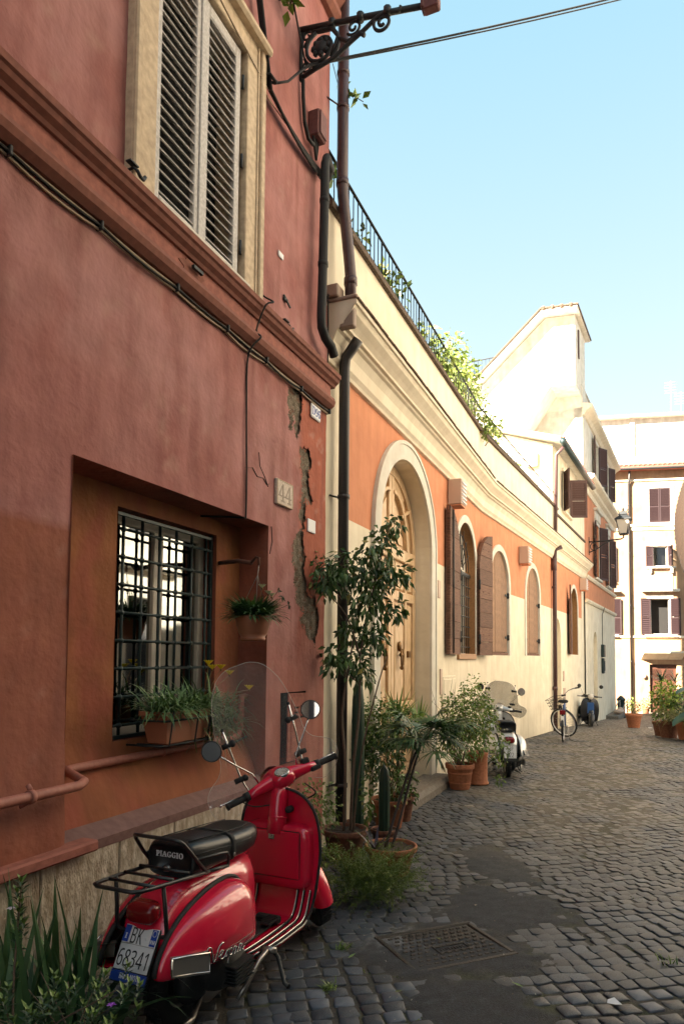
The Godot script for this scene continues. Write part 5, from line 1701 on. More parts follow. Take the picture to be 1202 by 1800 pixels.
		b = B.new(true)
		b.tube(l, 0.019, 6)
		part("scroll", b, M.iron, br)
	b = B.new(true)
	b.ell(Vector3(5.06, 6.84, 0.20), Vector3(0.03, 0.06, 0.07), 10, 7)
	for i in 8: b.ell(Vector3(5.06, 6.84 + sin(TAU * i / 8.0) * 0.06, 0.20 + cos(TAU * i / 8.0) * 0.07), Vector3(0.025, 0.028, 0.028), 7, 5)
	part("rosette", b, M.iron, br)
	b = B.new(true)
	b.tube([Vector3(4.66, 6.98, 0.0), Vector3(4.68, 6.97, 0.10), Vector3(4.70, 6.98, 0.13), Vector3(4.73, 6.96, 0.12)], 0.012, 6)
	b.tube([Vector3(4.70, 6.97, 0.11), Vector3(5.05, 6.72, 0.06)], 0.008, 6)
	part("stay", b, M.iron, br)
	# conduit down to the junction box
	b = B.new(true)
	b.tube([Vector3(5.06, 6.60, 0.03), Vector3(5.07, 6.45, 0.03), Vector3(5.10, 6.25, 0.03), Vector3(5.16, 6.14, 0.04), Vector3(5.24, 6.14, 0.05)], 0.018, 6)
	single("conduit", b, M.cable, "dark conduit from the bracket down to the junction box", "conduit", WALL, TURN1)
	b = B.new()
	b.box(Vector3(5.30, 6.34, 0.055), Vector3(0.16, 0.24, 0.11), 0.012)
	b.box(Vector3(5.30, 6.34, 0.118), Vector3(0.13, 0.21, 0.012), 0.004)
	n = single("junction_box", b, M.box_paint, "small red-brown junction box high on the corner of the red house", "junction box", WALL, TURN1)
	b = B.new(true)
	for k in 3: b.tube([Vector3(5.24 + k * 0.045, 6.23, 0.05), Vector3(5.25 + k * 0.04, 6.17, 0.05), Vector3(5.32, 6.06, 0.04)], 0.012, 6)
	part("cable_end", b, M.cable, n)
	# black lagged pipe
	b = B.new(true)
	b.tube([Vector3(5.66, 6.02, -0.06), Vector3(5.52, 6.10, 0.09), Vector3(5.41, 6.12, 0.10), Vector3(5.385, 6.05, 0.10), Vector3(5.375, 5.6, 0.10), Vector3(5.355, 5.0, 0.10), Vector3(5.335, 4.60, 0.10), Vector3(5.345, 4.52, 0.10), Vector3(5.42, 4.46, 0.10), Vector3(5.53, 4.42, 0.11), Vector3(5.60, 4.36, 0.11)], 0.042, 10)
	for q in [[5.36, 5.1], [5.38, 5.7]]: b.tube([Vector3(q[0], q[1] - 0.02, 0.10), Vector3(q[0], q[1] + 0.02, 0.10)], 0.047, 10)
	single("lagged_pipe", b, M.rubber, "thick black lagged pipe on the corner of the red house", "pipe", WALL, TURN1)
	# pink gas pipe
	b = B.new(true)
	b.tube([Vector3(-3.0, 0.965, 0.115), Vector3(2.42, 0.965, 0.115), Vector3(2.60, 0.965, 0.11), Vector3(2.67, 0.97, 0.07), Vector3(2.75, 0.985, -0.10), Vector3(2.79, 0.99, -0.165), Vector3(2.85, 0.99, -0.175), Vector3(4.42, 0.99, -0.175), Vector3(4.50, 1.0, -0.175), Vector3(4.54, 1.05, -0.175), Vector3(4.545, 1.25, -0.175), Vector3(4.56, 1.29, -0.175), Vector3(4.62, 1.29, -0.175)], 0.024, 10)
	n = single("gas_pipe", b, M.pipe_pink, "pink painted gas pipe along the foot of the red wall and up beside the niche", "pipe", WALL, TURN1)
	for q in [[2.30, 0.965, 0.115], [0.6, 0.965, 0.115], [3.6, 0.99, -0.175], [4.36, 0.99, -0.175]]:
		b = B.new(true)
		b.tube([Vector3(q[0] - 0.012, q[1], q[2]), Vector3(q[0] + 0.012, q[1], q[2])], 0.032, 10)
		b.tube([Vector3(q[0], q[1] - 0.02, q[2]), Vector3(q[0], q[1] - 0.05, q[2] - 0.06)], 0.010, 6)
		b.tube([Vector3(q[0], q[1] + 0.03, q[2]), Vector3(q[0], q[1] + 0.05, q[2] - 0.02)], 0.012, 6)
		part("pipe_clip", b, M.pipe_pink, n)
	b = B.new(true)
	b.ell(Vector3(4.46, 0.90, -0.20), Vector3(0.03, 0.03, 0.04), 8, 6)
	b.tube([Vector3(4.36, 0.95, -0.15), Vector3(4.56, 0.99, -0.13)], 0.008, 6)
	single("gas_tap", b, M.iron, "small black gas tap under the pink pipe behind the windscreen", "tap", WALL, TURN1)
	# bracket for the hanging pot
	b = B.new(true)
	b.tube([Vector3(4.33, 2.30, -0.26), Vector3(4.22, 2.29, -0.02), Vector3(4.15, 2.26, 0.13)], 0.018, 6)
	b.tube([Vector3(4.15, 2.26, 0.13), Vector3(4.15, 2.30, 0.17), Vector3(4.14, 2.29, 0.20), Vector3(4.14, 2.24, 0.20)], 0.010, 6)
	single("pot_hook", b, mat(lin(0.10, 0.035, 0.02), 0.9), "rusty iron hook sticking out of the niche above the hanging pot", "hook", WALL, TURN1)

# ---------------------------------------------------------------- things fixed to the yellow house
func yellow_fittings() -> void:
	# the brown rain pipe standing on the cornice, and the black one below
	var b := B.new(true)
	b.tube([Vector3(5.80, 8.6, 0.09), Vector3(5.80, 6.35, 0.09), Vector3(5.80, 6.15, 0.09), Vector3(5.80, 6.0, 0.10), Vector3(5.815, 5.35, 0.165), Vector3(5.82, 5.22, 0.175), Vector3(5.82, 4.96, 0.175)], 0.055, 12)
	for y in [7.25, 6.9]: b.tube([Vector3(5.80, y - 0.02, 0.09), Vector3(5.80, y + 0.02, 0.09)], 0.062, 12)
	b.tube([Vector3(5.80, 6.12, 0.09), Vector3(5.80, 6.18, 0.09)], 0.062, 12)
	b.tube([Vector3(5.82, 5.13, 0.175), Vector3(5.82, 5.20, 0.175)], 0.064, 12)
	b.tube([Vector3(5.62, 6.9, 0.0), Vector3(5.80, 6.9, 0.09)], 0.008, 6)
	single("rain_pipe", b, M.brown_pipe, "tall mauve-brown rain pipe against the sky, ending on the yellow cornice", "drainpipe", WALL, TURN1, "rain pipes")
	b = B.new(true)
	b.tube([Vector3(5.96, 4.66, 0.20), Vector3(5.96, 4.58, 0.14), Vector3(5.965, 4.50, 0.07), Vector3(5.975, 4.40, 0.055), Vector3(5.98, -0.2, 0.055)], 0.052, 12)
	for y in [3.14, 1.55, 0.4]:
		b.tube([Vector3(5.98, y - 0.02, 0.055), Vector3(5.98, y + 0.02, 0.055)], 0.060, 12)
		b.tube([Vector3(5.98, y, 0.0), Vector3(5.86, y, -0.04)], 0.010, 6)
	single("rain_pipe", b, M.black_pipe, "black rain pipe from under the cornice to the ground behind the ficus", "drainpipe", WALL, TURN1, "rain pipes")
	b = B.new(true)
	b.tube([Vector3(6.82, 4.70, 0.24), Vector3(6.80, 4.62, 0.06), Vector3(6.80, 4.3, 0.04), Vector3(6.80, -0.5, 0.03)], 0.058, 12)
	b.tube([Vector3(6.80, 0.75, 0.03), Vector3(6.80, 0.85, 0.03)], 0.07, 12)
	b.tube([Vector3(6.80, 3.55, 0.03), Vector3(6.80, 3.62, 0.03)], 0.066, 12)
	b.tube([Vector3(6.80, 4.05, 0.03), Vector3(6.80, 4.38, 0.03)], 0.075, 12)
	single("rain_pipe", b, M.brown_pipe, "brown rain pipe on the yellow wall behind the bicycle", "drainpipe", BEND, TURN2, "rain pipes")
	b = B.new(true)
	b.tube([Vector3(6.85, 7.5, 0.30), Vector3(6.86, 7.3, 0.10), Vector3(6.86, 5.0, 0.06)], 0.05, 10)
	single("rain_pipe", b, M.brown_pipe, "dark rain pipe on the corner of the upper storey above the terrace rail", "drainpipe", BEND, TURN2, "rain pipes")
	b = B.new(true)
	b.tube([Vector3(5.63, 4.98, 0.03), Vector3(5.66, 4.5, 0.02), Vector3(5.65, 4.18, 0.02)], 0.007, 6)
	single("corner_wire", b, M.cable, "thin grey wire down the seam between red and yellow house", "cable", WALL, TURN1)
	# flue boxes
	var spots := [[0, 10.50, 4.20, "large pale flue box beside the plank shutters, nearest the portal"], [1, 3.18, 3.97, "square flue box above and between the closed arches"], [1, 11.7, 4.14, "small flue box at the far end of the orange wall"], [1, 6.0, 7.25, "flue box on the side wall of the annex above the rail"]]
	for i in 4:
		var q = spots[i]
		b = B.new()
		var w := 0.30; var hh := 0.40
		b.box(Vector3.ZERO, Vector3(w, hh, 0.22), 0.012)
		var at: Vector3 = w1(q[1], q[2], 0.07) if q[0] == 0 else w2(q[1], q[2], 0.07)
		var turn := TURN1 if q[0] == 0 else TURN2
		if i == 3:
			at = w2(6.88, 7.25, -0.55)
			turn = TURN2 - PI / 2
		var o := single("flue_box", b, M.flue, q[3], "vent", at, turn, "flue boxes on the yellow house")
		for k in 6:
			b = B.new()
			b.box(Vector3(0, -0.16 + k * 0.06, 0.115), Vector3(w - 0.04, 0.03, 0.03), 0.006)
			part("louvre", b, M.paper, o)
		b = B.new()
		b.box(Vector3(0, -hh / 2 - 0.012, 0.0), Vector3(w - 0.02, 0.022, 0.20))
		part("base_plate", b, M.orange, o)
	# railing on the terrace
	var t := thing("terrace_railing", "long dark iron railing along the yellow house's roof terrace, bent with the wall", "railing")
	b = B.new(true)
	var y0 := 5.95
	b.tube([w1(5.72, 6.46, -0.03), bend_pt(6.38, -0.03), w2(7.1, 6.28, -0.03)], 0.016, 8)
	b.tube([w1(5.72, 6.04, -0.03), bend_pt(6.03, -0.03), w2(7.1, 6.01, -0.03)], 0.014, 6)
	part("rail", b, M.iron, t)
	var first: MeshInstance3D = null
	var i := 0
	while true:
		var s := 5.75 + 0.125 * i
		var on2 := s > 12.72
		if on2 and s - 12.72 > 7.0: break
		var top := lerpf(6.46, 6.38, (s - 5.75) / 7.0) if not on2 else lerpf(6.38, 6.28, (s - 12.72) / 7.1)
		var p := w1(s, y0, -0.03) if not on2 else w2(s - 12.72, y0, -0.03)
		if first == null:
			b = B.new(true)
			b.tube([Vector3.ZERO, Vector3(0, 1, 0)], 0.0065, 5)
			first = part("baluster", b, M.iron, t)
			first.transform = Transform3D(Basis.from_scale(Vector3(1, top - y0, 1)), p)
		else: again(first, t, Transform3D(Basis.from_scale(Vector3(1.8 if i % 12 == 0 else 1.0, top - y0, 1.8 if i % 12 == 0 else 1.0)), p))
		i += 1
	# plates and small doors on the yellow wall
	for q in [[0, 9.83, 2.62, 0.12, 0.26, M.flue, "faint enamel plate right of the portal"], [0, 9.95, 1.25, 0.10, 0.38, M.flue, "narrow letter slot plate right of the portal"], [1, 7.5 + 1.0, 1.1, 0.22, 0.30, M.flue, "grey notice by the low blind arch"], [1, 8.6, 0.55, 0.3, 0.4, M.flue, "pale grey meter plate under the far plank window"]]:
		b = B.new()
		b.box(Vector3(q[1], q[2], -0.04), Vector3(q[3], q[4], 0.02), 0.004)
		single("wall_plate", b, q[5], q[6], "sign", WALL if q[0] == 0 else BEND, TURN1 if q[0] == 0 else TURN2)
	b = B.new()
	b.box(Vector3(10.40, 1.02, -0.035), Vector3(0.80, 0.62, 0.03), 0.01)
	b.box(Vector3(10.40, 1.02, -0.018), Vector3(0.70, 0.52, 0.012), 0.006)
	single("meter_hatch", b, M.cream, "cream painted meter hatch low on the wall behind the potted bush", "hatch", WALL, TURN1)
	b = B.new()
	b.box(Vector3(16.6, 1.95, 0.06), Vector3(0.42, 0.50, 0.14), 0.03)
	b.box(Vector3(16.65, 1.35, 0.05), Vector3(0.34, 0.62, 0.10), 0.03)
	b.box(Vector3(16.65, 1.35, 0.11), Vector3(0.22, 0.40, 0.02), 0.008)
	single("post_box", b, M.green_iron, "dark green metal boxes on the corner house wall", "box", BEND, TURN2)
	b = B.new(true)
	b.tube([Vector3(16.6, 2.2, 0.04), Vector3(16.62, 3.4, 0.04), Vector3(16.7, 3.7, 0.12)], 0.012, 6)
	single("post_box_cable", b, M.cable, "thin cable above the green boxes on the corner house", "cable", BEND, TURN2)
	# the street lantern on its arm
	var at := w2(13.45, 5.85, 0.0)
	var l := thing("street_lantern", "black wall lantern with frosted glass on a scrolled arm, corner house", "street lamp", at, TURN2)
	b = B.new(true)
	b.tube([Vector3(0, 0.02, 0), Vector3(0, 0.02, 0.55), Vector3(0.0, 0.05, 1.10), Vector3(0, 0.10, 1.18), Vector3(0, 0.17, 1.18)], 0.028, 8)
	var sc := []
	for k in 20:
		var a := 0.5 * PI + TAU * 1.2 * k / 19.0
		var r := lerpf(0.17, 0.05, k / 19.0)
		sc.append(Vector3(0, -0.17 + sin(a) * r, 0.2 + cos(a) * r))
	b.tube(sc, 0.018, 6)
	b.tube([Vector3(0, -0.36, 0.02), Vector3(0, -0.28, 0.25), Vector3(0, -0.10, 0.50), Vector3(0, 0.0, 0.72)], 0.02, 6)
	b.tube([Vector3(0, 0.2, 0.0), Vector3(0, -0.45, 0.0)], 0.025, 6)
	part("arm", b, M.iron, l)
	b = B.new()
	b.xf = Transform3D(Basis.IDENTITY, Vector3(0, 0.22, 1.18))
	var sq := func(y: float, hw: float) -> PackedVector3Array: return PackedVector3Array([Vector3(-hw, y, -hw), Vector3(hw, y, -hw), Vector3(hw, y, hw), Vector3(-hw, y, hw)])
	b.loft([sq.call(0.02, 0.125), sq.call(0.50, 0.215)], true, true, true)
	part("glass", b, M.lens, l)
	b = B.new()
	b.xf = Transform3D(Basis.IDENTITY, Vector3(0, 0.22, 1.18))
	b.loft([sq.call(0.50, 0.27), sq.call(0.53, 0.27), sq.call(0.66, 0.13), sq.call(0.70, 0.15), sq.call(0.80, 0.10), sq.call(0.84, 0.03)], true, true, true)
	for k in 4:
		var sx := 1.0 if k % 2 else -1.0; var sz := 1.0 if k > 1 else -1.0
		b.bar(Vector3(0.13 * sx, 0.0, 0.13 * sz), Vector3(0.22 * sx, 0.52, 0.22 * sz), 0.022, 0.022)
		b.bar(Vector3(0.10 * sx, 0.70, 0.10 * sz), Vector3(0.17 * sx, 0.86, 0.17 * sz), 0.02, 0.02)
	b.box(Vector3(0, -0.01, 0), Vector3(0.28, 0.04, 0.28), 0.01)
	b.smooth(true)
	b.ell(Vector3(0, 0.90, 0), Vector3(0.04, 0.06, 0.04), 8, 6)
	part("lantern_frame", b, M.iron, l)

# ---------------------------------------------------------------- scooters: x ahead, y up, z to the rider's right
func smooth_line(p: Array, per := 4, closed := false) -> Array:
	var out := []
	var n := p.size()
	for i in (n if closed else n - 1):
		var a = p[(i - 1 + n) % n] if closed or i > 0 else p[0]
		var b = p[i]
		var c = p[(i + 1) % n]
		var d = p[(i + 2) % n] if closed or i + 2 < n else p[n - 1]
		for k in per:
			var t := float(k) / per
			out.append(0.5 * ((2.0 * b) + (c - a) * t + (2.0 * a - 5.0 * b + 4.0 * c - d) * t * t + (3.0 * b - a - 3.0 * c + d) * t * t * t))
	if not closed: out.append(p[n - 1])
	return out

func sup(x: float, y0: float, y1: float, w: float, e: float, n := 24, z := 0.0) -> PackedVector3Array:    # a rounded-square section across x
	var out := PackedVector3Array()
	for i in n:
		var a := TAU * i / n
		var c := cos(a); var s := sin(a)
		out.append(Vector3(x, (y0 + y1) / 2 + signf(s) * pow(absf(s), 2.0 / e) * (y1 - y0) / 2, z + signf(c) * pow(absf(c), 2.0 / e) * w))
	return out

func wheel(parent: Node3D, at: Transform3D, r: float, w: float, called := "wheel") -> void:
	var b := B.new(true)
	b.xf = at * Transform3D(Basis(Vector3.RIGHT, PI / 2), Vector3.ZERO)
	b.lathe([Vector2(r * 0.60, -w * 0.36), Vector2(r * 0.80, -w * 0.50), Vector2(r * 0.93, -w * 0.46), Vector2(r * 0.985, -w * 0.25), Vector2(r, 0), Vector2(r * 0.985, w * 0.25), Vector2(r * 0.93, w * 0.46), Vector2(r * 0.80, w * 0.50), Vector2(r * 0.60, w * 0.36)], 36)
	b.smooth(false)
	for i in 44:
		var a := TAU * i / 44.0
		b.xf = at * Transform3D(Basis(Vector3.BACK, a), Vector3.ZERO)
		b.box(Vector3(r * 0.985, 0, w * 0.24), Vector3(r * 0.045, r * 0.075, w * 0.30))
		b.box(Vector3(r * 0.985, r * 0.07, -w * 0.24), Vector3(r * 0.045, r * 0.075, w * 0.30))
	var t := part(called, b, M.rubber, parent)
	b = B.new(true)
	b.xf = at * Transform3D(Basis(Vector3.RIGHT, PI / 2), Vector3.ZERO)
	b.lathe([Vector2(0.001, -w * 0.30), Vector2(r * 0.25, -w * 0.30), Vector2(r * 0.30, -w * 0.12), Vector2(r * 0.55, -w * 0.12), Vector2(r * 0.62, -w * 0.38), Vector2(r * 0.62, w * 0.38), Vector2(r * 0.55, w * 0.12), Vector2(r * 0.30, w * 0.12), Vector2(r * 0.25, w * 0.30), Vector2(0.001, w * 0.30)], 28)
	part("rim", b, M.steel, t)

func make_scooter(label: String, at: Vector3, turn: float, q: Dictionary) -> Node3D:
	var s := thing("scooter", label, "scooter", at, turn)
	var paint: Material = q.paint
	var b: B
	# side cowls
	var cowl := smooth_line([Vector2(-0.462, 0.375), Vector2(-0.44, 0.44), Vector2(-0.37, 0.515), Vector2(-0.27, 0.572), Vector2(-0.14, 0.612), Vector2(-0.01, 0.630), Vector2(0.09, 0.622), Vector2(0.155, 0.585), Vector2(0.188, 0.52), Vector2(0.195, 0.44), Vector2(0.192, 0.345), Vector2(0.170, 0.318), Vector2(0.05, 0.312), Vector2(-0.12, 0.315), Vector2(-0.30, 0.328), Vector2(-0.43, 0.345)], 4, true)
	for sg in [1.0, -1.0]:
		var rings := []
		for k in 15:
			var t: float = k / 14.0
			var a := cos(t * PI / 2) if k < 14 else 0.02
			a = 1.0 - pow(1.0 - a, 1.0)
			var rr := PackedVector3Array()
			for v in cowl:
				var c := Vector2(-0.10 + 0.05 * (1.0 - t), 0.45)
				var sc := pow(1.0 - pow(t, 3.2), 1.0 / 2.6) if k < 14 else 0.02
				var pnt: Vector2 = c + (v - c) * sc
				var reach := lerpf(0.50, 1.0, smoothstep(-0.50, -0.10, pnt.x))
				reach *= lerpf(1.0, 0.90, smoothstep(0.45, 0.62, pnt.y))
				rr.append(Vector3(pnt.x, pnt.y, sg * (0.138 + (0.160 * reach) * t)))
			rings.append(rr)
		b = B.new(true)
		b.loft(rings, true, false, true)
		var cw := part("side_cowl", b, paint, s)
		b = B.new(true)
		var tr := []
		for i in cowl.size():
			var v: Vector2 = cowl[i]
			if i < 42: tr.append(Vector3(-0.10 + (v.x + 0.10) * 1.012, 0.45 + (v.y - 0.45) * 1.03, sg * 0.145))
		b.tube(tr, 0.012, 6)
		part("cowl_trim", b, M.rubber, cw)
		# indicator wrapped round the rear corner
		b = B.new()
		var ip := [Vector3(-0.432, 0.447, 0.205), Vector3(-0.436, 0.376, 0.210), Vector3(-0.285, 0.352, 0.290), Vector3(-0.280, 0.428, 0.287)]
		var c0 := Vector3(-0.30, 0.41, 0.16)
		var fr := PackedVector3Array(); var bk := PackedVector3Array(); var ff := PackedVector3Array()
		for v in ip:
			var w := Vector3(v.x, v.y, v.z * sg)
			fr.append(w); bk.append(Vector3(v.x + 0.05, v.y, (v.z - 0.07) * sg))
		if sg < 0: fr.reverse(); bk.reverse()
		b.loft([bk, fr], true, false, true)
		var ind := part("indicator", b, M.lens_clear, s)
		b = B.new(true)
		var loop := []
		for v in fr: loop.append(v)
		loop.append(fr[0])
		b.tube(loop, 0.006, 6)
		part("indicator_rim", b, M.chrome, ind)
		b = B.new(true)
		b.ell(Vector3(-0.345, 0.40, 0.21 * sg), Vector3(0.02, 0.022, 0.02), 8, 6)
		part("bulb", b, M.paper, ind)
	# the spine under the seat, tail and front panel
	b = B.new(true)
	b.loft([sup(0.385, 0.18, 0.67, 0.05, 2.6), sup(0.37, 0.18, 0.685, 0.115, 2.8), sup(0.31, 0.20, 0.69, 0.15, 3.0), sup(0.15, 0.25, 0.688, 0.155, 3.2), sup(-0.05, 0.30, 0.688, 0.15, 3.2), sup(-0.17, 0.31, 0.68, 0.148, 3.0), sup(-0.24, 0.33, 0.655, 0.145, 2.8), sup(-0.31, 0.36, 0.605, 0.136, 2.6), sup(-0.345, 0.40, 0.565, 0.126, 2.5), sup(-0.365, 0.44, 0.53, 0.10, 2.4), sup(-0.372, 0.46, 0.51, 0.06, 2.2)], true, true, true)
	part("body", b, paint, s)
	# tail lamp under the carrier, number plate
	b = B.new(true)
	b.loft([sup(-0.345, 0.545, 0.635, 0.075, 3.5), sup(-0.39, 0.54, 0.625, 0.075, 3.5), sup(-0.402, 0.55, 0.615, 0.065, 3.5)], true, true, true)
	part("tail_lamp", b, M.lens_red, s)
	var pm := Basis(Vector3(0, 0, 1), Vector3(0.474, 0.880, 0), Vector3(-0.880, 0.474, 0))
	var px := Transform3D(pm, Vector3(-0.412, 0.423, 0))
	if q.has("plate_low"): px = Transform3D(Basis(Vector3(0, 0, 1), Vector3(0.2, 0.98, 0), Vector3(-0.98, 0.2, 0)), Vector3(-0.455, 0.40, 0))
	b = B.new(); b.xf = px
	b.box(Vector3(0, -0.002, -0.004), Vector3(0.190, 0.226, 0.008), 0.003)
	var holder := part("plate_holder", b, M.black_steel, s)
	b = B.new(); b.xf = px
	b.box(Vector3(0, 0.020, 0.003), Vector3(0.178, 0.176, 0.006), 0.002)
	part("number_plate", b, M.plate, holder)
	if q.has("band"):
		b = B.new(); b.xf = px
		b.box(Vector3(-0.072, 0.072, 0.0065), Vector3(0.030, 0.066, 0.002)); b.box(Vector3(0.072, 0.072, 0.0065), Vector3(0.030, 0.066, 0.002))
		b.box(Vector3(0, -0.092, 0.003), Vector3(0.186, 0.040, 0.008), 0.002)
		part("blue_field", b, M.plate_blue, holder)
		lettering("I", 0.030, 0.001, M.plate, "letter", holder, px * Transform3D(Basis.IDENTITY, Vector3(-0.072, 0.062, 0.008)), "Droid Sans", true)
		lettering("RM", 0.022, 0.001, M.plate, "letter", holder, px * Transform3D(Basis.IDENTITY, Vector3(0.072, 0.055, 0.008)), "Droid Sans", true, 0.8)
		lettering(q.band, 0.030, 0.001, M.plate, "dealer_name", holder, px * Transform3D(Basis.IDENTITY, Vector3(0.014, -0.090, 0.0075)), "Droid Sans", true, 0.62)
		b = B.new(true); b.xf = px
		var em := []
		for i in 13: em.append(Vector3(0.072 + cos(TAU * i / 12.0) * 0.010, 0.089 + sin(TAU * i / 12.0) * 0.012, 0.008))
		b.tube(em, 0.0012, 5)
		b.ell(Vector3(0.034, 0.065, 0.007), Vector3(0.008, 0.008, 0.001), 8, 4)
		part("emblem", b, M.plate, holder)
		b = B.new(); b.xf = px
		b.box(Vector3(0, 0.034, 0.0068), Vector3(0.172, 0.002, 0.0012))
		part("divider", b, M.steel, holder)
	lettering(q.plate[0], 0.088, 0.001, M.ink, "letter", holder, px * Transform3D(Basis.IDENTITY, Vector3(-0.018 if q.has("band") else 0.0, 0.068, 0.0065)), "Droid Sans", false, 0.62)
	lettering(q.plate[1], 0.092, 0.001, M.ink, "letter", holder, px * Transform3D(Basis.IDENTITY, Vector3(0, -0.022, 0.0065)), "Droid Sans", false, 0.68)
	# seat
	b = B.new(true)
	b.loft([sup(-0.150, 0.70, 0.80, 0.09, 3.5, 28), sup(-0.190, 0.688, 0.825, 0.120, 3.8, 28), sup(-0.196, 0.686, 0.832, 0.122, 3.8, 28), sup(-0.175, 0.684, 0.846, 0.130, 3.8, 28), sup(-0.10, 0.684, 0.845, 0.136, 3.8, 28), sup(0.05, 0.684, 0.832, 0.140, 3.6, 28), sup(0.13, 0.684, 0.824, 0.142, 3.6, 28), sup(0.25, 0.684, 0.822, 0.142, 3.4, 28), sup(0.34, 0.690, 0.824, 0.132, 3.2, 28), sup(0.40, 0.705, 0.815, 0.105, 3.0, 28), sup(0.435, 0.73, 0.795, 0.06, 2.6, 28), sup(0.442, 0.75, 0.78, 0.02, 2.2, 28)], true, true, true)
	var seat := part("seat", b, M.vinyl, s)
	b = B.new(true)
	b.loft([sup(0.105, 0.680, 0.8305, 0.1445, 3.6, 28), sup(0.104, 0.678, 0.833, 0.1465, 3.6, 28), sup(0.131, 0.678, 0.831, 0.1475, 3.6, 28), sup(0.132, 0.680, 0.8285, 0.1455, 3.6, 28)], true)
	part("strap", b, M.rubber, seat)
	b = B.new(true)
	for sg in [1.0, -1.0]: b.tube([Vector3(-0.185, 0.79, 0.126 * sg), Vector3(-0.10, 0.79, 0.136 * sg), Vector3(0.10, 0.772, 0.1415 * sg), Vector3(0.27, 0.765, 0.140 * sg), Vector3(0.37, 0.765, 0.118 * sg), Vector3(0.42, 0.765, 0.07 * sg)], 0.0035, 5)
	for sg in [1.0, -1.0]: b.tube([Vector3(-0.17, 0.8465, 0.085 * sg), Vector3(0.05, 0.833, 0.095 * sg), Vector3(0.25, 0.8225, 0.095 * sg), Vector3(0.36, 0.821, 0.07 * sg)], 0.0028, 5)
	part("piping", b, M.rubber, seat)
	b = B.new(true)
	b.ell(Vector3(0.118, 0.725, 0.147), Vector3(0.008, 0.011, 0.006), 8, 5)
	b.ell(Vector3(-0.196, 0.722, -0.012), Vector3(0.012, 0.016, 0.022), 10, 6)
	b.tube([Vector3(-0.20, 0.722, -0.012), Vector3(-0.215, 0.722, -0.012)], 0.011, 10)
	part("seat_lock", b, M.steel, seat)
	var back_face := Basis(Vector3(0, 0, 1), Vector3(0, 1, 0), Vector3(-1, 0, 0))
	if q.has("word"): lettering(q.word, 0.034, 0.002, M.plate, "maker_name", seat, Transform3D(back_face, Vector3(-0.1975, 0.785, 0.0)), "Droid Serif", true, 1.0)
	# carrier
	if q.has("carrier"):
		b = B.new(true)
		var r := 0.0092
		b.tube([Vector3(-0.10, 0.703, 0.150), Vector3(-0.30, 0.72, 0.142), Vector3(-0.48, 0.733, 0.128), Vector3(-0.535, 0.737, 0.118), Vector3(-0.555, 0.738, 0.09), Vector3(-0.555, 0.738, -0.09), Vector3(-0.535, 0.737, -0.118), Vector3(-0.48, 0.733, -0.128), Vector3(-0.30, 0.72, -0.142), Vector3(-0.10, 0.703, -0.150), Vector3(0.06, 0.69, -0.155)], r, 8)
		b.tube([Vector3(-0.10, 0.703, 0.150), Vector3(0.05, 0.69, 0.155)], r, 8)
		var cr := part("carrier", b, M.black_steel, s)
		for x in [-0.235, -0.34, -0.445]:
			b = B.new(true)
			var hw: float = 0.148 - absf(x) * 0.045
			b.tube([Vector3(x, 0.731, -hw), Vector3(x, 0.731, hw)], 0.0075, 8)
			part("crossbar", b, M.black_steel, cr)
		b = B.new(true)
		b.tube([Vector3(-0.115, 0.70, 0.150), Vector3(-0.20, 0.79, 0.140), Vector3(-0.268, 0.862, 0.132), Vector3(-0.282, 0.876, 0.122), Vector3(-0.288, 0.882, 0.095), Vector3(-0.296, 0.886, -0.095), Vector3(-0.290, 0.884, -0.122), Vector3(-0.275, 0.868, -0.132), Vector3(-0.21, 0.79, -0.140), Vector3(-0.115, 0.70, -0.150)], r, 8)
		for sg in [1.0, -1.0]:
			b.tube([Vector3(-0.19, 0.775, 0.142 * sg), Vector3(-0.02, 0.765, 0.158 * sg), Vector3(0.03, 0.758, 0.160 * sg), Vector3(0.048, 0.735, 0.160 * sg), Vector3(0.05, 0.692, 0.156 * sg)], 0.0075, 8)
		part("hoop", b, M.black_steel, cr)
		b = B.new(true)
		for sg in [1.0, -1.0]:
			b = B.new(true)
			b.tube([Vector3(-0.40, 0.728, 0.128 * sg), Vector3(-0.385, 0.60, 0.132 * sg), Vector3(-0.380, 0.53, 0.135 * sg), Vector3(-0.375, 0.50, 0.128 * sg), Vector3(-0.36, 0.49, 0.09 * sg)], r, 8)
			part("strut", b, M.black_steel, cr)
	# footboard and leg shield: one curved sheet
	var prof := smooth_line([Vector3(0.16, 0.185, 0.165), Vector3(0.40, 0.185, 0.215), Vector3(0.62, 0.185, 0.222), Vector3(0.73, 0.188, 0.222), Vector3(0.79, 0.222, 0.226), Vector3(0.828, 0.30, 0.238), Vector3(0.852, 0.42, 0.258), Vector3(0.868, 0.55, 0.268), Vector3(0.866, 0.68, 0.262), Vector3(0.856, 0.78, 0.238), Vector3(0.842, 0.85, 0.195), Vector3(0.828, 0.895, 0.135), Vector3(0.820, 0.915, 0.07), Vector3(0.818, 0.920, 0.015)], 4)
	b = B.new(true)
	var front_r := []; var back_r := []; var edge_l := []; var edge_r := []
	for i in prof.size():
		var v: Vector3 = prof[i]
		var fa := PackedVector3Array(); var ba := PackedVector3Array()
		for k in 17:
			var z := v.z * (k / 8.0 - 1.0)
			var cup := 0.030 * pow(z / 0.26, 2.0) * smoothstep(0.20, 0.5, v.y)
			ba.append(Vector3(v.x - cup, v.y, z)); fa.append(Vector3(v.x - cup + 0.010 * smoothstep(0.2, 0.4, v.y), v.y - 0.012 * (1.0 - smoothstep(0.2, 0.4, v.y)), z))
		front_r.append(fa); back_r.append(ba)
		edge_l.append(ba[0]); edge_r.append(ba[16])
	b.loft(back_r, false); b.loft(front_r, false)
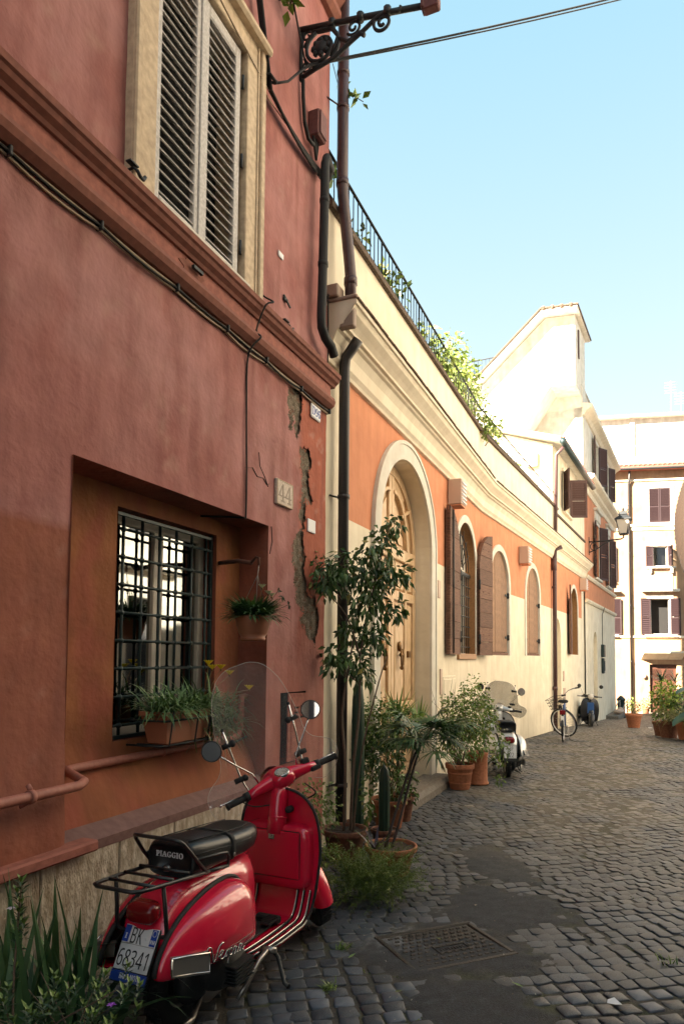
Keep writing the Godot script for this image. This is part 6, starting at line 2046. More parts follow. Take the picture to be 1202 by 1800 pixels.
	var shield := part("leg_shield", b, paint, s)
	b = B.new(true)
	edge_l.reverse()
	b.tube(edge_r.slice(14) + edge_l.slice(0, edge_l.size() - 14), 0.0085, 8)
	part("shield_trim", b, M.rubber, shield)
	b = B.new(true)
	for sg in [1.0, -1.0]: b.tube((edge_r if sg > 0 else edge_l).slice(4, 16) if sg > 0 else edge_l.slice(edge_l.size() - 16, edge_l.size() - 4), 0.006, 6)
	part("floor_edge", b, M.steel, shield)
	for sg in [1.0, -1.0]:
		for k in 3:
			var zz: float = [0.212, 0.172, 0.132][k] * sg
			var l := [Vector3(0.24, 0.196, zz * 0.92), Vector3(0.45, 0.196, zz), Vector3(0.66, 0.196, zz), Vector3(0.725, 0.200, zz), Vector3(0.772, 0.225, zz), Vector3(0.806, 0.285, zz), Vector3(0.82, 0.345, zz * 1.02)]
			b = B.new(true)
			b.tube(smooth_line(l, 3), 0.0085, 6)
			var rail := part("floor_runner", b, M.rubber, s)
			b = B.new(true)
			var hl := []
			for v in smooth_line(l, 3): hl.append(v + Vector3(-0.004, 0.007, 0))
			b.tube(hl, 0.004, 6)
			part("runner_strip", b, M.chrome, rail)
	b = B.new()
	b.box(Vector3(0.50, 0.196, 0.0), Vector3(0.40, 0.012, 0.16), 0.004)
	b.box(Vector3(0.60, 0.225, 0.07), Vector3(0.10, 0.02, 0.06), 0.006)
	b.box(Vector3(0.66, 0.215, 0.03), Vector3(0.05, 0.04, 0.15), 0.008)
	for k in 5: b.box(Vector3(0.565 + 0.02 * k, 0.238, 0.07), Vector3(0.009, 0.008, 0.06))
	part("brake_pedal", b, M.rubber, s)
	# glove box
	b = B.new(true)
	var gb := func(x: float, g: float) -> PackedVector3Array:
		var rr := PackedVector3Array()
		for v in sup(x, 0.352 + g, 0.712 - g, 0.222 - g, 7.0, 36): rr.append(Vector3(v.x + (v.y - 0.53) * 0.02, v.y, v.z))
		return rr
	b.loft([gb.call(0.86, -0.004), gb.call(0.80, 0.0), gb.call(0.782, 0.006), gb.call(0.772, 0.022), gb.call(0.770, 0.05)], true, false, true)
	var glove := part("glove_box", b, paint, s)
	b = B.new()
	b.box(Vector3(0.7685, 0.548, -0.012), Vector3(0.010, 0.262, 0.352), 0.004)
	part("glove_lid", b, paint, glove)
	b = B.new(true)
	var lp := []
	for v in [[0.682, -0.19], [0.682, 0.166], [0.674, 0.170], [0.422, 0.170], [0.414, 0.164], [0.414, -0.19], [0.682, -0.19]]: lp.append(Vector3(0.7685, v[0], v[1]))
	b.tube(lp, 0.0025, 5)
	part("lid_seam", b, M.dark, glove)
	b = B.new()
	b.box(Vector3(0.763, 0.655, -0.015), Vector3(0.012, 0.052, 0.040), 0.004)
	b.smooth(true)
	b.tube([Vector3(0.758, 0.655, -0.012), Vector3(0.752, 0.655, -0.012)], 0.009, 10)
	part("glove_lock", b, M.chrome, glove)
	# steering column
	b = B.new(true)
	b.tube([Vector3(0.80, 0.66, 0), Vector3(0.805, 0.74, 0), Vector3(0.825, 0.86, 0), Vector3(0.845, 0.92, 0)], [0.06, 0.056, 0.056, 0.06], 16)
	b.tube([Vector3(0.808, 0.745, 0), Vector3(0.810, 0.755, 0)], 0.062, 16)
	var colm := part("steering_column", b, paint, s)
	b = B.new(true)
	b.tube([Vector3(0.83, 0.80, 0.078), Vector3(0.79, 0.80, 0.078)], 0.020, 12)
	part("ignition", b, M.rubber, colm)
	# everything that turns with the bars
	var C := Vector3(0.86, 0.945, 0)
	var ax := Vector3(-sin(0.42), cos(0.42), 0)
	var T := Transform3D(Basis.IDENTITY, C) * Transform3D(Basis(ax, q.steer), Vector3.ZERO) * Transform3D(Basis.IDENTITY, -C)
	b = B.new(true); b.xf = T
	b.loft([sup(0.770, 0.965, 0.985, 0.03, 2.2), sup(0.785, 0.930, 1.000, 0.062, 2.4), sup(0.83, 0.905, 1.022, 0.082, 2.5), sup(0.89, 0.890, 1.035, 0.092, 2.5), sup(0.95, 0.885, 1.035, 0.092, 2.4), sup(0.985, 0.89, 1.028, 0.086, 2.2)], true, true, true)
	for sg in [1.0, -1.0]:
		b.loft([sup_z(0.05 * sg, 0.865, 0.968, 0.058, 0.050), sup_z(0.10 * sg, 0.855, 0.968, 0.048, 0.042), sup_z(0.17 * sg, 0.843, 0.963, 0.036, 0.032), sup_z(0.225 * sg, 0.836, 0.958, 0.028, 0.026)], true, false, true)
	var hs := part("headset", b, paint, s)
	b = B.new(true); b.xf = T
	b.xf = T * Transform3D(Basis(Vector3.BACK, 0.45), Vector3(0.806, 1.003, 0))
	b.lathe([Vector2(0.044, -0.01), Vector2(0.046, 0.006), Vector2(0.043, 0.011), Vector2(0.040, 0.009)], 22)
	part("speedo_ring", b, M.chrome, hs)
	b = B.new(true)
	b.xf = T * Transform3D(Basis(Vector3.BACK, 0.45), Vector3(0.806, 1.003, 0))
	b.lathe([Vector2(0.041, 0.0085), Vector2(0.0005, 0.011)], 22)
	part("speedo_face", b, M.lens, hs)
	b = B.new()
	b.xf = T * Transform3D(Basis(Vector3.BACK, 0.45), Vector3(0.806, 1.003, 0))
	for k in 11:
		var a := 0.5 + 5.3 * k / 10.0
		b.box(Vector3(cos(a) * 0.031, 0.0108, sin(a) * 0.031), Vector3(0.006, 0.001, 0.006))
	b.bar(Vector3(0, 0.012, 0), Vector3(-0.02, 0.012, 0.018), 0.003, 0.001)
	part("speedo_marks", b, M.ink, hs)
	b = B.new(true); b.xf = T
	b.xf = T * Transform3D(Basis(Vector3.BACK, -PI / 2), Vector3(0.985, 0.958, 0))
	b.lathe([Vector2(0.084, 0.0), Vector2(0.086, 0.02), Vector2(0.080, 0.026), Vector2(0.06, 0.040), Vector2(0.0005, 0.048)], 26)
	part("headlight", b, M.lens if not q.has("screen") else M.chrome, hs)
	for sg in [1.0, -1.0]:
		b = B.new(true); b.xf = T
		b.tube([Vector3(0.836, 0.958, 0.225 * sg), Vector3(0.832, 0.956, 0.255 * sg)], 0.027, 14)
		for k in 13: b.tube([Vector3(0.832 - 0.0006 * k, 0.956, (0.256 + 0.0085 * k) * sg), Vector3(0.832 - 0.0006 * k, 0.956, (0.2625 + 0.0085 * k) * sg)], 0.0195, 12)
		b.tube([Vector3(0.832, 0.956, 0.25 * sg), Vector3(0.822, 0.954, 0.368 * sg)], 0.0175, 12)
		b.tube([Vector3(0.823, 0.954, 0.360 * sg), Vector3(0.822, 0.954, 0.372 * sg)], 0.022, 12)
		part("grip", b, M.rubber, hs)
		b = B.new(true); b.xf = T
		b.tube([Vector3(0.87, 0.958, 0.235 * sg), Vector3(0.90, 0.960, 0.27 * sg), Vector3(0.905, 0.963, 0.33 * sg), Vector3(0.893, 0.966, 0.385 * sg)], [0.007, 0.008, 0.006, 0.005], 8)
		b.ell(Vector3(0.893, 0.966, 0.388 * sg), Vector3(0.010, 0.010, 0.010), 8, 6)
		part("lever", b, M.chrome, hs)
		# mirror
		b = B.new(true); b.xf = T
		if q.has("screen"): b.tube([Vector3(0.885, 0.99, 0.13 * sg), Vector3(0.88, 1.06, 0.15 * sg), Vector3(0.865, 1.16, 0.24 * sg), Vector3(0.850, 1.25, 0.315 * sg)], 0.0055, 8)
		else: b.tube([Vector3(0.86, 0.97, 0.18 * sg), Vector3(0.86, 1.10, 0.24 * sg), Vector3(0.85, 1.25, 0.315 * sg)], 0.0055, 8)
		var ms := part("mirror_stem", b, M.chrome, hs)
		var face: Vector3 = q.mirror[0 if sg > 0 else 1].normalized()
		var cen: Vector3 = T * Vector3(0.850, 1.278, 0.335 * sg)
		var by := face
		var bx := Vector3.UP.cross(by).normalized()
		var bz := bx.cross(by).normalized()
		b = B.new(true); b.xf = Transform3D(Basis(bx, by, bz), cen)
		b.lathe([Vector2(0.0005, -0.024), Vector2(0.036, -0.021), Vector2(0.057, -0.008), Vector2(0.062, 0.003), Vector2(0.0595, 0.008), Vector2(0.055, 0.006)], 28)
		part("mirror_shell", b, M.black_steel, ms)
		b = B.new(); b.xf = Transform3D(Basis(bx, by, bz), cen)
		var disc := PackedVector3Array()
		for i in 28: disc.append(Vector3(cos(-TAU * i / 28.0) * 0.0565, 0.005, sin(-TAU * i / 28.0) * 0.0565))
		b.fan(disc, false)
		part("mirror_glass", b, M.mirror, ms)
	b = B.new(); b.xf = T
	b.box(Vector3(0.845, 1.005, 0.175), Vector3(0.045, 0.034, 0.05), 0.006)
	b.box(Vector3(0.820, 0.945, 0.215), Vector3(0.05, 0.03, 0.07), 0.008)
	part("switch", b, M.rubber, hs)
	# windscreen
	if q.has("screen"):
		var wl := smooth_line([Vector2(0.01, 1.695), Vector2(0.08, 1.69), Vector2(0.16, 1.645), Vector2(0.225, 1.54), Vector2(0.262, 1.40), Vector2(0.282, 1.27), Vector2(0.288, 1.18), Vector2(0.325, 1.115), Vector2(0.40, 1.07), Vector2(0.438, 1.02), Vector2(0.44, 0.95), Vector2(0.405, 0.88), Vector2(0.33, 0.835), Vector2(0.26, 0.86)], 3)
		b = B.new(true); b.xf = T
		var sx := func(z: float, y: float, off: float) -> Vector3: return Vector3(1.035 - (y - 0.95) * 0.2126 - 0.10 * pow(z / 0.44, 2.0) + off, y, z)
		var scale: float = q.screen
		for off in [0.0, 0.004]:
			var up := []
			for v in wl:
				if v.y * 1.0 < 0.99: continue
				var row := PackedVector3Array()
				for k in 13: row.append(sx.call(v.x * (k / 6.0 - 1.0), 0.95 + (v.y - 0.95) * scale, off))
				up.append(row)
			var last := PackedVector3Array()
			for k in 13: last.append(sx.call(0.44 * (k / 6.0 - 1.0), 0.985, off))
			up.append(last)
			b.loft(up, false)
			for sg in [1.0, -1.0]:
				var lo := []
				for v in [[0.44, 0.985, 0.12], [0.44, 0.95, 0.13], [0.42, 0.90, 0.16], [0.39, 0.865, 0.20], [0.35, 0.843, 0.26]]:
					var row := PackedVector3Array()
					for k in 6: row.append(sx.call(sg * lerpf(v[2], v[0], k / 5.0), v[1], off))
					lo.append(row)
				b.loft(lo, false)
		var ws := part("windscreen", b, q.screen_glass, s)
		b = B.new(true); b.xf = T
		var rim := []
		for sg in [1.0, -1.0]:
			var half := []
			for v in wl: half.append(sx.call(v.x * sg, 0.95 + (v.y - 0.95) * (scale if v.y > 0.95 else 1.0), 0.002))
			if sg > 0: half.reverse()
			rim += half
		b.tube(rim, 0.0016, 5)
		part("screen_edge", b, M.lens, ws)
		for sg in [1.0, -1.0]:
			b = B.new(true); b.xf = T
			b.tube([Vector3(0.90, 0.945, 0.10 * sg), Vector3(0.93, 0.96, 0.19 * sg), Vector3(0.945, 1.05, 0.205 * sg), Vector3(0.915, 1.18, 0.215 * sg), Vector3(0.885, 1.36, 0.225 * sg)], 0.0065, 8)
			var post := part("screen_post", b, M.chrome, ws)
			b = B.new(true); b.xf = T
			b.ell(Vector3(0.885, 1.365, 0.225 * sg), Vector3(0.011, 0.011, 0.011), 8, 6)
			part("post_cap", b, M.rubber, post)
			b = B.new(true); b.xf = T
			b.tube([Vector3(0.90, 1.27, 0.185 * sg), Vector3(0.91, 1.27, 0.255 * sg)], 0.016, 8)
			b.ell(Vector3(0.90, 1.27, 0.19 * sg), Vector3(0.02, 0.022, 0.02), 8, 6)
			part("clamp", b, M.rubber, post)
			b = B.new(true); b.xf = T
			b.tube([Vector3(0.945, 1.05, 0.175 * sg), Vector3(0.945, 1.05, 0.245 * sg)], 0.016, 8)
			b.ell(Vector3(0.935, 1.05, 0.18 * sg), Vector3(0.022, 0.02, 0.02), 8, 6)
			part("clamp", b, M.rubber, post)
	# front wheel, mudguard
	wheel(s, T * Transform3D(Basis.IDENTITY, Vector3(1.13, 0.205, 0)), 0.205, 0.088, "front_wheel")
	b = B.new(true); b.xf = T
	var gr := []
	for i in 15:
		var a := lerpf(-0.15, PI + 0.18, i / 14.0)
		var row := PackedVector3Array()
		for k in 11:
			var t := PI * (k / 10.0)
			var rr := 0.205 + 0.035 * sin(t) - 0.05 * (1.0 - sin(t))
			var ww := 0.086 * (1.0 - 0.25 * pow(absf(i / 7.0 - 1.0), 3.0))
			row.append(Vector3(1.13 + cos(a) * (rr + 0.02), 0.205 + sin(a) * (rr + 0.03) * 1.08, -cos(t) * ww))
		gr.append(row)
	b.loft(gr, false)
	b.tube([Vector3(1.02, 0.52, 0), Vector3(1.08, 0.40, 0)], 0.045, 10)
	part("mudguard", b, paint, s)
	b = B.new(true); b.xf = T
	b.tube([Vector3(1.02, 0.54, -0.07), Vector3(1.10, 0.35, -0.075), Vector3(1.13, 0.205, -0.07)], 0.025, 8)
	part("fork", b, M.steel, s)
	wheel(s, Transform3D(Basis.IDENTITY, Vector3(-0.11, 0.205, 0)), 0.205, 0.09, "rear_wheel")
	# underside: engine, silencer, stand, kick lever
	b = B.new(true)
	b.ell(Vector3(0.02, 0.24, 0.14), Vector3(0.16, 0.11, 0.10), 14, 9)
	b.ell(Vector3(-0.10, 0.205, 0.07), Vector3(0.11, 0.11, 0.07), 12, 8)
	b.smooth(false)
	for k in 6: b.box(Vector3(0.02, 0.19 + 0.016 * k, 0.235), Vector3(0.16, 0.006, 0.09))
	var eng := part("engine", b, M.iron, s)
	b = B.new(true)
	b.tube([Vector3(0.20, 0.13, 0.06), Vector3(0.13, 0.115, 0.06), Vector3(0.0, 0.11, 0.07), Vector3(-0.06, 0.12, 0.08)], [0.03, 0.055, 0.055, 0.03], 12)
	b.tube([Vector3(-0.04, 0.12, 0.08), Vector3(-0.22, 0.10, 0.16), Vector3(-0.30, 0.10, 0.17)], 0.014, 8)
	part("silencer", b, M.steel, eng)
	for sg in [1.0, -1.0]:
		b = B.new(true)
		b.tube([Vector3(0.47, 0.17, 0.0), Vector3(0.47, 0.17, 0.06 * sg), Vector3(0.455, 0.165, 0.16 * sg), Vector3(0.44, 0.12, 0.22 * sg), Vector3(0.41, 0.012, 0.275 * sg), Vector3(0.40, 0.005, 0.305 * sg)], [0.012, 0.012, 0.012, 0.011, 0.011, 0.014], 8)
		part("stand_leg", b, M.iron, s)
	b = B.new(true)
	b.tube([Vector3(0.30, 0.215, 0.215), Vector3(0.27, 0.22, 0.245), Vector3(0.20, 0.205, 0.25), Vector3(0.10, 0.13, 0.24), Vector3(0.05, 0.075, 0.22)], [0.016, 0.015, 0.012, 0.013, 0.012], 8)
	b.tube([Vector3(0.30, 0.215, 0.20), Vector3(0.31, 0.215, 0.28)], 0.016, 8)
	part("kick_lever", b, M.steel, s)
	return s

func sup_z(z: float, x: float, y: float, rx: float, ry: float, n := 16) -> PackedVector3Array:
	var out := PackedVector3Array()
	for i in n:
		var a := TAU * i / n
		out.append(Vector3(x + cos(a) * rx, y + sin(a) * ry, z))
	return out

func scooters() -> void:
	var at := Vector3(-0.70, -0.0956, -3.365)
	var red := make_scooter("glossy red scooter with clear windscreen and black carrier parked by the red house", at, PI / 2 - 0.41888,
		{"paint": M.red_paint, "plate": ["BK", "68341"], "band": "BANA MOTO.", "word": "PIAGGIO", "carrier": true, "steer": 0.96, "screen": 1.0, "screen_glass": M.glass_clear,
		"mirror": [Vector3(-0.80, 0.27, 0.40), Vector3(-0.95, 0.0, 0.33)]})
	# a pressed seam along the cowl, control cables, a few bolts
	var sb := B.new(true)
	var sl := []
	for i in 22:
		var x := lerpf(-0.435, 0.186, i / 21.0)
		var y := 0.398 - 0.012 * (x + 0.1)
		var dv := Vector2(x + 0.10, y - 0.45)
		var sc := clampf(maxf(absf(dv.x) / (0.345 if dv.x < 0 else 0.292), absf(dv.y) / 0.135), 0.0, 0.985)
		var tt := pow(1.0 - pow(sc, 2.6), 1.0 / 3.2)
		sl.append(Vector3(x, y, 0.138 + 0.160 * lerpf(0.50, 1.0, smoothstep(-0.50, -0.10, x)) * tt + 0.001))
	sb.tube(sl, 0.0022, 5)
	part("cowl_seam", sb, M.lens_red, red)
	for q in [[Vector3(0.96, 0.93, 0.10), Vector3(1.03, 0.86, 0.14), Vector3(0.98, 0.80, 0.03)], [Vector3(0.62, 0.86, -0.13), Vector3(0.70, 0.82, -0.10), Vector3(0.79, 0.82, -0.03)]]:
		sb = B.new(true)
		sb.tube(smooth_line(q, 5), 0.0045, 6)
		part("control_cable", sb, M.rubber, red)
	# the chrome script on its right cowl
	var word := [[[-0.018, 0.062], [-0.008, 0.084], [0.008, 0.082], [0.018, 0.035], [0.026, -0.004], [0.042, 0.03], [0.058, 0.078], [0.086, 0.096]],
		[[0.052, 0.02], [0.075, 0.03], [0.085, 0.045], [0.072, 0.052], [0.062, 0.03], [0.070, 0.005], [0.09, 0.008], [0.105, 0.03], [0.112, 0.046], [0.114, 0.02], [0.106, 0.004], [0.10, 0.010]],
		[[0.112, 0.03], [0.125, 0.046], [0.128, 0.02], [0.118, -0.04], [0.124, -0.01], [0.136, 0.042], [0.150, 0.040], [0.150, 0.012], [0.132, 0.006]],
		[[0.185, 0.040], [0.170, 0.046], [0.160, 0.022], [0.168, 0.004], [0.182, 0.02], [0.187, 0.044], [0.186, 0.012], [0.196, 0.004], [0.212, 0.03]],
		[[0.235, 0.040], [0.220, 0.046], [0.210, 0.022], [0.218, 0.004], [0.232, 0.02], [0.237, 0.044], [0.236, 0.012], [0.246, 0.004], [0.26, 0.022]]]
	var b := B.new(true)
	for st in word:
		var l := []
		for v in st: l.append(Vector3(-0.255 + v[0] * 0.92, 0.372 - v[0] * 0.10 + v[1] * 0.75, 0.0))
		var l3 := []
		for v in smooth_line(l, 3):
			var t := smoothstep(-0.50, -0.10, v.x)
			l3.append(Vector3(v.x, v.y, 0.141 + 0.160 * lerpf(0.50, 1.0, t) * 0.955))
		b.tube(l3, 0.0032, 5)
	part("maker_script", b, M.chrome, red)
	make_scooter("silver scooter with smoky windscreen seen from behind beside the yellow wall", Vector3(2.50 + 0.02, -0.185, -10.33 - 0.2), PI / 2 - 0.10,
		{"paint": M.silver_paint, "plate": ["13P", "K22"], "plate_low": true, "steer": -0.25, "screen": 0.62, "screen_glass": M.glass_smoke, "mirror": [Vector3(-0.9, 0.1, 0.2), Vector3(-0.9, 0.1, -0.2)]})
	var k := make_scooter("black scooter with a blue front panel facing the street, behind the bicycle", Vector3(8.05, gy(-22.2) + 0.0, -22.5), -PI / 2 - 0.25,
		{"paint": M.black_paint, "plate": ["AX", "4071"], "steer": 0.15, "mirror": [Vector3(-0.9, 0.1, 0.2), Vector3(-0.9, 0.1, -0.2)]})
	b = B.new()
	b.xf = Transform3D(Basis(Vector3.BACK, -0.06), Vector3(0.895, 0.60, 0))
	b.box(Vector3(0, 0, -0.02), Vector3(0.02, 0.34, 0.20), 0.02)
	part("front_panel", b, M.blue_paint, k)

# ---------------------------------------------------------------- the bicycle
func bicycle() -> void:
	var yaw := 0.36
	var at := Vector3(4.95, -0.233, -15.35)
	var t := thing("bicycle", "city bicycle with a wire basket and red rear reflector leaning by the brown pipe", "bicycle", at, PI / 2 - yaw)
	# local: x ahead, rear wheel at the origin
	var r := 0.335
	var mk := func(called: String, xf: Transform3D) -> void:
		var b := B.new(true); b.xf = xf
		var l := []
		for i in 37: l.append(Vector3(cos(TAU * i / 36.0) * r, sin(TAU * i / 36.0) * r, 0))
		b.tube(l, 0.019, 8, false)
		var w := part(called, b, M.rubber, t)
		b = B.new(true); b.xf = xf
		l = []
		for i in 37: l.append(Vector3(cos(TAU * i / 36.0) * (r - 0.03), sin(TAU * i / 36.0) * (r - 0.03), 0))
		b.tube(l, 0.012, 6, false)
		part("rim", b, M.paper, w)
		b = B.new(true); b.xf = xf
		for i in 20: b.tube([Vector3(0, 0, 0.02 if i % 2 else -0.02), Vector3(cos(TAU * i / 20.0) * (r - 0.03), sin(TAU * i / 20.0) * (r - 0.03), 0)], 0.0018, 4)
		b.tube([Vector3(0, 0, -0.045), Vector3(0, 0, 0.045)], 0.02, 8)
		part("spokes", b, M.steel, w)
		b = B.new(true); b.xf = xf
		var g := []
		for i in 14:
			var a := lerpf(0.35, PI + 0.55, i / 13.0)
			var row := PackedVector3Array()
			for k in 5: row.append(Vector3(cos(a) * (r + 0.03 - 0.012 * absf(k - 2.0) * 0.7), sin(a) * (r + 0.03 - 0.012 * absf(k - 2.0) * 0.7), (k - 2.0) * 0.013))
			g.append(row)
		b.loft(g, false)
		part("mudguard", b, M.black_paint, w)
	mk.call("rear_wheel", Transform3D(Basis.IDENTITY, Vector3(0, r, 0)))
	var piv := Vector3(0.86, 0.80, 0)
	var steer := Basis(Vector3(-0.32, 0.947, 0), 1.05)
	var sx := Transform3D(steer, piv) * Transform3D(Basis.IDENTITY, -piv)
	mk.call("front_wheel", sx * Transform3D(Basis.IDENTITY, Vector3(1.06, r, 0)))
	var b := B.new(true)
	b.tube([Vector3(0.84, 0.84, 0), Vector3(0.60, 0.50, 0), Vector3(0.42, 0.30, 0)], 0.022, 8)
	b.tube([Vector3(0.87, 0.72, 0), Vector3(0.62, 0.42, 0), Vector3(0.42, 0.30, 0)], 0.018, 8)
	b.tube([Vector3(0.42, 0.30, 0), Vector3(0.26, 0.80, 0)], 0.018, 8)
	for z in [-0.05, 0.05]:
		b.tube([Vector3(0.0, r, z), Vector3(0.42, 0.30, z * 0.6)], 0.010, 6)
		b.tube([Vector3(0.0, r, z), Vector3(0.29, 0.70, z * 0.5)], 0.010, 6)
	part("frame", b, M.blue_paint, t)
	b = B.new(true); b.xf = sx
	for z in [-0.05, 0.05]: b.tube([Vector3(0.88, 0.70, z * 0.6), Vector3(0.95, 0.58, z), Vector3(1.06, r, z)], 0.012, 6)
	b.tube([Vector3(0.89, 0.68, 0), Vector3(0.82, 0.98, 0)], 0.016, 8)
	b.tube([Vector3(0.82, 0.98, 0), Vector3(0.80, 1.02, 0.06), Vector3(0.78, 1.05, 0.16), Vector3(0.72, 1.06, 0.26), Vector3(0.58, 1.06, 0.29)], 0.011, 8)
	b.tube([Vector3(0.82, 0.98, 0), Vector3(0.80, 1.02, -0.06), Vector3(0.78, 1.05, -0.16), Vector3(0.72, 1.06, -0.26), Vector3(0.58, 1.06, -0.29)], 0.011, 8)
	var hb := part("handlebar", b, M.steel, t)
	b = B.new(true); b.xf = sx
	for z in [-0.29, 0.29]: b.tube([Vector3(0.66, 1.06, z * 0.97), Vector3(0.55, 1.06, z)], 0.018, 8)
	b.ell(Vector3(1.02, 0.72, 0), Vector3(0.05, 0.05, 0.05), 10, 7)
	part("grip", b, M.rubber, hb)
	b = B.new(true); b.xf = sx
	for y in [0.72, 0.80, 0.88, 0.96]:
		var g: float = 0.13 + 0.04 * (y - 0.72) / 0.24
		b.tube([Vector3(1.07 - g, y, -g), Vector3(1.07 + g, y, -g), Vector3(1.07 + g, y, g), Vector3(1.07 - g, y, g), Vector3(1.07 - g, y, -g)], 0.006, 5)
	for k in 20:
		var u := (k % 5) / 2.0 - 1.0 if k % 5 != 4 else 1.0
		var sd := k / 5
		var lo: Vector3 = [Vector3(1.07 + 0.13 * u, 0.72, -0.13), Vector3(1.07 + 0.13 * u, 0.72, 0.13), Vector3(0.94, 0.72, 0.13 * u), Vector3(1.20, 0.72, 0.13 * u)][sd]
		var hi: Vector3 = [Vector3(1.07 + 0.17 * u, 0.96, -0.17), Vector3(1.07 + 0.17 * u, 0.96, 0.17), Vector3(0.90, 0.96, 0.17 * u), Vector3(1.24, 0.96, 0.17 * u)][sd]
		b.tube([lo, hi], 0.003, 4)
	part("basket", b, M.iron, t)
	b = B.new(true)
	b.loft([sup(0.06, 0.86, 0.91, 0.05, 2.5), sup(0.10, 0.845, 0.93, 0.11, 2.6), sup(0.20, 0.85, 0.925, 0.10, 2.6), sup(0.30, 0.86, 0.905, 0.05, 2.4), sup(0.36, 0.865, 0.895, 0.025, 2.2)], true, true, true)
	part("saddle", b, M.rubber, t)
	b = B.new(true)
	b.tube([Vector3(-0.20, 0.72, -0.06), Vector3(0.22, 0.72, -0.06)], 0.007, 6); b.tube([Vector3(-0.20, 0.72, 0.06), Vector3(0.22, 0.72, 0.06)], 0.007, 6)
	b.tube([Vector3(-0.20, 0.72, -0.06), Vector3(-0.20, 0.72, 0.06)], 0.007, 6)
	for z in [-0.06, 0.06]: b.tube([Vector3(-0.1, 0.72, z), Vector3(0, r, z)], 0.006, 6)
	part("rear_carrier", b, M.iron, t)
	b = B.new()
	b.box(Vector3(-0.225, 0.66, 0), Vector3(0.03, 0.10, 0.12), 0.01)
	part("reflector", b, M.lens_red, t)
	b = B.new()
	b.box(Vector3(-0.31, 0.50, 0), Vector3(0.012, 0.17, 0.055), 0.004)
	part("mud_flap", b, M.paper, t)
	b = B.new(true)
	b.tube([Vector3(0.40, 0.30, -0.06), Vector3(0.42, 0.30, 0.08)], 0.03, 8)
	b.tube([Vector3(0.42, 0.30, 0.08), Vector3(0.42, 0.13, 0.10), Vector3(0.42, 0.13, 0.18)], 0.009, 6)
	b.tube([Vector3(0.42, 0.30, -0.08), Vector3(0.42, 0.47, -0.10), Vector3(0.42, 0.47, -0.18)], 0.009, 6)
	b.tube([Vector3(0.30, 0.28, 0.05), Vector3(0.18, 0.01, 0.15)], 0.008, 6)
	part("crank", b, M.steel, t)

# ---------------------------------------------------------------- plants
func rdir(up_bias := 0.0) -> Vector3:
	var v := Vector3(rng.randfn(), rng.randfn() + up_bias, rng.randfn())
	return v.normalized()

func leaf_cloud(b: B, c: Vector3, r: Vector3, n: int, l: float, w: float, ca: Color, cb: Color, droop := 0.3, shell := 0.5) -> void:
	for i in n:
		var v := rdir()
		var q := v * pow(rng.randf(), 1.0 / (1.0 + shell * 4.0))
		var p := c + q * r * (0.85 + 0.3 * na.get_noise_3d(v.x * 2.0 + c.x * 9.0, v.y * 2.0, v.z * 2.0))
		var d := (v * 0.7 + rdir() * 0.8 + Vector3.DOWN * droop).normalized()
		var side := d.cross(rdir()).normalized()
		var k := rng.randf_range(0.65, 1.25)
		b.col = ca.lerp(cb, rng.randf())
		if rng.randf() < 0.05: b.col = b.col.lerp(Color(0.34, 0.26, 0.06), rng.randf_range(0.4, 0.9))
		elif rng.randf() < 0.06: b.col *= 0.55
		b.leaf(p, d, side, l * k, w * k, rng.randf_range(0.0, 0.35), rng.randf_range(0.05, 0.35))

func make_pot(parent: Node3D, r: float, hgt: float, m: Material, ribs := 0) -> void:
	var b := B.new(true)
	b.lathe([Vector2(0.001, 0.0), Vector2(r * 0.66, 0.0), Vector2(r * 0.68, 0.01), Vector2(r * 0.90, hgt * 0.80), Vector2(r * 0.91, hgt * 0.805), Vector2(r * 0.985, hgt * 0.81), Vector2(r * 1.0, hgt * 0.83), Vector2(r * 1.02, hgt * 0.97), Vector2(r * 1.0, hgt), Vector2(r * 0.93, hgt), Vector2(r * 0.91, hgt * 0.97), Vector2(r * 0.88, hgt * 0.85)], 32)
	for k in ribs: b.lathe([Vector2(r * (0.70 + 0.2 * (k + 0.5) / ribs), hgt * 0.8 * (k + 0.5) / ribs), Vector2(r * (0.725 + 0.2 * (k + 0.5) / ribs), hgt * 0.8 * (k + 0.6) / ribs), Vector2(r * (0.71 + 0.2 * (k + 0.5) / ribs), hgt * 0.8 * (k + 0.7) / ribs)], 28)
	part("pot", b, m, parent)
	b = B.new()
	var rr := PackedVector3Array()
	for i in 20: rr.append(Vector3(cos(-TAU * i / 20.0) * r * 0.90, hgt * 0.90 + 0.01 * sin(i * 2.3), sin(-TAU * i / 20.0) * r * 0.90))
	b.fan(rr, true)
	part("soil", b, M.soil, parent)

func pt(x: float, y: float, d: float) -> Vector3:
	return Vector3(x, y, -d)

func twig(p: Array, r0: float, r1: float, b: B) -> void:
	var l := smooth_line(p, 4)
	var rr := []
	for i in l.size(): rr.append(lerpf(r0, r1, float(i) / (l.size() - 1)))
	b.tube(l, rr, 7)

func frond(b: B, p: Vector3, d: Vector3, l: float, leaflet: float, w: float, bend: float, n: int, ca: Color, cb: Color) -> void:
	var q := p
	var dir := d
	for i in n:
		var f := float(i) / n
		dir = (dir + Vector3.DOWN * bend / n).normalized()
		var nq := q + dir * l / n
		b.col = ca.lerp(cb, 0.3)
		b.bar(q, nq, 0.006, 0.004)
		q = nq
		if f < 0.18: continue
		var side := dir.cross(Vector3.UP).normalized()
		for sg in [1.0, -1.0]:
			b.col = ca.lerp(cb, rng.randf())
			var ld: Vector3 = (dir * 0.75 + side * sg * (1.0 - 0.35 * f) + Vector3.DOWN * 0.12 + rdir() * 0.10).normalized()
			b.blade(q, ld, ld.cross(Vector3.UP).normalized(), leaflet * (1.1 - 0.6 * f) * rng.randf_range(0.8, 1.15), w, 0.35, 3)

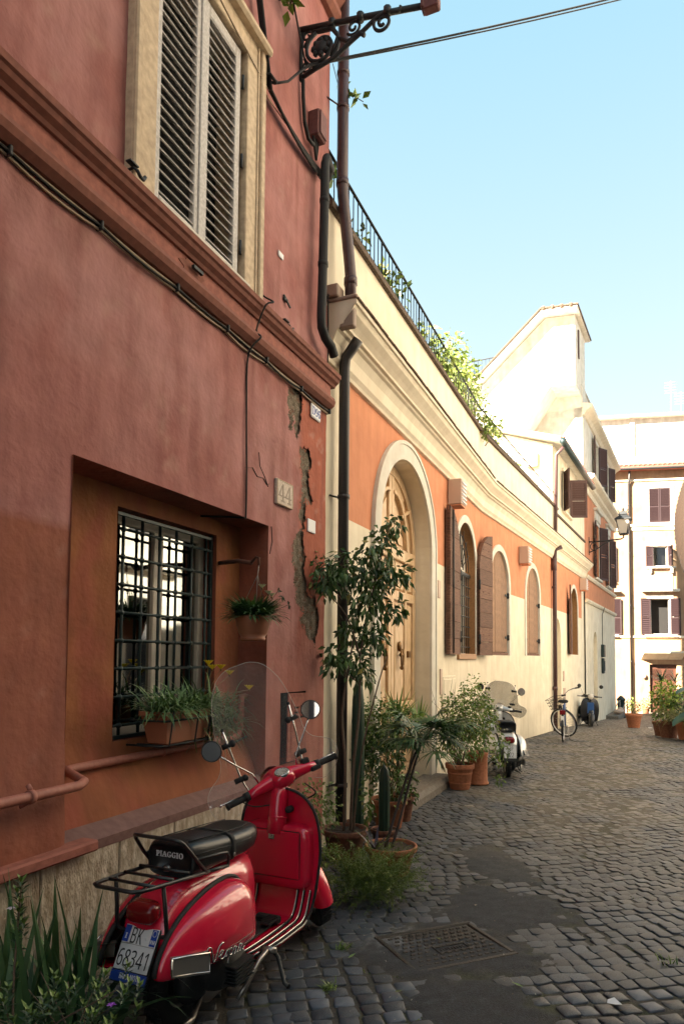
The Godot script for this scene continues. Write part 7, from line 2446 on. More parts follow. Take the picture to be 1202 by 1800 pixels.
func plants() -> void:
	var dark_a := Color(0.028, 0.068, 0.022); var dark_b := Color(0.095, 0.165, 0.045)
	var mid_a := Color(0.055, 0.115, 0.026); var mid_b := Color(0.17, 0.26, 0.06)
	var lime_a := Color(0.13, 0.20, 0.035); var lime_b := Color(0.26, 0.32, 0.07)
	var b: B
	# ficus in a wide pot by the rain pipe
	var base := pt(0.04, gy(-6.05), 6.05)
	var t := thing("potted_ficus", "tall slender ficus tree with dark leaves in a wide pot by the black pipe", "potted tree", base)
	make_pot(t, 0.20, 0.25, M.terra_dull)
	b = B.new(true)
	var g := base.y
	twig([Vector3(-0.01, 0.2, 0.0), Vector3(0.0, 0.8, 0.02), Vector3(-0.03, 1.25, 0.0), Vector3(0.04, 1.75, 0.02), Vector3(0.10, 2.2, 0.0)], 0.014, 0.006, b)
	twig([Vector3(0.05, 0.2, -0.02), Vector3(0.07, 0.75, 0.0), Vector3(0.12, 1.3, 0.03), Vector3(0.13, 1.8, 0.0), Vector3(0.26, 2.45, -0.02), Vector3(0.38, 2.95, 0.0)], 0.015, 0.005, b)
	twig([Vector3(0.07, 0.2, 0.03), Vector3(0.14, 0.9, 0.05), Vector3(0.28, 1.5, 0.06), Vector3(0.36, 1.75, 0.05)], 0.011, 0.004, b)
	twig([Vector3(0.12, 1.75, 0.0), Vector3(0.0, 2.1, 0.05), Vector3(-0.22, 2.35, 0.08)], 0.009, 0.004, b)
	twig([Vector3(-0.05, 2.25, 0.06), Vector3(-0.25, 2.55, 0.05), Vector3(-0.38, 2.62, 0.03)], 0.005, 0.002, b)
	twig([Vector3(0.12, 1.5, 0.0), Vector3(-0.05, 1.65, 0.05)], 0.006, 0.003, b)
	part("stem", b, M.bark, t)
	b = B.new()
	for q in [[690, 925, 0.10, 26], [665, 965, 0.18, 60], [640, 1010, 0.25, 130], [688, 1010, 0.17, 62], [602, 1005, 0.18, 62], [568, 1008, 0.14, 44], [541, 975, 0.05, 12], [650, 1068, 0.22, 92], [695, 1075, 0.10, 26], [612, 1110, 0.13, 34], [588, 1160, 0.13, 42], [625, 1165, 0.15, 52], [655, 1120, 0.15, 44], [575, 1035, 0.10, 28], [640, 1190, 0.10, 22]]:
		leaf_cloud(b, Vector3((q[0] - 601) / 197.0 - 0.04, 1.6 + (1157 - q[1]) / 197.0 - g, 0.02 + rng.randf_range(-0.06, 0.06)), Vector3(q[2] * 1.15, q[2] * 1.2, q[2] * 1.1), int(q[3] * 2.2), 0.078, 0.037, dark_a, dark_b, 0.9, 0.25)
	part("foliage", b, M.leaf, t, true)
	# two ribbed cacti behind it
	for q in [[0.16, 6.62, 1.42, 0.055, "tall column cactus behind the ficus stems"], [0.40, 6.35, 0.62, 0.045, "short column cactus left of the palm canes"]]:
		var cb := pt(q[0], gy(-q[1]), q[1])
		var ct := thing("cactus", q[4], "cactus", cb, 0, "column cacti among the pots")
		make_pot(ct, 0.12, 0.18, M.terra_dull)
		b = B.new(true)
		var rings := []
		for j in 14:
			var f := j / 13.0
			var rr := PackedVector3Array()
			for i in 28:
				var a := -TAU * i / 28.0
				var rad: float = q[3] * (1.0 + 0.16 * cos(a * 7.0)) * (sqrt(maxf(0.0, 1.0 - pow(f, 9.0))) + 0.02)
				rr.append(Vector3(cos(a) * rad, 0.14 + f * q[2], sin(a) * rad))
			rings.append(rr)
		b.col = Color(0.020, 0.050, 0.030)
		b.loft(rings, true, false, true)
		part("stem", b, M.leaf, ct)
	# slender palm
	base = pt(0.41, gy(-5.6), 5.6)
	t = thing("potted_palm", "small palm with two dark canes and arching fronds in a terracotta pot", "potted palm", base)
	make_pot(t, 0.21, 0.225, M.terra)
	b = B.new(true)
	twig([Vector3(-0.05, 0.18, 0.0), Vector3(0.06, 0.50, -0.12), Vector3(0.20, 0.85, -0.28), Vector3(0.30, 1.03, -0.36)], 0.013, 0.010, b)
	twig([Vector3(0.0, 0.18, 0.02), Vector3(0.09, 0.45, -0.08), Vector3(0.20, 0.78, -0.24), Vector3(0.27, 0.95, -0.32)], 0.012, 0.009, b)
	part("stem", b, mat(lin(0.035, 0.025, 0.022), 0.8), t)
	b = B.new()
	for i in 34:
		var a := TAU * i * 0.381 + rng.randf() * 0.3
		var d := Vector3(cos(a), rng.randf_range(-0.15, 1.2), sin(a)).normalized()
		var hub := Vector3(0.30, 1.02, -0.36)
		var tip := hub + d * rng.randf_range(0.14, 0.30) + Vector3(rng.randf_range(-0.05, 0.09), rng.randf_range(-0.04, 0.06), 0)
		b.col = Color(0.05, 0.09, 0.03)
		b.bar(hub, tip, 0.006, 0.005)
		var sd := d.cross(Vector3.UP).normalized()
		var pn := sd.cross(d).normalized()
		for k in 15:
			var th := lerpf(-1.75, 1.75, k / 14.0) + rng.randf_range(-0.05, 0.05)
			var bd := (d * cos(th) + sd * sin(th) + pn * rng.randf_range(-0.12, 0.12) + Vector3.DOWN * 0.10).normalized()
			b.col = Color(0.022, 0.060, 0.026).lerp(Color(0.085, 0.15, 0.050), rng.randf())
			b.blade(tip, bd, bd.cross(pn).normalized(), rng.randf_range(0.17, 0.29), 0.019, rng.randf_range(0.15, 0.8), 4)
	b.col = Color(0.15, 0.11, 0.04)
	for i in 12: b.blade(Vector3(0.38, 0.94, -0.34), Vector3(0.5, -0.6, rng.randf_range(-0.5, 0.5)).normalized(), rdir(), 0.24, 0.016, 0.6, 4)
	part("frond", b, M.leaf, t, true)
	t = thing("purple_plant", "dark purple strap-leaved plant at the rim of the palm's pot", "plant", pt(0.28, gy(-5.55) + 0.2, 5.5))
	for i in 9:
		b = B.new()
		var a := TAU * i / 9.0
		var d := Vector3(cos(a), 1.2, sin(a)).normalized()
		b.col = Color(0.035, 0.018, 0.035)
		b.blade(Vector3.ZERO, d, d.cross(Vector3(sin(a), 0, -cos(a))).cross(d).normalized(), rng.randf_range(0.16, 0.26), 0.03, 0.4, 4)
		part("leaf", b, M.leaf, t)
	# the spiky plant and the loose shrub in the pot in front of the portal
	base = pt(0.50, gy(-7.15), 7.15)
	t = thing("potted_shrub", "loose leafy shrub in a terracotta pot in front of the portal step", "potted shrub", base)
	make_pot(t, 0.19, 0.30, M.terra)
	b = B.new(true)
	for i in 9: twig([Vector3(rng.randf_range(-0.08, 0.08), 0.25, rng.randf_range(-0.08, 0.08)), Vector3(rng.randf_range(-0.2, 0.15), 0.65, rng.randf_range(-0.15, 0.15)), Vector3(rng.randf_range(-0.38, 0.3), rng.randf_range(0.9, 1.25), rng.randf_range(-0.25, 0.25))], 0.006, 0.002, b)
	part("stem", b, M.bark, t)
	b = B.new()
	leaf_cloud(b, Vector3(-0.08, 1.05, 0), Vector3(0.46, 0.34, 0.32), 1500, 0.055, 0.026, mid_a, mid_b, 0.2, 0.3)
	leaf_cloud(b, Vector3(-0.15, 0.75, 0.05), Vector3(0.38, 0.32, 0.28), 900, 0.055, 0.026, dark_a, mid_a, 0.2, 0.3)
	leaf_cloud(b, Vector3(0.08, 0.42, 0.05), Vector3(0.28, 0.28, 0.2), 420, 0.055, 0.026, dark_a, mid_b, 0.4, 0.3)
	part("foliage", b, M.leaf, t, true)
	base = pt(0.66, gy(-7.5), 7.5)
	t = thing("potted_yucca", "bright green spiky yucca in front of the wooden portal", "potted plant", base)
	make_pot(t, 0.15, 0.28, M.terra_dull)
	b = B.new(true)
	b.tube([Vector3(-0.03, 0.25, 0), Vector3(-0.04, 0.8, 0), Vector3(-0.05, 1.1, 0)], 0.022, 8)
	b.tube([Vector3(0.03, 0.25, 0), Vector3(0.12, 0.7, 0), Vector3(0.18, 1.0, 0)], 0.018, 8)
	part("stem", b, M.bark, t)
	var lf: Array = []
	for i in 34:
		b = B.new()
		var a := TAU * i / 17.0 + rng.randf()
		var up := rng.randf_range(0.5, 2.6)
		b.col = Color(0.10, 0.19, 0.03).lerp(Color(0.24, 0.33, 0.06), rng.randf())
		var d := Vector3(cos(a), up, sin(a)).normalized()
		b.blade(Vector3(-0.05, 1.08, 0) if i < 20 else Vector3(0.18, 0.98, 0), d, d.cross(Vector3(sin(a), 0.1, -cos(a))).cross(d).normalized(), rng.randf_range(0.28, 0.44), 0.030, 0.12, 5)
		part("leaf", b, M.leaf, t)
	# the round bush and its neighbour pot
	base = pt(1.62, gy(-9.40), 9.40)
	t = thing("potted_bush", "full round bush with small pale leaves in a terracotta pot by the wall", "potted bush", base)
	make_pot(t, 0.195, 0.34, M.terra, 2)
	b = B.new(true)
	for i in 14: twig([Vector3(rng.randf_range(-0.05, 0.05), 0.3, rng.randf_range(-0.05, 0.05)), Vector3(rng.randf_range(-0.2, 0.2), 0.7, rng.randf_range(-0.2, 0.2)), Vector3(rng.randf_range(-0.42, 0.5), rng.randf_range(0.95, 1.5), rng.randf_range(-0.35, 0.35))], 0.007, 0.0015, b)
	part("stem", b, M.bark, t)
	b = B.new()
	leaf_cloud(b, Vector3(0.12, 0.98, 0), Vector3(0.47, 0.43, 0.42), 1900, 0.058, 0.027, Color(0.055, 0.12, 0.022), Color(0.24, 0.32, 0.065), 0.25, 0.4)
	leaf_cloud(b, Vector3(0.02, 0.62, 0), Vector3(0.44, 0.28, 0.36), 800, 0.058, 0.027, dark_b, mid_b, 0.3, 0.4)
	leaf_cloud(b, Vector3(0.18, 1.38, 0), Vector3(0.22, 0.20, 0.2), 130, 0.055, 0.025, mid_b, lime_b, 0.1, 0.3)
	leaf_cloud(b, Vector3(0.55, 0.55, 0.05), Vector3(0.14, 0.30, 0.14), 130, 0.055, 0.025, mid_b, lime_a, 0.5, 0.3)
	leaf_cloud(b, Vector3(0.52, 0.14, 0.1), Vector3(0.10, 0.12, 0.1), 40, 0.05, 0.023, mid_b, lime_a, 0.5, 0.3)
	part("foliage", b, M.leaf, t, true)
	b = B.new(true)
	var pr := []
	for q in [[0.10, 0.0], [0.155, 0.01], [0.155, 0.03], [0.135, 0.05], [0.135, 0.40], [0.15, 0.43], [0.15, 0.46], [0.12, 0.46], [0.11, 0.40]]:
		var rr := PackedVector3Array()
		for i in 40: rr.append(Vector3(cos(-TAU * i / 40.0) * (q[0] + (0.004 if i % 2 and q[1] > 0.04 and q[1] < 0.42 else 0.0)), q[1], sin(-TAU * i / 40.0) * (q[0] + (0.004 if i % 2 and q[1] > 0.04 and q[1] < 0.42 else 0.0))))
		pr.append(rr)
	b.loft(pr, true, true, true)
	single("fluted_pot", b, M.terra, "tall fluted orange pot right behind the round bush's pot", "pot", pt(1.93, gy(-9.75), 9.75))
	# feathery fern at the scooter's front wheel
	base = pt(0.20, gy(-4.95), 4.95)
	t = thing("asparagus_fern", "low feathery green fern sprawling on the stones in front of the pots", "fern", base)
	b = B.new()
	for i in 420:
		var a := rng.randf() * TAU
		var d := Vector3(cos(a), rng.randf_range(0.3, 2.6), sin(a)).normalized()
		var p := Vector3(rng.randf_range(-0.20, 0.24), rng.randf_range(0.0, 0.18), rng.randf_range(-0.14, 0.14))
		var l := rng.randf_range(0.18, 0.34)
		var n := 15
		var tone := rng.randf()
		for k in n:
			d = (d + Vector3.DOWN * 0.055).normalized()
			p += d * l / n
			if p.y < 0.01: p.y = 0.01
			for m in 5:
				var nd := (d * 0.5 + rdir() * 0.9).normalized()
				b.col = Color(0.028, 0.066, 0.014).lerp(Color(0.14, 0.19, 0.032), clampf(tone * 0.6 + k / 26.0 + rng.randf() * 0.2, 0, 1))
				var sd := nd.cross(rdir()).normalized() * 0.0016
				var tip := p + nd * rng.randf_range(0.014, 0.034)
				b.tri(p - sd, p + sd, tip)
	part("foliage", b, M.leaf, t, true)
	# light climbing plant at the foot of the seam
	t = thing("pale_shrub", "airy shrub with small pale green leaves behind the scooter's leg shield", "shrub", pt(-0.30, gy(-5.6), 5.6))
	b = B.new(true)
	for i in 8: twig([Vector3(0, 0, 0), Vector3(rng.randf_range(-0.1, 0.25), 0.3, rng.randf_range(-0.1, 0.1)), Vector3(rng.randf_range(-0.15, 0.38), rng.randf_range(0.45, 0.75), rng.randf_range(-0.1, 0.1))], 0.004, 0.001, b)
	part("stem", b, M.bark, t)
	b = B.new()
	leaf_cloud(b, Vector3(0.10, 0.52, 0), Vector3(0.28, 0.24, 0.18), 330, 0.045, 0.024, Color(0.09, 0.15, 0.03), Color(0.26, 0.32, 0.10), 0.15, 0.3)
	leaf_cloud(b, Vector3(0.16, 0.20, 0.12), Vector3(0.16, 0.14, 0.10), 90, 0.04, 0.022, Color(0.10, 0.17, 0.03), Color(0.28, 0.34, 0.10), 0.15, 0.3)
	leaf_cloud(b, Vector3(0.53, 0.50, -0.35), Vector3(0.06, 0.30, 0.06), 90, 0.05, 0.026, mid_a, mid_b, 0.3, 0.3)
	part("foliage", b, M.leaf, t, true)
	# window box with yellow daisies
	t = thing("window_box", "terracotta plastic window box with grassy leaves and yellow flowers in an iron holder", "window box", w1(3.60, 1.07, -0.06), TURN1)
	b = B.new()
	b.loft([PackedVector3Array([Vector3(-0.20, 0.0, -0.07), Vector3(0.20, 0.0, -0.07), Vector3(0.20, 0.0, 0.07), Vector3(-0.20, 0.0, 0.07)]), PackedVector3Array([Vector3(-0.235, 0.165, -0.095), Vector3(0.235, 0.165, -0.095), Vector3(0.235, 0.165, 0.095), Vector3(-0.235, 0.165, 0.095)])], true, true, false)
	b.box(Vector3(0, 0.178, 0.098), Vector3(0.50, 0.030, 0.014), 0.004); b.box(Vector3(0, 0.178, -0.098), Vector3(0.50, 0.030, 0.014), 0.004)
	b.box(Vector3(0.243, 0.178, 0), Vector3(0.014, 0.030, 0.20), 0.004); b.box(Vector3(-0.243, 0.178, 0), Vector3(0.014, 0.030, 0.20), 0.004)
	part("box", b, M.plastic_pot, t)
	b = B.new()
	b.box(Vector3(0, 0.165, 0), Vector3(0.47, 0.01, 0.18))
	part("soil", b, M.soil, t)
	b = B.new(true)
	for y in [0.0, 0.15]:
		var o := 0.085 if y < 0.1 else 0.112
		b.tube([Vector3(-0.27, y - 0.01, -0.22), Vector3(-0.26, y - 0.01, o), Vector3(0.26, y - 0.01, o), Vector3(0.27, y - 0.01, -0.22)], 0.007, 6)
	for x in [-0.2, 0.06, 0.2]: b.tube([Vector3(x, -0.012, -0.15), Vector3(x, -0.012, 0.09), Vector3(x, 0.20, 0.12)], 0.006, 6)
	part("holder", b, M.iron, t)
	b = B.new()
	for i in 560:
		var p := Vector3(rng.randf_range(-0.22, 0.26), 0.17, rng.randf_range(-0.08, 0.09))
		var a := rng.randf() * TAU
		var d := Vector3(cos(a) * 0.9 + p.x * 1.5, rng.randf_range(0.35, 1.6), sin(a) * 0.9 + 0.3).normalized()
		b.col = Color(0.045, 0.105, 0.040).lerp(Color(0.20, 0.30, 0.12), rng.randf())
		b.blade(p, d, d.cross(Vector3.UP).normalized(), rng.randf_range(0.16, 0.31), 0.015, rng.randf_range(0.5, 1.3), 4)
	for i in 420:
		var p := Vector3(rng.randf_range(0.16, 0.56), rng.randf_range(-0.02, 0.26), rng.randf_range(-0.08, 0.12))
		var d := Vector3(rng.randf_range(0.0, 1.0), rng.randf_range(-0.4, 0.6), rng.randf_range(-0.5, 0.7)).normalized()
		b.col = Color(0.045, 0.105, 0.040).lerp(Color(0.21, 0.30, 0.12), rng.randf())
		b.blade(p, d, d.cross(Vector3.UP).normalized(), rng.randf_range(0.13, 0.24), 0.012, rng.randf_range(0.7, 1.4), 4)
	part("foliage", b, M.leaf, t, true)
	daisies(t, [Vector3(0.30, 0.44, 0.05), Vector3(0.33, 0.47, 0.0), Vector3(0.42, 0.44, 0.04), Vector3(0.50, 0.40, 0.06), Vector3(0.70, 0.29, 0.10)], Vector3(0.25, 0.17, 0.02), Color(1.0, 0.70, 0.02), 0.052)
	# hanging pot
	t = thing("hanging_pot", "brown hanging pot of dark leaves and cream flowers on the iron hook", "hanging pot", w1(4.14, 1.71, 0.16), TURN1)
	b = B.new(true)
	b.lathe([Vector2(0.001, 0.0), Vector2(0.085, 0.0), Vector2(0.088, 0.02), Vector2(0.082, 0.025), Vector2(0.098, 0.05), Vector2(0.115, 0.10), Vector2(0.125, 0.15), Vector2(0.130, 0.17), Vector2(0.122, 0.175), Vector2(0.115, 0.15)], 30)
	part("pot", b, M.plastic_pot, t)
	b = B.new()
	var sr := PackedVector3Array()
	for i in 18: sr.append(Vector3(cos(-TAU * i / 18.0) * 0.117, 0.155, sin(-TAU * i / 18.0) * 0.117))
	b.fan(sr, true)
	part("soil", b, M.soil, t)
	b = B.new(true)
	for i in 3:
		var a := TAU * i / 3.0 + 0.4
		b.tube([Vector3(cos(a) * 0.122, 0.17, sin(a) * 0.122), Vector3(0, 0.46, 0.03), Vector3(0.0, 0.54, 0.04)], 0.0025, 5)
	part("hanger", b, M.steel, t)
	b = B.new()
	for i in 620:
		var a := rng.randf() * TAU
		var p := Vector3(cos(a) * 0.08, 0.16, sin(a) * 0.08) * rng.randf_range(0.2, 1.2)
		p.y = 0.16
		var d := Vector3(cos(a), rng.randf_range(0.1, 1.6), sin(a)).normalized()
		b.col = Color(0.030, 0.080, 0.034).lerp(Color(0.13, 0.22, 0.085), rng.randf())
		b.blade(p, d, d.cross(Vector3.UP).normalized(), rng.randf_range(0.12, 0.24), 0.021, rng.randf_range(0.25, 0.9), 4)
	for q in [Vector3(0.17, 0.36, 0.1), Vector3(0.20, 0.32, 0.12), Vector3(0.25, 0.27, 0.15)]:
		b.col = Color(0.03, 0.05, 0.025)
		b.bar(Vector3(0.03, 0.16, 0.02), q, 0.003, 0.003)
		for k in 6: b.leaf(q, rdir(), rdir(), 0.035, 0.016)
	part("foliage", b, M.leaf, t, true)
	daisies(t, [Vector3(0.03, 0.37, 0.05), Vector3(0.085, 0.33, 0.07), Vector3(0.115, 0.315, 0.08)], Vector3(0.02, 0.16, 0.02), Color(0.75, 0.72, 0.45), 0.042)
	# foreground: strap leaves and a small-leaved shrub
	base = pt(-1.20, gy(-3.05), 3.05)
	t = thing("iris_clump", "clump of dark green strap leaves growing between the wall and the scooter", "plant", base)
	for i in 84:
		b = B.new()
		var p := Vector3(rng.randf_range(-0.22, 0.20), 0.0, rng.randf_range(-0.12, 0.30))
		var a := rng.randf() * TAU
		var tall := i < 58
		var d := Vector3(cos(a) * (0.22 if tall else 0.7) + (0.0 if tall else 0.3), 1.0, sin(a) * (0.2 if tall else 0.6)).normalized()
		b.col = Color(0.030, 0.085, 0.034).lerp(Color(0.11, 0.19, 0.075), rng.randf())
		b.blade(p, d, Vector3(cos(a + 1.3), 0, sin(a + 1.3)), rng.randf_range(0.45, 0.82) if tall else rng.randf_range(0.4, 0.6), rng.randf_range(0.030, 0.048), 0.12 if tall else rng.randf_range(0.7, 1.3), 8)
		part("leaf", b, M.leaf, t)
	for q in [[Vector3(0.10, 0.30, 0.10), Vector3(0.75, 0.42, 0.05), 0.55, 0.016, 1.25], [Vector3(0.12, 0.25, 0.12), Vector3(0.85, 0.35, 0.12), 0.52, 0.022, 1.1], [Vector3(0.10, 0.06, 0.2), Vector3(0.8, 0.5, 0.1), 0.5, 0.03, 1.3], [Vector3(0.05, 0.42, 0.05), Vector3(0.9, 0.22, -0.05), 0.40, 0.020, 0.5]]:
		b = B.new()
		b.col = Color(0.065, 0.125, 0.075)
		b.blade(q[0], q[1].normalized(), q[1].cross(Vector3.UP).normalized() + Vector3(0, 0.5, 0), q[2], q[3], q[4], 9)
		part("leaf", b, M.leaf, t)
	base = pt(-1.08, gy(-2.62), 2.62)
	t = thing("flowering_shrub", "small-leaved dark shrub with violet flowers in the bottom left corner", "shrub", base)
	b = B.new(true)
	for i in 26: twig([Vector3(rng.randf_range(-0.1, 0.1), 0, rng.randf_range(-0.08, 0.08)), Vector3(rng.randf_range(-0.25, 0.22), 0.2, rng.randf_range(-0.15, 0.15)), Vector3(rng.randf_range(-0.32, 0.30), rng.randf_range(0.3, 0.48), rng.randf_range(-0.2, 0.2))], 0.004, 0.0015, b)
	twig([Vector3(-0.1, 0, 0), Vector3(-0.18, 0.35, -0.1), Vector3(-0.17, 0.78, -0.12)], 0.006, 0.003, b)
	part("stem", b, M.bark, t)
	b = B.new()
	for i in 150:
		var tip := Vector3(rng.randf_range(-0.36, 0.34), rng.randf_range(0.05, 0.46), rng.randf_range(-0.22, 0.22))
		if i < 6: tip = Vector3(-0.175 + rng.randf_range(-0.02, 0.02), 0.58 + i * 0.04, -0.12)
		var up := Vector3(tip.x * 0.8, 1.0, tip.z).normalized()
		for k in 13:
			var a := TAU * k * 0.381
			var f := k / 13.0
			var d := (up * lerpf(0.1, 1.3, f) + Vector3(cos(a), 0.15, sin(a))).normalized()
			b.col = Color(0.016, 0.046, 0.020).lerp(Color(0.045, 0.085, 0.035), rng.randf())
			if k > 9: b.col = b.col.lerp(Color(0.16, 0.25, 0.045), 0.7)
			b.leaf(tip + up * (f - 0.7) * 0.07, d, d.cross(up + rdir() * 0.2).normalized(), rng.randf_range(0.032, 0.052), 0.015, 0.1, 0.15)
	part("foliage", b, M.leaf, t, true)
	for q in [Vector3(0.26, 0.42, 0.08), Vector3(-0.02, 0.26, 0.16), Vector3(-0.16, 0.22, 0.2), Vector3(0.04, 0.30, 0.18), Vector3(-0.19, 0.70, -0.08)]:
		b = B.new()
		for k in 5:
			var a := TAU * k / 5.0
			b.col = Color(0.22, 0.05, 0.40) if q.y < 0.6 else Color(0.5, 0.45, 0.5)
			var d := Vector3(cos(a), 0.5, sin(a)).normalized()
			b.leaf(q, d, Vector3(-sin(a), 0, cos(a)), 0.022, 0.016)
		part("flower", b, M.petal, t)
	# ---- roof terrace greenery
	for q in [["sunlit vine spilling over the parapet at the bend of the terrace", [[w1(11.0, 6.45, -0.22), Vector3(0.45, 0.42, 0.40), 260], [w1(11.9, 6.65, -0.30), Vector3(0.50, 0.52, 0.45), 420], [w1(12.5, 6.85, -0.35), Vector3(0.45, 0.60, 0.40), 420], [w1(12.0, 7.25, -0.4), Vector3(0.40, 0.40, 0.35), 170], [w2(0.4, 6.6, -0.3), Vector3(0.42, 0.50, 0.42), 340], [w2(1.2, 6.3, -0.2), Vector3(0.40, 0.40, 0.30), 220], [w1(12.7, 5.98, 0.08), Vector3(0.30, 0.28, 0.12), 120], [w1(10.1, 6.25, -0.15), Vector3(0.40, 0.30, 0.25), 150]]],
			["thin leafy creeper along the near part of the terrace rail", [[w1(6.0, 6.45, -0.3), Vector3(0.12, 0.25, 0.10), 60], [w1(6.7, 6.2, -0.32), Vector3(0.40, 0.26, 0.15), 150], [w1(7.8, 6.2, -0.35), Vector3(0.55, 0.30, 0.2), 240], [w1(9.6, 6.35, -0.4), Vector3(0.5, 0.38, 0.2), 260], [w1(10.6, 6.25, -0.4), Vector3(0.5, 0.36, 0.25), 240]]],
			["pale flowering plant standing above the middle of the terrace rail", [[w1(9.1, 7.05, -0.7), Vector3(0.22, 0.35, 0.22), 100], [w1(9.3, 6.6, -0.6), Vector3(0.3, 0.3, 0.2), 110]]],
			["little green plant on the terrace edge below the annex", [[w2(3.4, 6.15, -0.25), Vector3(0.22, 0.28, 0.2), 90]]]]:
		t = thing("terrace_plant", q[0], "plant", Vector3.ZERO, 0, "plants on the roof terrace")
		b = B.new()
		var pale: bool = q[0].begins_with("pale")
		for c in q[1]: leaf_cloud(b, c[0], c[1], c[2], 0.10, 0.055, Color(0.13, 0.20, 0.03), Color(0.34, 0.40, 0.09) if not pale else Color(0.6, 0.55, 0.30), 0.3, 0.3)
		part("foliage", b, M.leaf, t, true)
		b = B.new(true)
		for c in q[1]: b.tube([c[0] + Vector3.DOWN * (c[0].y - 5.6), c[0] + Vector3(0.05, -0.3, 0.02), c[0] + Vector3(-0.05, 0.2, 0.0)], 0.012, 6)
		part("stem", b, M.bark, t)
	# sprigs high on the red house
	for q in [["leafy sprig poking out from behind the mauve rain pipe", w1(5.86, 7.30, -0.05), [Vector3(0.05, -0.10, 0.06), Vector3(0.12, -0.22, 0.10), Vector3(0.20, -0.28, 0.12), Vector3(0.30, -0.36, 0.14)], 26],
			["hanging vine tips at the top edge of the red wall", w1(4.72, 7.30, 0.04), [Vector3(0.02, -0.15, 0.02), Vector3(0.05, -0.28, 0.04), Vector3(0.03, -0.40, 0.03), Vector3(0.09, -0.18, 0.05)], 24],
			["single green sprout at the top of the terrace wall by the rain pipe", w1(5.9, 6.35, -0.1), [Vector3(0.03, -0.1, 0.03), Vector3(0.05, 0.02, 0.04)], 8]]:
		t = thing("vine_sprig", q[0], "vine", q[1], 0)
		b = B.new(true)
		var l := [Vector3(0, 0.15, 0)]
		l += q[2]
		b.tube(l, 0.004, 5)
		part("stem", b, M.bark, t)
		for i in q[3]:
			b = B.new()
			var f: float = float(i) / q[3] * (q[2].size() - 1)
			var p: Vector3 = q[2][int(f)].lerp(q[2][mini(int(f) + 1, q[2].size() - 1)], f - int(f))
			b.col = Color(0.10, 0.19, 0.025).lerp(Color(0.22, 0.32, 0.06), rng.randf())
			var d := (rdir() + Vector3.DOWN * 0.5).normalized()
			b.leaf(p + rdir() * 0.02, d, d.cross(rdir()).normalized(), rng.randf_range(0.075, 0.13), rng.randf_range(0.045, 0.07), 0.1, 0.1)
			part("leaf", b, M.leaf, t)
	# ---- the pots at the right edge
	t = thing("potted_spider_plant", "pot of drooping striped grassy leaves at the right edge", "potted plant", pt(8.12, gy(-16.1), 16.1))
	make_pot(t, 0.30, 0.42, M.terra)
	b = B.new()
	for i in 260:
		var a := rng.randf() * TAU
		var d := Vector3(cos(a) - 0.15, rng.randf_range(0.4, 1.5), sin(a)).normalized()
		b.col = Color(0.13, 0.17, 0.04).lerp(Color(0.34, 0.33, 0.12), rng.randf())
		b.blade(Vector3(cos(a) * 0.12, 0.42, sin(a) * 0.12), d, d.cross(Vector3.UP).normalized(), rng.randf_range(0.5, 0.95), 0.020, rng.randf_range(1.0, 1.8), 7)
	part("foliage", b, M.leaf, t, true)
	t = thing("potted_bright_shrub", "sunny yellow-green shrub in the plant group at the right edge", "potted shrub", pt(7.95, gy(-16.7), 16.7))
	make_pot(t, 0.26, 0.4, M.terra_dull)
	b = B.new()
	leaf_cloud(b, Vector3(-0.05, 1.02, 0), Vector3(0.42, 0.45, 0.4), 520, 0.10, 0.05, Color(0.10, 0.18, 0.02), Color(0.32, 0.40, 0.05), 0.1, 0.3)
	leaf_cloud(b, Vector3(-0.25, 0.70, 0.1), Vector3(0.30, 0.35, 0.3), 240, 0.09, 0.045, mid_a, mid_b, 0.2, 0.3)
	leaf_cloud(b, Vector3(0.3, 0.70, 0.2), Vector3(0.5, 0.5, 0.3), 420, 0.09, 0.045, dark_a, mid_a, 0.2, 0.3)
	part("foliage", b, M.leaf, t, true)
	b = B.new(true)
	for i in 7: twig([Vector3(0, 0.36, 0), Vector3(rng.randf_range(-0.1, 0.1), 0.7, 0), Vector3(rng.randf_range(-0.3, 0.3), 1.1, rng.randf_range(-0.2, 0.2))], 0.012, 0.004, b)
	part("stem", b, M.bark, t)
	t = thing("potted_rubber_plant", "plant with big dark oval leaves at the right edge", "potted plant", pt(8.15, gy(-15.7), 15.7))
	make_pot(t, 0.24, 0.36, M.terra)
	b = B.new(true)
	b.tube([Vector3(0, 0.3, 0), Vector3(-0.05, 0.8, 0.02), Vector3(-0.02, 1.25, 0)], 0.016, 6)
	part("stem", b, M.bark, t)
	for q in [[Vector3(-0.05, 1.20, 0), Vector3(-1.0, 0.05, 0.3), 0.55, 0.26], [Vector3(-0.05, 0.95, 0), Vector3(-0.45, -0.25, 0.9), 0.42, 0.30], [Vector3(-0.04, 0.7, 0), Vector3(-1.0, -0.28, 0.4), 0.75, 0.28], [Vector3(0.0, 1.1, 0), Vector3(0.6, -0.2, 0.8), 0.45, 0.30], [Vector3(0.0, 1.25, 0), Vector3(0.4, 0.8, 0.3), 0.45, 0.22], [Vector3(0.0, 0.9, 0), Vector3(0.9, 0.1, -0.2), 0.5, 0.28], [Vector3(0.0, 0.6, 0), Vector3(0.3, 0.1, 0.9), 0.4, 0.26]]:
		b = B.new(true)
		b.col = Color(0.020, 0.060, 0.030)
		var d: Vector3 = q[1].normalized()
		var sd := d.cross(Vector3.UP).normalized()
		var nn := sd.cross(d)
		var rows := []
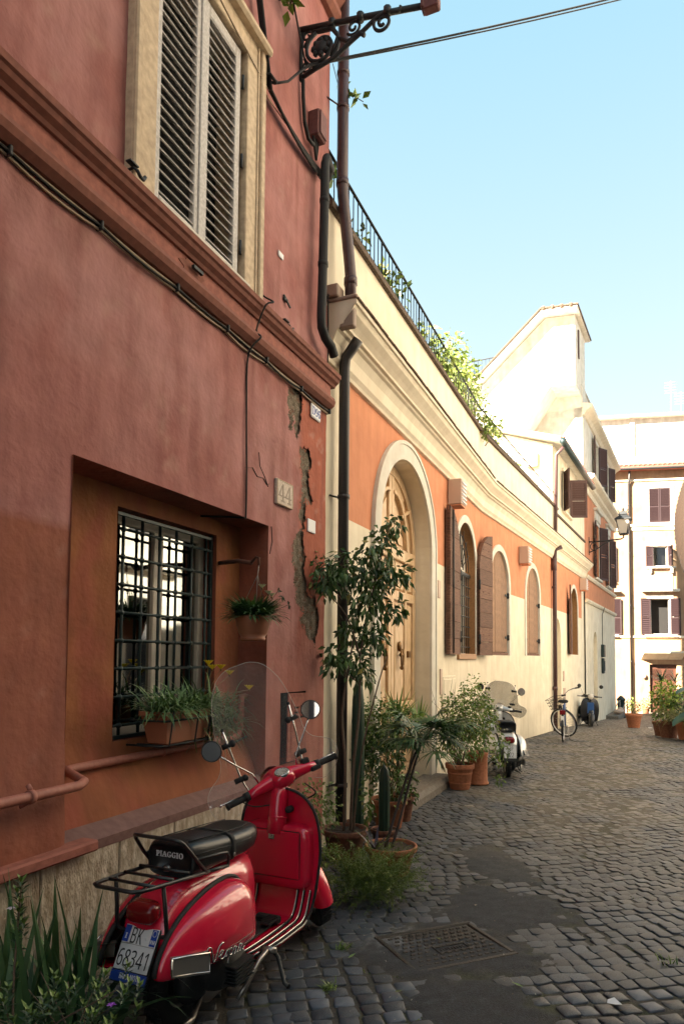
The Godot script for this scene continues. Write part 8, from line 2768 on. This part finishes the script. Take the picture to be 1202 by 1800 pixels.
		for i in 9:
			var f := i / 8.0
			var c: Vector3 = q[0] + d * q[2] * f + Vector3.DOWN * 0.16 * f * f
			var w: float = q[3] * 0.5 * sqrt(maxf(0.0, 1.0 - pow(2.0 * f - 1.0, 2.0))) + 0.003
			rows.append(PackedVector3Array([c - sd * w + nn * w * 0.25, c - sd * w * 0.5 + nn * w * 0.06, c, c + sd * w * 0.5 + nn * w * 0.06, c + sd * w + nn * w * 0.25]))
		b.loft(rows, false)
		part("leaf", b, M.leaf, t)
	t = thing("potted_dracaena", "dark spiky dracaena rising above the plant group at the right edge", "potted plant", pt(8.05, gy(-17.3), 17.3))
	make_pot(t, 0.22, 0.36, M.terra_dull)
	b = B.new(true)
	b.tube([Vector3(0, 0.3, 0), Vector3(0.02, 1.35, 0)], 0.022, 7)
	part("stem", b, M.bark, t)
	for i in 46:
		b = B.new()
		var a := TAU * i * 0.381
		var d := Vector3(cos(a), rng.randf_range(-0.1, 2.0), sin(a)).normalized()
		b.col = Color(0.018, 0.050, 0.026).lerp(Color(0.05, 0.09, 0.04), rng.randf())
		b.blade(Vector3(0.02 + (0.35 if i % 3 == 0 else 0.0), 1.30 + rng.randf() * 0.12, 0), d, d.cross(Vector3.UP).normalized(), rng.randf_range(0.32, 0.48), 0.032, 0.25, 4)
		part("leaf", b, M.leaf, t)
	# rose in the lone pot, plant by the far door
	t = thing("potted_rose", "lone terracotta pot with a small twiggy rose in mid street", "potted plant", pt(8.89, gy(-20.9), 20.9))
	make_pot(t, 0.245, 0.42, M.terra)
	b = B.new()
	leaf_cloud(b, Vector3(-0.02, 0.62, 0), Vector3(0.24, 0.22, 0.22), 110, 0.06, 0.036, mid_a, Color(0.22, 0.20, 0.07), 0.1, 0.3)
	part("foliage", b, M.leaf, t, true)
	b = B.new(true)
	for i in 6: twig([Vector3(0, 0.36, 0), Vector3(rng.randf_range(-0.06, 0.06), 0.55, 0), Vector3(rng.randf_range(-0.2, 0.2), rng.randf_range(0.6, 0.85), rng.randf_range(-0.15, 0.15))], 0.007, 0.003, b)
	part("stem", b, M.bark, t)
	t = thing("potted_door_plant", "small potted plant left of the far wooden door", "potted plant", pt(16.35, -1.37, 36.9))
	make_pot(t, 0.20, 0.42, M.terra)
	b = B.new()
	leaf_cloud(b, Vector3(0, 0.68, 0), Vector3(0.28, 0.36, 0.25), 130, 0.10, 0.05, mid_a, lime_a, 0.0, 0.3)
	part("foliage", b, M.leaf, t, true)
	t = thing("door_climber", "thin climber at the foot of the far downpipe", "plant", pt(15.75, -1.42, 37.4))
	b = B.new()
	leaf_cloud(b, Vector3(0, 0.6, 0), Vector3(0.22, 0.6, 0.2), 110, 0.09, 0.05, lime_a, lime_b, 0.0, 0.3)
	part("foliage", b, M.leaf, t, true)
	# weeds and moss between the stones
	b = B.new()
	for i in 900:
		var d := rng.randf_range(3.0, 13.0)
		var x := rng.randf_range(-0.3, 0.5) * d * 0.95
		if nb.get_noise_2d(x * 1.3 + 40.0, -d * 1.3) < 0.12 or worn(x, -d) > 0.3 or (pt(x, 0, d) - WALL).dot(Vector3(cos(TH1), 0, sin(TH1))) < 0.1: continue
		for k in rng.randi_range(3, 8):
			var v := Vector3(rng.randfn(), rng.randf_range(0.6, 1.8), rng.randfn()).normalized()
			b.col = Color(0.05, 0.085, 0.012).lerp(Color(0.14, 0.17, 0.03), rng.randf())
			b.leaf(pt(x + rng.randfn() * 0.012, gy(-d) - 0.014, d + rng.randfn() * 0.012), v, v.cross(rdir()).normalized(), rng.randf_range(0.012, 0.028), 0.008)
	var moss := single("weeds", b, M.leaf, "tiny weeds and moss sprouting in the paving joints", "weeds")
	moss.set_meta("kind", "stuff")
	b = B.new()
	for i in 420:
		var d := rng.randf_range(3.0, 9.0)
		var p := pt(rng.randf_range(-0.12, 0.46) * d, 0.0, d)
		p.y = gy(p.z) + 0.003
		var g2 := rng.randf_range(0.10, 0.5)
		b.col = Color(g2, g2 * 0.97, g2 * 0.9).lerp(Color(0.16, 0.11, 0.05), rng.randf() * 0.8)
		var v := Vector3(rng.randfn(), 0.2, rng.randfn()).normalized()
		b.leaf(p, v, v.cross(Vector3.UP).normalized(), rng.randf_range(0.005, 0.014), rng.randf_range(0.004, 0.009), -0.2, 0.3)
	var grit := single("grit", b, M.petal, "pale grit and crumbs scattered over the cobbles", "litter")
	grit.set_meta("kind", "stuff")
	for q in [[-0.05, 3.62, "grassy weed tuft by the scooter's stand"], [0.02, 4.12, "weed tuft right of the scooter's front wheel"], [1.85, 3.95, "weed tuft at the right between the stones"], [2.35, 4.6, "larger weed tuft at the right edge of the paving"], [2.0, 3.35, "weed tuft near the lower right corner"]]:
		t = thing("weed_tuft", q[2], "weed", pt(q[0], gy(-q[1]) - 0.01, q[1]), 0, "weed tufts between the stones")
		b = B.new()
		for i in 46:
			var d := Vector3(rng.randfn(), rng.randf_range(0.3, 1.4), rng.randfn()).normalized()
			b.col = Color(0.05, 0.10, 0.015).lerp(Color(0.15, 0.22, 0.04), rng.randf())
			b.blade(Vector3(rng.randfn() * 0.022, 0, rng.randfn() * 0.022), d, d.cross(Vector3.UP).normalized(), rng.randf_range(0.03, 0.075), 0.007, 0.6, 3)
		part("foliage", b, M.leaf, t, true)

func daisies(t: Node3D, tips: Array, root: Vector3, c: Color, r: float) -> void:
	for q in tips:
		var b := B.new(true)
		b.tube([root, (root + q) / 2 + Vector3(0, 0.04, 0), q], 0.0025, 5)
		b.ell(q + Vector3(0, -0.004, 0), Vector3(0.008, 0.008, 0.008), 7, 5)
		b.col = Color(0.05, 0.10, 0.03)
		var fl := part("flower_stem", b, M.brass, t)
		b = B.new()
		for k in 12:
			var a := TAU * k / 12.0
			b.col = c * rng.randf_range(0.8, 1.1)
			var d := Vector3(cos(a), 0.95, sin(a)).normalized()
			b.leaf(q, d, Vector3(-sin(a), 0, cos(a)), r, r * 0.50, 0.0, 0.1)
		part("flower_head", b, M.petal, fl)

# ---------------------------------------------------------------- the rest
func far_things() -> void:
	var b := B.new(true)
	b.lathe([Vector2(0.001, 0.0), Vector2(0.21, 0.0), Vector2(0.21, 0.10), Vector2(0.17, 0.13), Vector2(0.165, 0.74), Vector2(0.195, 0.78), Vector2(0.195, 0.84), Vector2(0.15, 0.87), Vector2(0.06, 0.96), Vector2(0.001, 0.98)], 8)
	single("bollard", b, M.green_iron, "dark iron bollard with a pointed cap at the corner of the street", "bollard", pt(12.30, gy(-30.2), 30.2))
	b = B.new()
	b.box(Vector3(18.8, 0, 0), Vector3(2.2, 0.24, 1.0), 0.04)
	single("corner_step", b, M.stone_grey, "grey stone step at the foot of the corner house", "step", BEND + Vector3.UP * -0.82, TURN2)
	b = B.new(true)
	b.tube([Vector3(18.7, 0.14, 0.2), Vector3(18.9, 0.5, 0.3), Vector3(19.3, 0.62, 0.35), Vector3(19.7, 0.62, 0.35)], 0.02, 6)
	b.tube([Vector3(18.7, 0.14, 0.5), Vector3(18.9, 0.5, 0.6), Vector3(19.3, 0.62, 0.65), Vector3(19.7, 0.62, 0.65)], 0.02, 6)
	b.tube([Vector3(19.5, 0.62, 0.35), Vector3(19.6, 0.1, 0.35)], 0.02, 6); b.tube([Vector3(19.5, 0.62, 0.65), Vector3(19.6, 0.1, 0.65)], 0.02, 6)
	var o := single("hand_cart", b, M.steel, "pale bag and bent handle of a hand cart resting on the stone step", "cart", BEND + Vector3.UP * -0.80, TURN2)
	b = B.new(true)
	b.ell(Vector3(18.55, 0.22, 0.4), Vector3(0.30, 0.10, 0.22), 10, 7)
	b.ell(Vector3(18.68, 0.28, 0.45), Vector3(0.16, 0.12, 0.14), 9, 6)
	part("bag", b, M.flue, o)
	# woven shade hanging from an arm of the opposite row
	var at := pt(6.30, 3.95, 12.0)
	var t := thing("wicker_shade", "big brown woven wicker shade hanging at the right edge", "lamp shade", at)
	b = B.new(true)
	var rings := []
	for j in 60:
		var f := j / 59.0
		var r := 0.06 + 0.32 * pow(sin(PI * clampf(f * 0.94 + 0.03, 0, 1)), 0.8)
		var rr := PackedVector3Array()
		for i in 40:
			var a := -TAU * i / 40.0
			var wv := 0.007 * (1.0 if (i + j / 2) % 2 else -1.0) + (0.005 if j % 2 else -0.005)
			rr.append(Vector3(cos(a) * (r + wv), -1.1 + 2.2 * f, sin(a) * (r + wv)))
		rings.append(rr)
	b.loft(rings, true, true, true)
	part("weave", b, mat(lin(0.026, 0.012, 0.005), 0.9), t)
	b = B.new(true)
	b.tube([Vector3(0, 1.1, 0), Vector3(0, 1.5, 0)], 0.012, 6)
	b.tube([Vector3(0, 1.5, 0), Vector3(2.6, 1.7, -0.9)], 0.03, 6)
	part("arm", b, M.iron, t)

func small_things() -> void:
	# manhole cover
	var ang := atan2(0.26, 0.61)
	var mc := thing("manhole_cover", "rectangular cast iron manhole cover with raised studs sunk in the asphalt", "manhole cover", pt(0.625, gy(-4.16) - 0.002, 4.16), ang)
	var b := B.new()
	b.box(Vector3(0, -0.010, 0), Vector3(0.60, 0.024, 0.46), 0.003)
	part("plate", b, M.cast, mc)
	b = B.new()
	for q in [[0.0, 0.247, 0.68, 0.034], [0.0, -0.247, 0.68, 0.034], [0.322, 0.0, 0.034, 0.46], [-0.322, 0.0, 0.034, 0.46]]: b.box(Vector3(q[0], -0.006, q[1]), Vector3(q[2], 0.030, q[3]), 0.006)
	part("frame", b, M.cast, mc)
	var first: MeshInstance3D = null
	for j in 9:
		for i in 12:
			var x := -0.264 + 0.048 * i + (0.024 if j % 2 else 0.0); var z := -0.192 + 0.048 * j
			if absf(x - 0.02) < 0.12 and absf(z - 0.05) < 0.045: continue
			if x > 0.28: continue
			if first == null:
				b = B.new()
				b.box(Vector3.ZERO, Vector3(0.030, 0.010, 0.018), 0.004)
				first = part("stud", b, M.cast, mc)
				first.position = Vector3(x, 0.005, z)
			else: again(first, mc, Transform3D(Basis.IDENTITY, Vector3(x, 0.005, z)))
	b = B.new()
	for q in [[0.02, 0.012, 0.21, 0.008], [0.02, 0.088, 0.21, 0.008], [-0.081, 0.05, 0.008, 0.07], [0.121, 0.05, 0.008, 0.07]]: b.box(Vector3(q[0], 0.005, q[1]), Vector3(q[2], 0.010, q[3]), 0.002)
	for i in 9: b.box(Vector3(-0.055 + 0.019 * i, 0.004, 0.05), Vector3(0.008, 0.008, 0.026 + 0.008 * (i % 2)), 0.002)
	part("nameplate", b, M.cast, mc)
	# litter
	b = B.new()
	b.tri(Vector3(-0.03, 0.006, 0.0), Vector3(0.0, 0.012, 0.025), Vector3(0.04, 0.004, 0.01)); b.tri(Vector3(-0.03, 0.006, 0.0), Vector3(0.04, 0.004, 0.01), Vector3(0.015, 0.022, -0.024)); b.tri(Vector3(-0.03, 0.006, 0.0), Vector3(0.015, 0.022, -0.024), Vector3(-0.02, 0.014, -0.02))
	single("paper_scrap", b, M.paper, "crumpled white scrap of paper on the cobbles at the lower right", "litter", pt(1.35, gy(-3.46) + 0.002, 3.46))
	b = B.new()
	b.box(Vector3.ZERO, Vector3(0.10, 0.01, 0.06), 0.004)
	single("paper_scrap", b, M.paper, "small white litter right of the lone rose pot", "litter", pt(9.25, gy(-20.6) + 0.012, 20.6))
	for q in [[0.95, 3.62, 1, "fresh green fallen leaf on the asphalt near the bottom"], [0.62, 4.22, 0, "dry fallen leaf lying on the manhole cover"], [0.95, 4.85, 0, "dry leaf on the asphalt just beyond the manhole cover"], [1.9, 4.1, 0, "dry leaf on the cobbles right of the manhole cover"], [0.28, 3.55, 0, "dry leaf between the scooter stand and the asphalt"], [1.15, 6.4, 0, "yellowed leaf on the far end of the asphalt patch"], [0.62, 5.7, 1, "green leaf dropped beside the palm's pot"], [1.75, 7.4, 0, "dry leaf in the street level with the doorstep"], [0.05, 3.95, 1, "green leaf by the scooter's front wheel"]]:
		b = B.new()
		b.col = Color(0.12, 0.14, 0.04).lerp(Color(0.14, 0.09, 0.045), rng.randf()) if not q[2] else Color(0.14, 0.22, 0.05)
		var v := Vector3(rng.randfn(), 0.15, rng.randfn()).normalized()
		b.leaf(Vector3.ZERO, v, v.cross(Vector3.UP).normalized(), 0.06 if q[2] else 0.045, 0.02, -0.1, 0.2)
		single("fallen_leaf", b, M.leaf, q[3], "leaf", pt(q[0], gy(-q[1]) + 0.010, q[1]), 0.0, "fallen leaves on the street")
